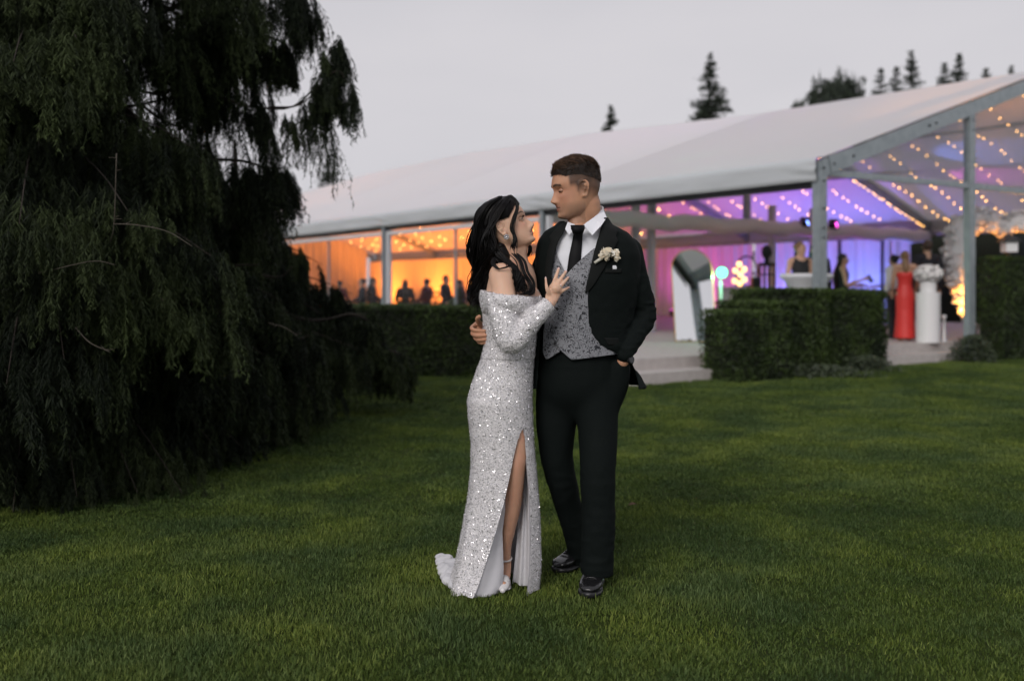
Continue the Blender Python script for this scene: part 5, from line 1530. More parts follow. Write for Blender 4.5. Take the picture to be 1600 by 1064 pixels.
# ---- body (one continuous surface)
g = G()
HV_ = head_grid(True)
g.add([Vector(p) for p in GH.world(HV_)], grid_faces(*HV_.shape[:2]))
ear(g, GH, 1, 1.05); ear(g, GH, -1, 1.05)
nb = P(916, 362, 4.39)
limb(g, [(GH(-0.025, 0, -0.02), 0.062), (GH(-0.035, 0, -0.075), 0.061), (P(912, 345, 4.375), 0.062), (nb, 0.072)], 12, 18)
limb(g, [(GH(0.015, 0, -0.095), 0.030), (P(902, 356, 4.345), 0.048)], 6, 12)
limb(g, [(P(912, 600, TD), 0.13), (P(908, 540, TD), 0.110), (P(915, 450, TD), 0.118), (P(917, 385, TD), 0.11)], 12, 16, 0.8, (0, 1, 0))
limb(g, [(P(868, 392, TD), 0.05), (P(916, 372, TD), 0.075), (P(982, 392, TD), 0.05)], 8, 12)
SHR, ELR, WRR = P(862, 392, 4.42), P(826, 474, 4.58), P(768, 520, 4.47)      # his right arm, behind her back
SHL, ELL, WRL = P(985, 394, 4.41), P(1004, 492, 4.43), P(972, 566, 4.31)     # his left arm, hand in the pocket
for a, b, c in ((SHR, ELR, WRR), (SHL, ELL, WRL)):
    limb(g, [(a, 0.052), (a.lerp(b, 0.5), 0.048), (b, 0.042), (b.lerp(c, 0.4), 0.04), (c, 0.028)], 16, 12)
# hand slipped into the pocket
limb(g, [(WRL, 0.029), (P(966, 586, 4.35), 0.036), (P(958, 606, 4.36), 0.034)], 8, 12, 0.55, (0, 1, 0))
for k in range(4):
    finger(g, [(960 - 4 * k, 606, 4.35 + .01 * k), (955 - 4 * k, 620, 4.35 + .01 * k), (951 - 4 * k, 630, 4.36 + .01 * k)], 0.009, 0.007)
finger(g, [(966, 588, 4.33), (958, 598, 4.32), (952, 606, 4.325)], 0.011, 0.009)
# right hand closed round her waist
limb(g, [(WRR, 0.030), (P(757, 516, 4.45), 0.036), (P(747, 514, 4.41), 0.034)], 8, 12, 0.62, (0, 1, 0))
finger(g, [(746, 506, 4.40), (737, 512, 4.345), (742, 516, 4.285), (757, 517, 4.262)], 0.0105, 0.0080)
finger(g, [(746, 513, 4.40), (738, 520, 4.345), (743, 524, 4.285), (759, 524, 4.258)], 0.0105, 0.0080)
finger(g, [(749, 521, 4.40), (742, 527, 4.345), (747, 531, 4.290), (759, 530.5, 4.262)], 0.0100, 0.0075)
finger(g, [(752, 528, 4.40), (747, 533, 4.345), (751, 536, 4.300), (760, 536, 4.275)], 0.0090, 0.0070)
finger(g, [(757, 512, 4.40), (749, 505, 4.36), (746, 498, 4.33), (749, 495, 4.31)], 0.0130, 0.0095)
# legs inside the trousers
LH, LK, LA = P(929, 592, 4.38), P(934, 752, 4.30), P(931, 896, 4.31)
RH, RK, RA = P(874, 592, 4.42), P(877, 742, 4.45), P(905, 868, 4.60)
for a, b, c in ((LH, LK, LA), (RH, RK, RA)):
    limb(g, [(a, 0.085), (a.lerp(b, 0.5), 0.065), (b, 0.048), (b.lerp(c, 0.4), 0.042), (c, 0.032)], 16, 12)
limb(g, [(LA, 0.034), (P(929, 910, 4.32), 0.03)], 6, 10); limb(g, [(RA, 0.034), (P(904, 880, 4.62), 0.03)], 6, 10)
me = remesh(g.me(), 0.0039, 2)
relax(me, np.clip((-0.16 - GH.local(coords(me))[:, 2]) / 0.03, 0, 1) * (coords(me)[:, 0] > -0.1), 10)
V = coords(me); L = GH.local(V)
col = np.tile(SK_G, (len(V), 1))
nzv = vnoise(V, 60, 3)[:, None]; col = col * (1 + 0.05 * nzv) * (1 + 0.10 * vnoise(V, 22, 5)[:, None] * np.array([0.4, 1.0, 1.0]))
near = (np.abs(L[:, 1]) < 0.09) & (L[:, 2] > -0.14) & (L[:, 0] > -0.13) & (L[:, 0] < 0.14)
x, y, z = L.T
def mixc(mask, c):
    m = np.clip(mask, 0, 1)[:, None] * near[:, None]; return col * (1 - m) + np.array(c) * m
ga = lambda v, c, s: np.exp(-((v - c) / s) ** 2)
face = (x > 0.03)
col = mixc(0.55 * ga(z, -0.02, .03) * ga(np.abs(y), 0.05, .03) * face, (0.52, 0.25, 0.17))                 # cheeks
col = mixc(0.35 * np.clip((-0.048 - z) / 0.02, 0, 1) * (x > -0.01), (0.16, 0.115, 0.09))                    # shaved beard
col = mixc(0.25 * ga(z, -0.05, .006) * (np.abs(y) < .028) * face, (0.14, 0.10, 0.08))
col = mixc(0.9 * ga(z, -0.0585, .0045) * ga(y, 0, .022) * (x > .07) + 0.9 * ga(z, -0.072, .005) * ga(y, 0, .021) * (x > .07), (0.40, 0.135, 0.11))   # lips
col = mixc(ga(z, -0.0655, .002) * (np.abs(y) < .025) * (x > .07), (0.10, 0.035, 0.03))
brow = ga(z - 0.0225 - 0.004 * np.sin((np.abs(y) - .012) / .036 * PI), 0, .0045) * (np.abs(y) > .010) * (np.abs(y) < .052) * (x > .04)
col = mixc(1.15 * brow, (0.022, 0.014, 0.010))
zz_ = z + 0.45 * np.clip(-x - 0.015, 0, 0.09)
fade = np.clip((zz_ + 0.034) / 0.050, 0, 1) ** 0.9 * np.clip((0.050 - x) / 0.010, 0, 1)
fade = np.where(x > 0.016, fade * np.clip((z - 0.004) / 0.02, 0, 1), fade)
col = mixc(0.93 * fade * (0.9 + 0.1 * nzv[:, 0]), (0.030, 0.021, 0.017))
sb = np.clip((z + 0.022) / 0.03, 0, 1) * ga(x, 0.015, .008) * (z < 0.03); col = mixc(0.6 * sb, (0.05, 0.035, 0.03))
set_col(me, 'skin', col)
groom = link('groom', me, M['skin'], None, True)
gbase = Vector((P(920, 920, 4.36).x, 4.36, 0)); groom.location = gbase; me.transform(Matrix.Translation(-gbase))
groom.name = 'person'
tag(groom, 'man in a black suit with grey vest and boutonniere, one hand in his pocket', 'person', 'wedding couple')
eye_obj(GH, 1, -0.28, (0.0, -0.45), groom, SK_G); eye_obj(GH, -1, -0.28, (0.0, -0.45), groom, SK_G)
# ---- hair
def hair_cap(H, grid, hairline, thick, nmat, parent, name='hair'):
    nz, nt = grid.shape[:2]
    A = grid.reshape(-1, 3).copy(); c = np.array([-0.005, 0, 0.02])
    d = A - c; d /= np.linalg.norm(d, axis=1)[:, None]
    t = thick(A)
    W_ = H.world(A + d * t[:, None]); B_ = H.world(A - d * 0.004)
    keep = hairline(A)
    F = []
    for i in range(nz - 1):
        for j in range(nt):
            a = i * nt + j; b = i * nt + (j + 1) % nt
            q = (a, b, b + nt, a + nt)
            if all(keep[k] for k in q): F.append(q)
    F.append(tuple(range((nz - 1) * nt, nz * nt)))
    g = G(); g.add(W_, F); g.add(B_, [tuple(reversed(f)) for f in F])
    return W_, d, keep, g
M['hair_g'] = mat('short brown hair', (0.014, 0.009, 0.007), 0.5, spec=0.3, attr=('tone', (0.20, 0.115, 0.070)))
M['hair_g2'] = mat('hair base', (0.015, 0.010, 0.008), 0.7)
hg = head_grid(True, 140, 150)
hg0 = hg.copy()
def g_line(A):
    x, y, z = A.T
    line = np.interp(x, [-.11, -.05, 0.0, .03, .055, .075, .1], [.010, .034, .052, .056, .054, .066, .068])
    return z > line
def g_thick(A):
    x, y, z = A.T
    line = np.interp(x, [-.11, -.05, 0.0, .03, .055, .075, .1], [.010, .034, .052, .056, .054, .066, .068])
    up = np.clip((z - line) / 0.045, 0, 1)
    top = np.clip((z - 0.055) / 0.04, 0, 1)
    return 0.0015 + 0.003 * up + 0.006 * top + 0.004 * top * ga(x, 0.0, 0.05) + 0.0015 * vnoise(A, 70, 3) * up
W_, D_, keep, gh = hair_cap(GH, hg0, g_line, g_thick, None, groom)
gh.obj('hair', M['hair_g2'], groom, True)
def strands_mesh(root, dirs, length, width, tone, bend=None):
    n = len(root)
    sd_ = np.cross(dirs, rng.normal(0, 1, (n, 3))); sd_ /= np.linalg.norm(sd_, axis=1)[:, None]; sd_ *= width
    mid = root + dirs * (length * 0.55)[:, None]; tip = root + dirs * length[:, None]
    if bend is not None: tip = tip + bend * length[:, None] * 0.45
    V = np.stack([root - sd_, root + sd_, mid + sd_ * .8, mid - sd_ * .8, tip], 1); b = np.arange(n)[:, None] * 5
    F = np.concatenate([b + np.array([[0, 1, 2]]), b + np.array([[0, 2, 3]]), b + np.array([[3, 2, 4]])])
    me = mesh_np('strands', V.reshape(-1, 3), F); set_attr(me, 'tone', np.repeat(tone, 5)); return me
A = hg0.reshape(-1, 3); idx = np.where(keep)[0]
pick = rng.choice(idx, 9000); jit = rng.normal(0, 0.002, (9000, 3))
loc = A[pick]; top = np.clip((loc[:, 2] - 0.055) / 0.04, 0, 1)
frt = np.clip((loc[:, 0] - 0.03) / 0.05, 0, 1)[:, None]
flow = (np.array([0.9, 0, 0.25]) * (1 - frt) + np.array([0.25, 0.25, 0.9]) * frt) * top[:, None] + np.array([-0.25, 0, -0.9]) * (1 - top)[:, None] + rng.normal(0, 0.16, (9000, 3))
flow -= D_[pick] * (flow * D_[pick]).sum(1)[:, None]
dl = flow + D_[pick] * (0.16 + 0.42 * top * rng.uniform(0.4, 1, 9000))[:, None]
dl /= np.linalg.norm(dl, axis=1)[:, None]
dw = dl @ GH.M
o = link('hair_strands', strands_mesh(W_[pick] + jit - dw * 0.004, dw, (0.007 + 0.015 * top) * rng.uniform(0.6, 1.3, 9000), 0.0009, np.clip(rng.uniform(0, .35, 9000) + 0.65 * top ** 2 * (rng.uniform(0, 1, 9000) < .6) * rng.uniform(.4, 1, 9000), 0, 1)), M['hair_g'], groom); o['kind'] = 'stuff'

# ---- shirt, tie, vest
front_patch('shirt', [(346, 886, 945), (360, 880, 944), (380, 868, 938), (400, 866, 926), (420, 868, 915), (436, 874, 905)], 0.004, 0.006, 'shirt', groom, 24, 34, None, 0.0035)
# collar stand and wings
g = G(); rings = []
for (du, dv, k) in ((0, 0, 1.0), (1.0, 11, 1.02), (2, 22, 1.10)):
    ring = []
    for j in range(36):
        a = 2 * PI * j / 36
        c = P(917 + du, 336 + dv, 4.385); rx, ry = 0.0735 * k, 0.070 * k
        xx, yy = rx * math.sin(a), -ry * math.cos(a)
        ring.append(c + Vector((xx, yy, 0.30 * xx + 0.36 * yy + 0.012)))
    rings.append(ring)
inner = [[p + (Vector((c0.x, c0.y, p.z)) - p).normalized() * 0.005 for p in r] for r, c0 in ((r, sum(r, Vector()) / 36) for r in reversed(rings))]
g.loft(rings + inner + [rings[0]], False); g.obj('collar', M['shirt'], groom, True)
def fold_poly(name, pts, m, parent, t=0.004, sub=0):
    q = [Vector(p) for p in pts]; k = len(q); n = (q[1] - q[0]).cross(q[2] - q[0]).normalized()
    if n.y > 0: n = -n
    c = sum(q, Vector()) / k
    g = G(); A = [p for p in q]; B = [p - n * t for p in q]
    g.add(A + [c + n * 0.003] + B, [(i, (i + 1) % k, k) for i in range(k)] + [(k + 1 + i, k + 1 + (i + 1) % k, (i + 1) % k, i) for i in range(k)] + [tuple(range(2 * k, k, -1))])
    return g.obj(name, M[m], parent)
fold_poly('collar_wing', [P(943, 328, 4.37), P(948, 340, 4.33), P(940, 352, 4.24), P(926, 367, 4.215), P(911, 352, 4.235), P(926, 341, 4.285)], 'shirt', groom)
fold_poly('collar_wing', [P(887, 347, 4.30), P(897, 351, 4.245), P(899, 357, 4.235), P(889, 367, 4.225), P(883, 358, 4.26)], 'shirt', groom)
front_patch('tie', [(362, 897, 911), (372, 895, 910), (400, 889, 908), (425, 885.5, 906), (440, 885, 905)], 0.012, 0.006, 'tie', groom, 9, 26, lambda a, b: 0.004 * math.sin(PI * a))
g = G(); g.loft([[P(903 - 0.5, 352, 4.222) + Vector((0.030 * math.cos(t * PI / 8), 0.016 * math.sin(t * PI / 8), 0)) for t in range(16)], [P(903, 358, 4.215) + Vector((0.029 * math.cos(t * PI / 8), 0.020 * math.sin(t * PI / 8), 0)) for t in range(16)],
                 [P(903, 366, 4.213) + Vector((0.020 * math.cos(t * PI / 8), 0.013 * math.sin(t * PI / 8), 0)) for t in range(16)]]); g.obj('tie_knot', M['tie'], groom, True)
vR = front_patch('vest', [(388, 928, 931), (400, 914, 930), (415, 898, 926), (430, 884, 922), (445, 876, 926), (470, 868, 926), (500, 863, 930), (525, 863, 936), (538, 868, 946), (548, 876, 962), (553, 882, 966), (558, 888, 930), (562, 893, 899)], 0.021, 0.008, 'vest', groom, 26, 60)
vL = front_patch('vest', [(384, 864, 868), (400, 860, 871), (420, 858, 880), (432, 857, 888), (480, 852, 880), (520, 849, 879), (545, 848, 880), (550, 848, 874), (556, 850, 864), (561, 853, 856)], 0.0165, 0.006, 'vest', groom, 20, 50)
for v in (452, 482, 512, 536):
    c = front(872 - (v - 452) * 0.06, v, 0.0215); g = G(); g.tube([c, c + Vector((0, -0.004, 0))], 0.006, 12); g.obj('button', M['dark_metal'], vR)

# ---- jacket
jl = [(345, 888), (352, 883), (380, 868), (410, 861), (450, 857), (500, 849), (560, 845), (606, 842)]
jr = [(345, 943), (352, 941), (389, 929), (430, 919), (460, 913), (500, 914), (520, 919), (538, 932), (550, 956), (562, 980), (580, 988), (606, 990)]
g = G(); rings = []
nv = 46
for i in range(nv):
    v = 346 + (606 - 346) * i / (nv - 1)
    z = CAMZ + (HV - v) * TD / FPX
    cx, rx, ry = torso(z)
    uc, hw = HU + cx * FPX / TD, rx * FPX / TD
    ul, ur = np.interp(v, *zip(*jl)), np.interp(v, *zip(*jr))
    def ang(u):
        s = max(-1, min(1, (u - uc) / hw * 0.965)); return math.copysign(math.asin(abs(s) ** (2.35 / 2)), s)
    a0, a1 = ang(ur), ang(ul) + 2 * PI
    outer = []; inner = []
    for j in range(64):
        a = a0 + (a1 - a0) * j / 63
        flare = 0.0
        o_ = 0.026 + flare
        outer.append(torso_pt(a, z, o_)); inner.append(torso_pt(a, z, o_ - 0.011))
    rings.append(outer + inner[::-1])
g.loft(rings)
def sleeve(g, a, b, c, r0, r1, r2, n=20):
    limb(g, [(a + Vector((0, 0, 0.005)), r0), (a.lerp(b, 0.45), r0 * 0.93), (b, r1), (b.lerp(c, 0.5), (r1 + r2) / 2), (c, r2)], n, 20)
sleeve(g, SHL + Vector((-0.012, 0, -0.004)), ELL + Vector((0.004, 0, 0)), WRL + Vector((0.010, 0, 0.044)), 0.068, 0.057, 0.044)
sleeve(g, SHR + Vector((0.012, 0, -0.004)), ELR, WRR + Vector((0.03, 0.0, 0.01)), 0.066, 0.057, 0.044)
me = remesh(g.me(), 0.0058, 4)
V = coords(me); N = normals(me)
ed = lambda p, a, b: None
def seg_dist(V, a, b):
    a, b = np.array(a), np.array(b); t = np.clip(((V - a) @ (b - a)) / ((b - a) @ (b - a)), 0, 1)
    return np.linalg.norm(V - (a + t[:, None] * (b - a)), axis=1)
wr_arm = np.exp(-(np.minimum(seg_dist(V, ELL.lerp(SHL, .35), ELL.lerp(WRL, .6)), seg_dist(V, WRL, ELL)) / 0.10) ** 2)
fold = np.abs(vnoise(V * np.array([1, 1, 2.6]), 16, 5)) * -1 + 0.5
disp = 0.013 * wr_arm * fold + 0.005 * vnoise(V * np.array([1, 1, .6]), 11, 6) + 0.0012 * vnoise(V, 40, 2)
put_coords(me, V + N * disp[:, None])
jacket = link('jacket', me, M['suit'], groom, True)
# lapels, collar, pockets lying on the jacket
front_patch('lapel', [(340, 944, 950), (352, 940, 958), (362, 937, 966), (368, 936, 962), (376, 933, 966), (395, 928, 957), (420, 922, 944), (445, 916, 928), (458, 914, 917)], 0.034, 0.006, 'lapel', jacket, 12, 40, lambda a, b: 0.006 * math.sin(PI * a) * (1 - b))
front_patch('lapel', [(347, 880, 889), (358, 868, 884), (370, 858, 877), (378, 860, 872), (395, 855, 867), (420, 852, 862), (448, 853, 858)], 0.034, 0.006, 'lapel', jacket, 10, 40, lambda a, b: 0.005 * math.sin(PI * a) * (1 - b))
front_patch('breast_pocket', [(420, 946, 972), (427, 945, 971)], 0.0290, 0.004, 'lapel', jacket, 10, 4)
front_patch('hip_pocket_flap', [(528, 944, 966), (540, 950, 968)], 0.0290, 0.004, 'lapel', jacket, 10, 5)
front_patch('pocket_square', [(415, 957.5, 962.5), (418, 957, 964), (421, 957.5, 963.5)], 0.0305, 0.003, 'shirt', jacket, 6, 5)
# boutonniere
M['rose'] = mat('ivory rose', (0.74, 0.62, 0.44), 0.6, attr=('tone', (0.88, 0.84, 0.74)))
M['stem_wrap'] = mat('pale stem wrap', (0.62, 0.60, 0.52), 0.6)
bc = front(949, 397, 0.05); r = empty('boutonniere', bc); tag(r, 'ivory rose boutonniere pinned to the groom\'s lapel', 'flower')
g = G(); g.tube([front(929, 411, 0.046), front(938, 405, 0.047), front(947, 400, 0.048)], [0.006, 0.007, 0.009], 8); g.obj('stem', M['stem_wrap'], r, True)
def rose(c, rad, seed, name):
    q = np.random.default_rng(seed); m = 46; ax = np.array([0.05, -0.92, 0.30])
    d = q.normal(0, 1, (m, 3)); d /= np.linalg.norm(d, axis=1)[:, None]; d = d + ax * 0.55; d /= np.linalg.norm(d, axis=1)[:, None]
    p = np.array(c) + d * (rad * q.uniform(0.35, 1.0, m))[:, None] * np.array([1, .8, 1])
    nn = d + q.normal(0, 0.45, (m, 3)); nn /= np.linalg.norm(nn, axis=1)[:, None]
    a = np.cross(nn, q.normal(0, 1, (m, 3))); a /= np.linalg.norm(a, axis=1)[:, None]; b = np.cross(nn, a)
    s_ = (rad * q.uniform(0.35, 0.62, m))[:, None]
    V = np.stack([p - a * s_ - b * s_ * .5, p + a * s_ - b * s_ * .5, p + a * s_ * .9 + b * s_ * .6 + nn * s_ * .3, p + b * s_ + nn * s_ * .1, p - a * s_ * .9 + b * s_ * .6 + nn * s_ * .3], 1).reshape(-1, 3)
    me = mesh_np(name, V, np.arange(m * 5).reshape(-1, 5)); set_attr(me, 'tone', np.repeat(q.uniform(0, 1, m), 5)); o = link(name, me, M['rose'], r); o['kind'] = 'stuff'; return o
rose(front(947, 396, 0.050), 0.026, 1, 'rose'); rose(front(941, 399, 0.052), 0.015, 4, 'rose_bud'); rose(front(951, 391, 0.052), 0.014, 5, 'rose_bud')
rose(front(963, 396, 0.044), 0.014, 2, 'small_flower'); rose(front(964, 403, 0.044), 0.013, 3, 'small_flower')
# ---- trousers
def vzz(v): return CAMZ + (HV - v) * TD / FPX
g = G()
limb(g, [(P(905, 545, TD), 0.185), (P(904, 575, TD), 0.19), (P(902, 605, 4.40), 0.185), (P(902, 632, 4.405), 0.145), (P(902, 652, 4.41), 0.085)], 14, 26, [0.76] * 9 + [0.74, 0.72, 0.7, 0.68, 0.66], (0, 1, 0), ball=False)
limb(g, [(P(967, 573, 4.335), 0.050), (P(963, 596, 4.35), 0.060), (P(955, 630, 4.36), 0.05), (P(948, 655, 4.36), 0.03)], 10, 16)
limb(g, [(LH, 0.102), (P(934, 668, 4.34), 0.089), (P(934, 740, 4.30), 0.0765), (P(935, 820, 4.30), 0.0715), (P(933, 870, 4.305), 0.0700), (LA + Vector((0.002, 0, 0.005)), 0.0700)], 26, 22, ball=False)
limb(g, [(RH, 0.104), (P(869, 655, 4.42), 0.093), (P(870, 712, 4.43), 0.0735), (P(879, 755, 4.46), 0.0660), (P(892, 805, 4.53), 0.0560), (P(903, 850, 4.58), 0.0500), (RA + Vector((0.004, 0.015, -0.016)), 0.0540)], 26, 22, ball=False)
me = remesh(g.me(), 0.0065, 4)
V = coords(me); N = normals(me)
low = np.clip((0.55 - V[:, 2]) / 0.5, 0, 1)
disp = 0.008 * (0.35 + low) * (0.5 - np.abs(vnoise(V * np.array([1, 1, 2.2]), 11, 8))) + 0.0012 * vnoise(V, 40, 2)
put_coords(me, V + N * disp[:, None])
Vt = coords(me); relax(me, np.clip(1 - np.abs(Vt[:, 2] - vzz(640)) / 0.20, 0, 1), 60)
trousers = link('trousers', me, M['suit'], groom, True)
# ---- shoes
def shoe(heel, toe, label_w, parent):
    heel, toe = Vector(heel), Vector(toe); heel.z = toe.z = 0.012
    f = (toe - heel); Ls = f.length; f.normalize(); s = Vector((f.y, -f.x, 0)); up = Vector((0, 0, 1))
    def ring(t, w, h0, h1, n=18, p=2.4):
        out = []
        for j in range(n):
            a = 2 * PI * j / n; e = 2 / p
            cs, sn = math.cos(a), math.sin(a)
            out.append(heel + f * (t * Ls) + s * (w * math.copysign(abs(cs) ** e, cs)) + up * (h0 + (h1 - h0) * (0.5 + 0.5 * math.copysign(abs(sn) ** e, sn))))
        return out
    g = G(); g.loft([ring(t, w, 0.022, h) for t, w, h in ((-.02, .012, .05), (0.0, .028, .078), (.08, .037, .092), (.22, .040, .100), (.36, .041, .098), (.48, .044, .084), (.60, .048, .070), (.74, .050, .060), (.86, .046, .055), (.95, .034, .048), (1.0, .014, .036))])
    b = link('shoe', remesh(g.me(), 0.004, 3), M['leather'], parent, True)
    g = G(); g.loft([ring(t, w, 0.0, 0.024, 18, 3) for t, w in ((-.03, .014), (0.0, .032), (.10, .041), (.30, .040), (.50, .045), (.72, .054), (.86, .050), (.96, .036), (1.015, .012))]); g.obj('sole', M['dark_metal'], b, True)
    for q in range(4):
        t = 0.40 + q * 0.065; hz = float(np.interp(t, [.36, .48, .60, .74], [.098, .084, .070, .060])) + 0.003
        c = heel + f * (t * Ls); g = G(); g.tube([c - s * 0.024 + up * (hz - .006), c + up * (hz + .003), c + s * 0.024 + up * (hz - .006)], 0.0032, 6); g.obj('lace', M['tie'], b, True)
    g = G(); c = heel + f * (0.70 * Ls); g.tube([heel + f * (0.70 * Ls) + s * (0.046 * math.cos(a)) + up * (0.026 + 0.040 * math.sin(a)) for a in np.linspace(0.1, PI - 0.1, 14)], 0.0022, 6); g.obj('toe_cap_seam', M['leather'], b, True)
shoe(P(932, 912, 4.40), P(919, 937, 4.155), 'front', groom)
shoe(P(913, 888, 4.675), P(868, 897, 4.53), 'rear', groom)
# ---- wrist watch
d = (WRL - ELL).normalized(); c = WRL - d * 0.012 + Vector((0.004, -0.004, 0.0))
wa = empty('wrist_watch', c); tag(wa, 'black wrist watch on the groom\'s left wrist', 'watch')
x = d.orthogonal().normalized(); y = d.cross(x)
ring = [c + (x * math.cos(a) + y * math.sin(a)) * 0.036 for a in np.linspace(0, 2 * PI, 25)]
g = G(); g.tube(ring, 0.0075, 8, False, flat=0.45, side=None); g.obj('strap', M['leather'], wa, True)
wd = Vector((0.62, -0.72, 0.1)).normalized(); wd = (wd - d * wd.dot(d)).normalized(); wc = c + wd * 0.037
g = G(); g.tube([wc - wd * 0.004, wc + wd * 0.008], [0.018, 0.017], 22); g.obj('case', M['dark_metal'], wa)
g = G(); g.tube([wc + wd * 0.0082, wc + wd * 0.0088], 0.0145, 22); g.obj('dial', mat('watch dial', (0.02, 0.02, 0.022), 0.1), wa)
# ================================================================ bride
BH = HeadFrame(P(792, 356, 4.31), R(-11), R(25), R(0), 1.02)
SK_B = np.array([0.72, 0.455, 0.325])
bv = [404, 412, 420, 432, 450, 470, 490, 510, 540, 575, 610, 650]
bcx = [809, 806, 803, 801, 800, 799, 798, 797, 797, 790, 781, 781]
bhw = [14, 22, 31, 37, 40, 41, 41, 39, 37, 41, 48, 46]
bry = [.050, .085, .115, .130, .132, .130, .122, .112, .102, .118, .140, .135]
BD = 4.31
bz = [CAMZ + (HV - v) * BD / FPX for v in bv]
def btorso(z):
    z_ = np.array(bz[::-1])
    return [float(np.interp(z, z_, np.array(a, dtype=float)[::-1])) for a in ([(u - HU) * BD / FPX for u in bcx], [h * BD / FPX for h in bhw], bry)]
def bring(z, off, n=40):
    cx, rx, ry = btorso(z)
    return [Vector((cx + (rx + off) * math.sin(2 * PI * j / n), BD - (ry + off) * math.cos(2 * PI * j / n), z)) for j in range(n)]
def vz(v, d=BD): return CAMZ + (HV - v) * d / FPX

BS, BE, BW = P(783, 432, 4.185), P(799, 533, 4.10), P(859, 474, 4.135)
FS, FE, FW = P(818, 428, 4.44), P(838, 505, 4.60), P(885, 500, 4.62)
g = G()
HVb = head_grid(False)
g.add([Vector(p) for p in BH.world(HVb)], grid_faces(*HVb.shape[:2]))
ear(g, BH, 1, 0.95); ear(g, BH, -1, 0.95)
limb(g, [(BH(-0.028, 0, -0.03), 0.050), (BH(-0.035, 0, -0.07), 0.049), (P(806, 398, 4.315), 0.049), (P(805, 416, 4.315), 0.060)], 12, 18)
limb(g, [(BH(0.04, 0, -0.088), 0.022), (P(811, 396, 4.30), 0.036)], 6, 12)
g.loft([bring(vz(v), 0.0) for v in (656, 640, 620, 600, 575, 550, 530, 510, 490, 470, 455, 442, 432, 424, 418, 412, 406)])
# collar bones and shoulders
limb(g, [(BS + Vector((0, 0, 0.0)), 0.052), (P(799, 421, 4.26), 0.046), (P(806, 417, 4.32), 0.045), (P(813, 421, 4.38), 0.046), (FS, 0.05)], 12, 12)
limb(g, [(P(822, 428, 4.27), 0.010), (P(812, 424, 4.20), 0.011), (P(799, 420, 4.17), 0.010)], 8, 8)
limb(g, [(P(829, 468, 4.235), 0.052), (P(828, 458, 4.24), 0.040)], 4, 12)
limb(g, [(P(831, 468, 4.36), 0.050), (P(829, 458, 4.36), 0.040)], 4, 12)
for a, b, c in ((BS, BE, BW), (FS, FE, FW)):
    limb(g, [(a + Vector((0, 0, 0.005)), 0.055), (a.lerp(b, 0.35), 0.050), (a.lerp(b, 0.7), 0.042), (b, 0.036), (b.lerp(c, 0.35), 0.036), (c, 0.023)], 20, 14)
# her hand spread on his chest
limb(g, [(BW, 0.024), (P(863, 463, 4.145), 0.030), (P(868, 451, 4.150), 0.029)], 8, 12, 0.52, (0, 1, 0))
finger(g, [(863, 452, 4.150), (866, 440, 4.145), (869.5, 430, 4.150), (873, 419.5, 4.175)], 0.0100, 0.0066)
finger(g, [(868, 450, 4.150), (874, 440, 4.140), (879, 432, 4.150), (884.5, 424, 4.178)], 0.0100, 0.0066)
finger(g, [(871.5, 453, 4.150), (878, 445, 4.140), (883, 439.5, 4.152), (888, 433.5, 4.180)], 0.0096, 0.0064)
finger(g, [(873, 459, 4.152), (879, 454.5, 4.145), (884, 452, 4.160), (889, 449, 4.182)], 0.0086, 0.0058)
finger(g, [(860, 463, 4.140), (855, 452, 4.125), (853, 444, 4.130), (852, 434, 4.150)], 0.0105, 0.0060)
limb(g, [(FW, 0.024), (P(905, 498, 4.62), 0.03)], 5, 10)
for k in range(4): finger(g, [(905, 492 + 4 * k, 4.62), (915, 491 + 4 * k, 4.61), (924, 491 + 4 * k, 4.60)], 0.008, 0.006)
finger(g, [(898, 492, 4.61), (904, 484, 4.60), (909, 480, 4.60)], 0.009, 0.006)
# legs
BHp, BK, BA = P(792, 600, 4.31), P(806, 722, 4.25), P(789, 872, 4.32)
limb(g, [(BHp, 0.075), (P(803, 660, 4.275), 0.066), (BK + Vector((0, 0, .03)), 0.052), (BK + Vector((-0.004, -.006, -0.02)), 0.047), (P(800, 785, 4.275), 0.044), (P(795, 815, 4.29), 0.039), (P(790, 850, 4.31), 0.027), (BA, 0.0255)], 26, 16)
limb(g, [(BA + Vector((0.002, 0.01, -0.01)), 0.027), (P(788, 893, 4.31), 0.030), (P(787, 906, 4.27), 0.027), (P(786.5, 914, 4.235), 0.018)], 10, 12, 0.7, (0, 0, 1))
FH, FK, FA = P(770, 600, 4.35), P(768, 735, 4.36), P(765, 880, 4.42)
limb(g, [(FH, 0.085), (P(769, 665, 4.35), 0.068), (FK, 0.048), (P(766, 800, 4.39), 0.042), (FA, 0.026)], 18, 14)
limb(g, [(FA, 0.027), (P(763, 905, 4.36), 0.030)], 5, 12)
me = remesh(g.me(), 0.0038, 2)
Lq = BH.local(coords(me)); Vq = coords(me)
wq = np.clip((-0.10 - Lq[:, 2]) / 0.04, 0, 1) * (1 - np.clip((Vq[:, 0] - P(845, 460, 4.15).x) / 0.02, 0, 1)) * (Vq[:, 2] > 0.25)
relax(me, wq, 40)
V = coords(me); L = BH.local(V)
col = np.tile(SK_B, (len(V), 1)); nzv = vnoise(V, 60, 3)[:, None]; col = col * (1 + 0.035 * nzv) * (1 + 0.07 * vnoise(V, 22, 5)[:, None] * np.array([0.4, 1.0, 1.0]))
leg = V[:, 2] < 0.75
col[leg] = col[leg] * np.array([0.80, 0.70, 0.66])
x, y, z = L.T
near = (np.abs(y) < 0.09) & (z > -0.13) & (x > -0.13) & (x < 0.14)
col = mixc(0.45 * ga(z, -0.025, .022) * ga(np.abs(y), 0.05, .025) * (x > .02), (0.62, 0.29, 0.21))
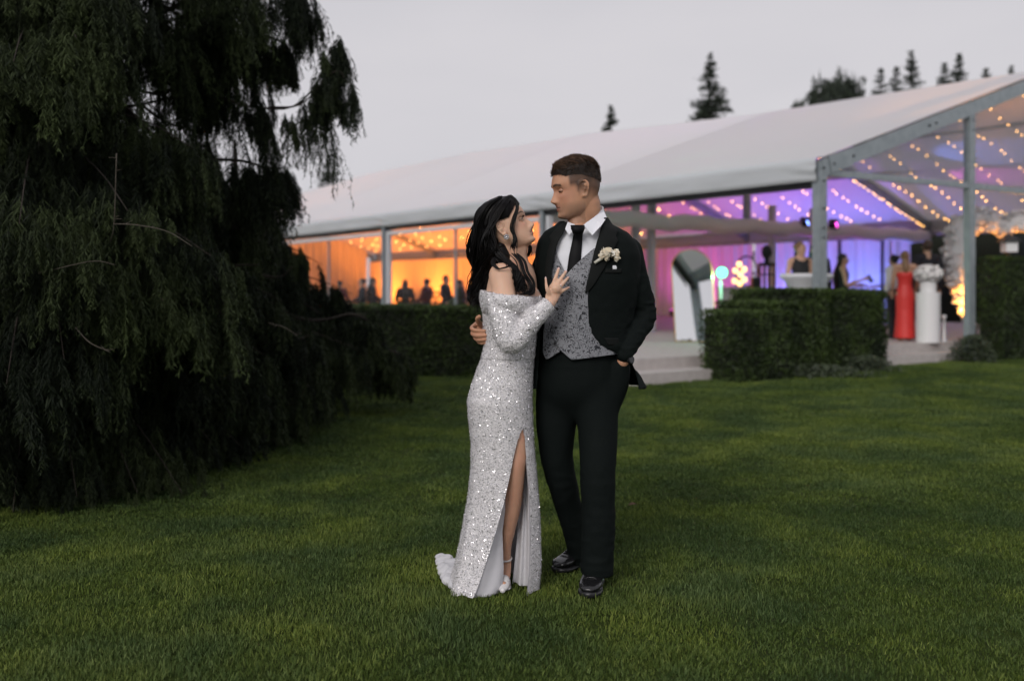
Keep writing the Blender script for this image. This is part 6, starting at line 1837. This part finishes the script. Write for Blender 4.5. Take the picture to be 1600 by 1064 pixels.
col = mixc(1.1 * ga(z, -0.0555, .0045) * ga(y, 0, .021) * (x > .075) + 1.1 * ga(z, -0.0695, .0055) * ga(y, 0, .020) * (x > .075), (0.33, 0.105, 0.095))
col = mixc(ga(z, -0.0625, .0018) * (np.abs(y) < .024) * (x > .075), (0.10, 0.03, 0.03))
brow = ga(z - 0.0245 - 0.006 * np.sin((np.abs(y) - .012) / .040 * PI), 0, .0032) * (np.abs(y) > .012) * (np.abs(y) < .055) * (x > .035)
col = mixc(1.1 * brow, (0.02, 0.013, 0.011))
col = mixc(0.45 * ga(z, 0.010, .006) * ga(np.abs(y), .034, .016) * (x > .05), (0.22, 0.13, 0.10))
tips = [(P(873, 419.5, 4.175), 0.010), (P(884.5, 424, 4.178), 0.010), (P(888, 433.5, 4.18), 0.010), (P(889, 449, 4.182), 0.009), (P(852, 434, 4.15), 0.010)]
for c, r_ in tips:
    k = np.linalg.norm(V - np.array(c), axis=1) < r_; col[k] = (0.70, 0.50, 0.47)
set_col(me, 'skin', col)
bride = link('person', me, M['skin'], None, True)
bb = Vector((P(780, 920, 4.33).x, 4.33, 0)); bride.location = bb; me.transform(Matrix.Translation(-bb))
tag(bride, 'woman with long black hair in a white sequinned gown, hand on the man\'s chest', 'person', 'wedding couple')
eye_obj(BH, -1, 0.16, (0.25, 0.10), bride, SK_B, r=0.0135); eye_obj(BH, 1, 0.16, (-0.1, 0.10), bride, SK_B, r=0.0135)
# lashes
for s in (-1,):
    for k in range(9):
        yy = s * (0.022 + 0.0026 * k); a = BH(0.0875 - 0.0007 * k, yy, 0.0065); b = BH(0.096 - 0.0006 * k, yy + s * 0.002, 0.013)
        g = G(); g.tube([a, a.lerp(b, .5) + BH.f * 0.001, b], [0.0007, 0.0005, 0.0002], 4)
        if k == 0: lg = g
        else: lg.add(g.v, g.f)
    o = lg.obj('eyelashes', M['tie'], bride); o['kind'] = 'stuff'

# ---- gown
def sequin_cloth():
    m = mat('sequinned tulle', (0.66, 0.63, 0.65), 0.45, spec=0.4)
    t = m.node_tree; b = t.nodes['Principled BSDF']; co = t.nodes.new('ShaderNodeTexCoord')
    v = t.nodes.new('ShaderNodeTexVoronoi'); v.inputs['Scale'].default_value = 260; t.links.new(co.outputs['Object'], v.inputs['Vector'])
    r = t.nodes.new('ShaderNodeValToRGB')
    r.color_ramp.elements[0].position = 0.0; r.color_ramp.elements[0].color = (0.60, 0.58, 0.60, 1); r.color_ramp.elements[1].position = 0.45; r.color_ramp.elements[1].color = (0.92, 0.89, 0.905, 1)
    s = t.nodes.new('ShaderNodeSeparateColor'); t.links.new(v.outputs['Color'], s.inputs[0]); t.links.new(s.outputs[0], r.inputs[0]); t.links.new(r.outputs[0], b.inputs['Base Color'])
    bp = t.nodes.new('ShaderNodeBump'); bp.inputs['Strength'].default_value = 0.9; bp.inputs['Distance'].default_value = 0.004
    t.links.new(v.outputs['Distance'], bp.inputs['Height']); t.links.new(bp.outputs[0], b.inputs['Normal'])
    return m
M['gown'] = sequin_cloth()
M['lining'] = fabric_translucent('white satin lining', (0.76, 0.75, 0.79), 0.2, 0.5, bump=(9, 0.35, 0.02))
M['tulle'] = fabric_translucent('soft white tulle', (0.80, 0.79, 0.82), 0.25, 0.8, bump=(60, 0.4, 0.01))
M['sequin'] = mat('silver sequins', (0.82, 0.80, 0.82), 0.18, 0.55, attr=('tone', (0.95, 0.93, 0.95)))
M['sequin_large'] = mat('bright silver sequins', (0.88, 0.87, 0.89), 0.13, 0.85)
M['sequin_dark'] = mat('dark sequins', (0.10, 0.10, 0.115), 0.15, 0.9)
g = G()
rings = []
for v in (560, 545, 530, 515, 500, 488, 478, 470, 464):
    rings.append(bring(vz(v), 0.008))
g.loft(rings)
limb(g, [(P(829, 474, 4.235), 0.056), (P(828, 466, 4.24), 0.048)], 4, 12)
limb(g, [(P(831, 474, 4.36), 0.054), (P(829, 466, 4.36), 0.048)], 4, 12)
# off-shoulder band wrapping arm and chest
rings = []
for v, hw, ry, tl in ((492, 42.5, .165, 0.0), (484, 45, .205, 0.02), (475, 46.5, .218, 0.03), (466, 46.5, .218, 0.03), (460, 45.5, .208, 0.03)):
    c = P(796.5, v, 4.285); rings.append([c + Vector((hw * BD / FPX * math.sin(2 * PI * j / 44), -ry * math.cos(2 * PI * j / 44), 0.016 * math.sin(2 * PI * j / 44) * -1 + 0.003 * math.sin(9 * j))) for j in range(44)])
g.loft(rings)
bodice_g = g
SLV = [(P(782, 470, 4.155), 0.060), (P(788, 500, 4.12), 0.058), (BE + Vector((-0.002, 0, -0.004)), 0.053), (BE.lerp(BW, 0.35), 0.049), (BE.lerp(BW, 0.75), 0.040), (BE.lerp(BW, 1.0) , 0.033)]
limb(g, SLV, 24, 20, ball=False)
limb(g, [(FS.lerp(FE, .3), 0.058), (FE, 0.05), (FW, 0.036)], 12, 14, ball=False)
me = remesh(g.me(), 0.0048, 4)
V = coords(me); N = normals(me)
wa_ = np.exp(-(seg_dist(V, BS.lerp(BE, .5), BE.lerp(BW, .6)) / 0.08) ** 2)
put_coords(me, V + N * (0.007 * wa_ * vnoise(V * np.array([1, 1, 1.8]), 17, 3) + 0.0014 * vnoise(V, 120, 4))[:, None])
bodice = link('gown_bodice', me, M['gown'], bride, True)
# skirt with a slit: rows of (v at 4.31 m, left u, right u, depth radius)
rows = [(520, 757.5, 836, .108), (540, 758, 835, .108), (560, 752, 834, .114), (580, 744, 833, .126), (600, 737, 832, .138), (625, 730, 831, .148), (655, 732, 832, .146), (690, 736, 834, .142),
        (730, 735.5, 838, .142), (770, 732, 842, .148), (810, 725, 845, .158), (850, 717, 846, .172), (885, 709, 846, .190), (905, 704, 844, .205), (919, 700, 842, .215)]
rv, rl, rr_, rd = [np.array(a, dtype=float) for a in zip(*rows)]
NT, NR = 150, 96
def skirt_pt(v, th, off=0.0):
    l, r, q = np.interp(v, rv, rl), np.interp(v, rv, rr_), np.interp(v, rv, rd)
    t = max(0, (v - 640) / 280)
    cx = ((l + r) / 2 - HU) * BD / FPX; rx = (r - l) / 2 * BD / FPX
    cy = BD + 0.03 * t
    w = 1 + (0.030 * math.sin(6 * th + 1.2) + 0.022 * math.sin(11 * th)) * t ** 1.3 + 0.006 * math.sin(5 * th + v * 0.02)
    z = max(0.008 + 0.006 * math.sin(9 * th), vz(v) + (0.010 * math.sin(7 * th) if t > .9 else 0))
    return Vector((cx + (rx * w + off) * math.sin(th), cy - (q * w + off) * math.cos(th), z))
TR = R(46)
def slit_left(v): return TR - R(72) * max(0, min(1, (v - 664) / 256)) ** 0.56
def skirt_mesh(off, v0=520, name='gown_skirt'):
    V = []; vs = np.linspace(v0, 919, NR)
    for v in vs:
        a0, a1 = TR, slit_left(v) + 2 * PI
        for j in range(NT): V.append(tuple(skirt_pt(v, a0 + (a1 - a0) * j / (NT - 1), off)))
    F = [(i * NT + j, (i + 1) * NT + j, (i + 1) * NT + j + 1, i * NT + j + 1) for i in range(NR - 1) for j in range(NT - 1)]
    return mesh_np(name, V, F)
sk = skirt_mesh(0.0); skirt = link('gown_skirt', sk, M['gown'], bride, True)
link('lining', skirt_mesh(-0.005, 600, 'lining'), M['lining'], bride, True)
# white satin turned out along the slit
rows_f = [(690, 805, 808), (720, 797, 802), (760, 785, 793), (800, 775, 789), (830, 767, 785), (860, 758, 786), (890, 748, 787), (915, 741, 785), (930, 737, 779), (938, 735, 768)]
fv, fl_, fr_ = [np.array(a, dtype=float) for a in zip(*rows_f)]
Vf = []; nu, nv = 14, 44
for i in range(nv):
    v = 690 + 248 * i / (nv - 1); l, r = np.interp(v, fv, fl_), np.interp(v, fv, fr_)
    for j in range(nu):
        a = j / (nu - 1); t = i / (nv - 1)
        dd = 4.178 + 0.03 * (1 - t) + (0.05 * a - 0.035 * math.sin(PI * a) * t) + 0.012 * math.sin(7 * a + 5 * t) * t
        p = P(l + (r - l) * a, v, dd); p.z = max(p.z, 0.010); Vf.append(tuple(p))
me = mesh_np('slit_facing', Vf, [(i * nu + j, (i + 1) * nu + j, (i + 1) * nu + j + 1, i * nu + j + 1) for i in range(nv - 1) for j in range(nu - 1)])
link('slit_facing', me, M['lining'], bride, True)
# inner tulle falling behind the leg
Vf = []
for i in range(30):
    t = i / 29; v = 670 + 245 * t
    for j in range(16):
        a = j / 15; u = (818 - 4 * t) + (-14 * t + (24 + 10 * t) * a * 1.0) * (0.25 + 0.75 * t); dd = 4.36 + 0.012 * math.sin(14 * a) - 0.06 * a - 0.02 * t
        p = P(u, v, dd); p.z = max(p.z, 0.015 + 0.01 * math.sin(8 * a)); Vf.append(tuple(p))
link('inner_tulle', mesh_np('inner_tulle', Vf, [(i * 16 + j, (i + 1) * 16 + j, (i + 1) * 16 + j + 1, i * 16 + j + 1) for i in range(29) for j in range(15)]), M['tulle'], bride, True)
# short train crumpled on the grass behind
g = G()
for u, v, d, r_ in ((712, 888, 4.52, .060), (703, 882, 4.62, .052), (694, 876, 4.70, .044), (687, 871, 4.77, .030), (705, 900, 4.50, .058), (697, 897, 4.58, .046), (690, 893, 4.64, .030), (708, 914, 4.38, .050), (716, 922, 4.32, .046), (702, 912, 4.42, .034), (728, 930, 4.24, .036), (716, 896, 4.46, .07), (722, 905, 4.40, .06)):
    c = P(u, v, d); g.ell((c.x, c.y, 0.022), (r_, r_ * 1.25, r_ * 0.48), 14, 10)
me = remesh(g.me(), 0.005, 3); V = coords(me); N = normals(me)
fd = 0.009 * vnoise(V * np.array([1, 1, 1.5]), 24, 31) + 0.004 * (0.5 - np.abs(vnoise(V, 40, 32)))
V = V + N * fd[:, None]; V[:, 2] = np.maximum(V[:, 2], 0.004); put_coords(me, V)
link('train', me, M['tulle'], bride, True)
# sequins sewn over bodice and skirt
def sample(me, n, off):
    me.calc_loop_triangles(); T_ = np.empty(len(me.loop_triangles) * 3, dtype=np.int32); me.loop_triangles.foreach_get('vertices', T_); T_ = T_.reshape(-1, 3)
    V = coords(me); a, b, c = V[T_[:, 0]], V[T_[:, 1]], V[T_[:, 2]]
    cr_ = np.cross(b - a, c - a); ar = np.linalg.norm(cr_, axis=1); p = ar / ar.sum()
    k = rng.choice(len(T_), n, p=p); r1, r2 = np.sqrt(rng.uniform(0, 1, n)), rng.uniform(0, 1, n)
    q = a[k] * (1 - r1)[:, None] + b[k] * (r1 * (1 - r2))[:, None] + c[k] * (r1 * r2)[:, None]
    nn = cr_[k] / (ar[k][:, None] + 1e-12)
    return q + nn * off, nn
def sequins(me, n, r0, r1, tilt, name, m, parent):
    p, nn = sample(me, n, 0.0025)
    d = nn + rng.normal(0, tilt, (n, 3)); d /= np.linalg.norm(d, axis=1)[:, None]
    a = np.cross(d, rng.normal(0, 1, (n, 3))); a /= np.linalg.norm(a, axis=1)[:, None]; b = np.cross(d, a)
    r = rng.uniform(r0, r1, n)[:, None]; w = np.array(wloc(parent))
    V = np.stack([p + (a * math.cos(t) + b * math.sin(t)) * r for t in np.linspace(0, 2 * PI, 6, endpoint=False)], 1).reshape(-1, 3)
    me2 = mesh_np(name, V + w, np.arange(n * 6).reshape(-1, 6)); set_attr(me2, 'tone', np.repeat(rng.uniform(0, 1, n), 6))
    o = link(name, me2, M[m], parent); o['kind'] = 'stuff'
for me_, par, f in ((sk, skirt, 1.0), (bodice.data, bodice, 0.62)):
    sequins(me_, int(26000 * f), 0.0010, 0.0024, 0.42, 'sequins', 'sequin', par)
    sequins(me_, int(1300 * f), 0.0020, 0.0033, 0.35, 'large_sequins', 'sequin_large', par)
    sequins(me_, int(650 * f), 0.0014, 0.0026, 0.3, 'dark_sequins', 'sequin_dark', par)

# ---- shoes and jewellery
M['ivory'] = mat('ivory satin', (0.70, 0.68, 0.68), 0.4)
g = G()
g.tube([P(786, 918, 4.225) + Vector((0, 0, -0.004)), P(787, 908, 4.28) + Vector((0, 0, -0.028)), P(788, 893, 4.335) + Vector((0, 0, -0.032))], [0.030, 0.033, 0.026], 12, flat=0.25, side=(0, 0, 1))
hp = P(789, 890, 4.345); g.tube([hp + Vector((0, 0, -0.02)), Vector((hp.x, hp.y + 0.005, 0.002))], [0.012, 0.006], 10)
g.obj('sandal', M['ivory'], bride, True)
g = G(); limb(g, [(P(787, 908, 4.262), 0.029), (P(786, 917, 4.225), 0.025), (P(785.5, 922, 4.195), 0.012)], 10, 14, 0.6, (0, 0, 1)); g.obj('shoe_toe', M['ivory'], bride, True)
ring = [BA + Vector((0.0285 * math.cos(a), 0.0285 * math.sin(a), 0.006 * math.sin(a))) for a in np.linspace(0, 2 * PI, 21)]
g = G(); g.tube(ring, 0.004, 6, False); g.obj('ankle_strap', M['ivory'], bride, True)
M['crystal'] = mat('crystal', (0.85, 0.86, 0.9), 0.08, 0.9)
ec = BH(-0.004, -0.090, -0.047); er = empty('earring', ec); tag(er, 'sparkling flower shaped earring in the bride\'s ear', 'earring')
ef = Vector((0.15, -0.95, 0.1)).normalized(); ex = ef.orthogonal().normalized(); ey = ef.cross(ex)
g = G(); g.ell(ec, 0.0042, 10, 8); g.obj('centre_stone', M['crystal'], er, True)
for k in range(6):
    a = k * PI / 3; c = ec + (ex * math.cos(a) + ey * math.sin(a)) * 0.0088; g = G(); g.ell(c, 0.0043, 8, 6); g.obj('stone', M['crystal'], er)
rc = P(876.5, 447, 4.143); g = G(); dd = (P(878, 445, 4.14) - P(871.5, 453, 4.15)).normalized(); x = dd.orthogonal().normalized(); y = dd.cross(x)
g.tube([rc + (x * math.cos(a) + y * math.sin(a)) * 0.0102 for a in np.linspace(0, 2 * PI, 17)], 0.0013, 6, False); g.ell(rc + Vector((-0.002, -0.0115, 0.002)), 0.003, 8, 6)
o = g.obj('ring', M['crystal'], None, True); tag(o, 'thin ring with a stone on the bride\'s finger', 'ring')

# ---- long black hair
M['hair_b'] = mat('black hair', (0.0045, 0.0038, 0.0042), 0.42, spec=0.22)
hgb = head_grid(False, 150, 160)
def b_line_z(x): return np.interp(x, [-.11, -.075, -.05, -.032, .0, .035, .06, .08, .1], [-.09, -.075, -.03, .027, .028, .024, .045, .066, .070])
def b_keep(A): return A[:, 2] > b_line_z(A[:, 0])
def b_thick(A):
    x, y, z = A.T
    up = np.clip((z - b_line_z(x)) / 0.03, 0, 1)
    return 0.006 + 0.013 * up + 0.006 * np.clip(-x / 0.08, 0, 1) + 0.0015 * vnoise(A, 60, 3)
W_, D_, keep, gh = hair_cap(BH, hgb, b_keep, b_thick, None, bride)
# volume behind
limb(gh, [(P(772, 345, 4.33), 0.070), (P(764, 375, 4.34), 0.078), (P(765, 398, 4.36), 0.066), (P(760, 418, 4.38), 0.040)], 14, 18, 1.1, (0, 1, 0))
limb(gh, [(P(782, 388, 4.29), 0.038), (P(786, 405, 4.28), 0.034)], 5, 12)
limb(gh, [(P(765, 350, 4.285), 0.042), (P(766, 380, 4.285), 0.044), (P(772, 402, 4.28), 0.034)], 8, 14)
gh.obj('hair', M['hair_b'], bride, True)
lg = G()
def lock(pts, r0, r1, wav, ph, n=22, turns=2.6, wstart=0.4):
    for sub_ in range(5):
        of = [Vector((rr0.gauss(0, 1), rr0.gauss(0, 1), rr0.gauss(0, .5))) for _ in range(2)]
        S = spline(pts, n); out = []; rad = []; p2 = ph + rr0.gauss(0, .35); w2 = wav * rr0.uniform(.8, 1.25); rs = r0 * rr0.uniform(.30, .5); ln_ = rr0.uniform(.86, 1.0)
        for i in range(n):
            t = i / (n - 1); f = t * ln_ * (n - 1); a = min(int(f), n - 2); p = S[a] + (S[a + 1] - S[a]) * (f - a)
            q = P(p[0], p[1], p[2]); w = w2 * max(0, (t - wstart) / (1 - wstart)) ** 0.8
            sp = r0 * 0.75 * (0.6 + 0.9 * t)
            q = q + Vector((w * math.sin(p2 + turns * 2 * PI * t), w * math.cos(p2 + turns * 2 * PI * t), 0)) + (of[0] * (1 - t) + of[1] * t) * sp; out.append(q)
            rad.append(rs * min(1, 0.35 + t * 6) * (1 - t) ** 0.35 + 0.0006 * t)
        lg.tube(out, rad, 4, caps=False)
rr0 = random.Random(11)
j_ = lambda s: rr0.gauss(0, s)
for k in range(60):        # back, near side: crown round the back of the head and down behind the shoulder
    a = j_(3.5); b = j_(5.5); dd = rr0.uniform(-0.07, 0.09)
    lock([(783 + 0.5 * a, 307 + abs(a) * .4, 4.30 + dd * .6), (762 + a, 322, 4.29 + dd), (750.5 + b * .6, 352, 4.30 + dd), (749 + b, 390, 4.33 + dd), (751 + b * .8, 425, 4.37 + dd * .6), (748 + b * .7, 455, 4.39 + dd * .4), (744 + b * .6, 478 + j_(6), 4.40 + dd * .3)], 0.0062, 0.001, 0.019, rr0.choice([0.4, 1.2, 2.0, 4.2]) + j_(.3), turns=3.0, wstart=.3)
for k in range(62):        # side: over the ear top, swept back, hanging to the shoulder
    a = j_(4); b = j_(6); dd = rr0.uniform(-0.05, 0.05)
    lock([(795 + .6 * a, 306 + abs(a) * .5, 4.28 + dd * .3), (785 + a, 320, 4.235 + dd * .3), (771 + a, 343, 4.225 + dd * .4), (763 + b * .8, 372, 4.235 + dd), (768 + b, 395, 4.25 + dd), (762 + b, 416, 4.30 + dd * .6), (756 + b * .8, 440 + j_(8), 4.34 + dd * .4)], 0.0058, 0.001, 0.016, rr0.choice([0.4, 1.6, 3.4]) + j_(.3), turns=2.8, wstart=.4)
for k in range(34):        # from behind the ear over the shoulder to the front
    b = j_(3.5); dd = rr0.uniform(-0.03, 0.04)
    lock([(769 + b, 350, 4.225), (769 + b, 376, 4.225 + dd * .5), (779 + b, 396, 4.215 + dd * .5), (794 + b, 410, 4.19 + dd * .5), (806 + b * .8, 428, 4.165 + dd * .3), (811 + b * .8, 444, 4.16 + dd * .3), (818 + b, 456 + j_(4), 4.155)], 0.0050, 0.001, 0.014, rr0.choice([0.3, 2.2, 4.0]) + j_(.3), turns=2.6)
for k in range(9):         # loose curls over the chest
    b = j_(3)
    lock([(800 + b, 396, 4.22), (812 + b, 408, 4.20), (817 + b, 425, 4.17), (826 + b, 440, 4.165), (829 + b * .6, 452, 4.16), (822 + b, 460, 4.155), (815 + b, 457 + j_(2), 4.15)], 0.0036, 0.0008, 0.005, rr0.uniform(0, 6))
for k in range(8):        # face-framing strands
    a = j_(1.6); 
    lock([(797 + a, 305, 4.25), (806 + a * .8, 314, 4.222), (808.5 + a * .6, 326, 4.215), (803.5 + a, 342, 4.215), (800.5 + a, 358, 4.215), (805 + a, 372, 4.21), (803 + a * 1.3, 384, 4.21), (803 + a * 2, 396 + j_(4), 4.21)], 0.0036, 0.0008, 0.004, rr0.uniform(0, 6))
for k in range(8):         # far-side strands seen past the neck
    a = j_(1.2); lock([(815 + a, 378, 4.42), (826 + a, 384, 4.44), (827 + a, 392, 4.44), (823 + a, 402, 4.44)], 0.005, 0.001, 0.002, rr0.uniform(0, 6), n=14)
for k in range(6):
    a = j_(2); lock([(772 + a, 402, 4.16), (770 + a, 412, 4.14), (778 + a, 420, 4.125), (790 + a, 418, 4.125), (800, 414, 4.135)], 0.0022, 0.0006, 0.002, 0, n=16)
for k in range(46):        # temple: combed back over the top of the ear
    t0 = rr0.uniform(0, 1); pts = []
    x0 = 0.080 - 0.055 * t0; z0 = 0.062 + 0.045 * t0
    for q_ in np.linspace(0, 1, 9):
        x = x0 + (-0.075 - x0) * q_; yy = -(0.030 + (0.080 - 0.030) * min(1, q_ * 1.6)) * (1 - 0.25 * t0 * (1 - q_)); zz = z0 + (0.022 + 0.03 * t0 - z0) * min(1, q_ * 1.25) ** 1.2 - 0.05 * max(0, q_ - .75) * 4 * .6
        rad_ = 1.10 + 0.03 * math.sin(PI * q_); pts.append(BH(x * 1.02, yy * rad_ * 1.03, zz + j_(0.0012)))
    lg.tube(pts, [0.0028 * (0.4 + 0.6 * math.sin(PI * min(1, q_ + .1))) for q_ in np.linspace(0, 1, 9)], 5, caps=False)
for k in range(140):        # crown: combed back from the parting
    a = rr0.uniform(-1, 1); yy = a * 0.062
    pts = []
    for t in np.linspace(0, 1, 8):
        x = 0.055 - 0.155 * t; zz = 0.112 * math.sqrt(max(0.02, 1 - ((x + 0.012) / 0.118) ** 2 - (yy / 0.085) ** 2 * 0.9)) + 0.024
        p = BH(x, yy * (1 + 0.15 * t), zz + j_(0.001)); pts.append(p)
    lg.tube(pts, [0.0022 * (0.4 + math.sin(PI * min(1, t + .12)) * .6) for t in np.linspace(0, 1, 8)], 5, caps=False)
o = lg.obj('hair_locks', M['hair_b'], bride, True); o['kind'] = 'stuff'
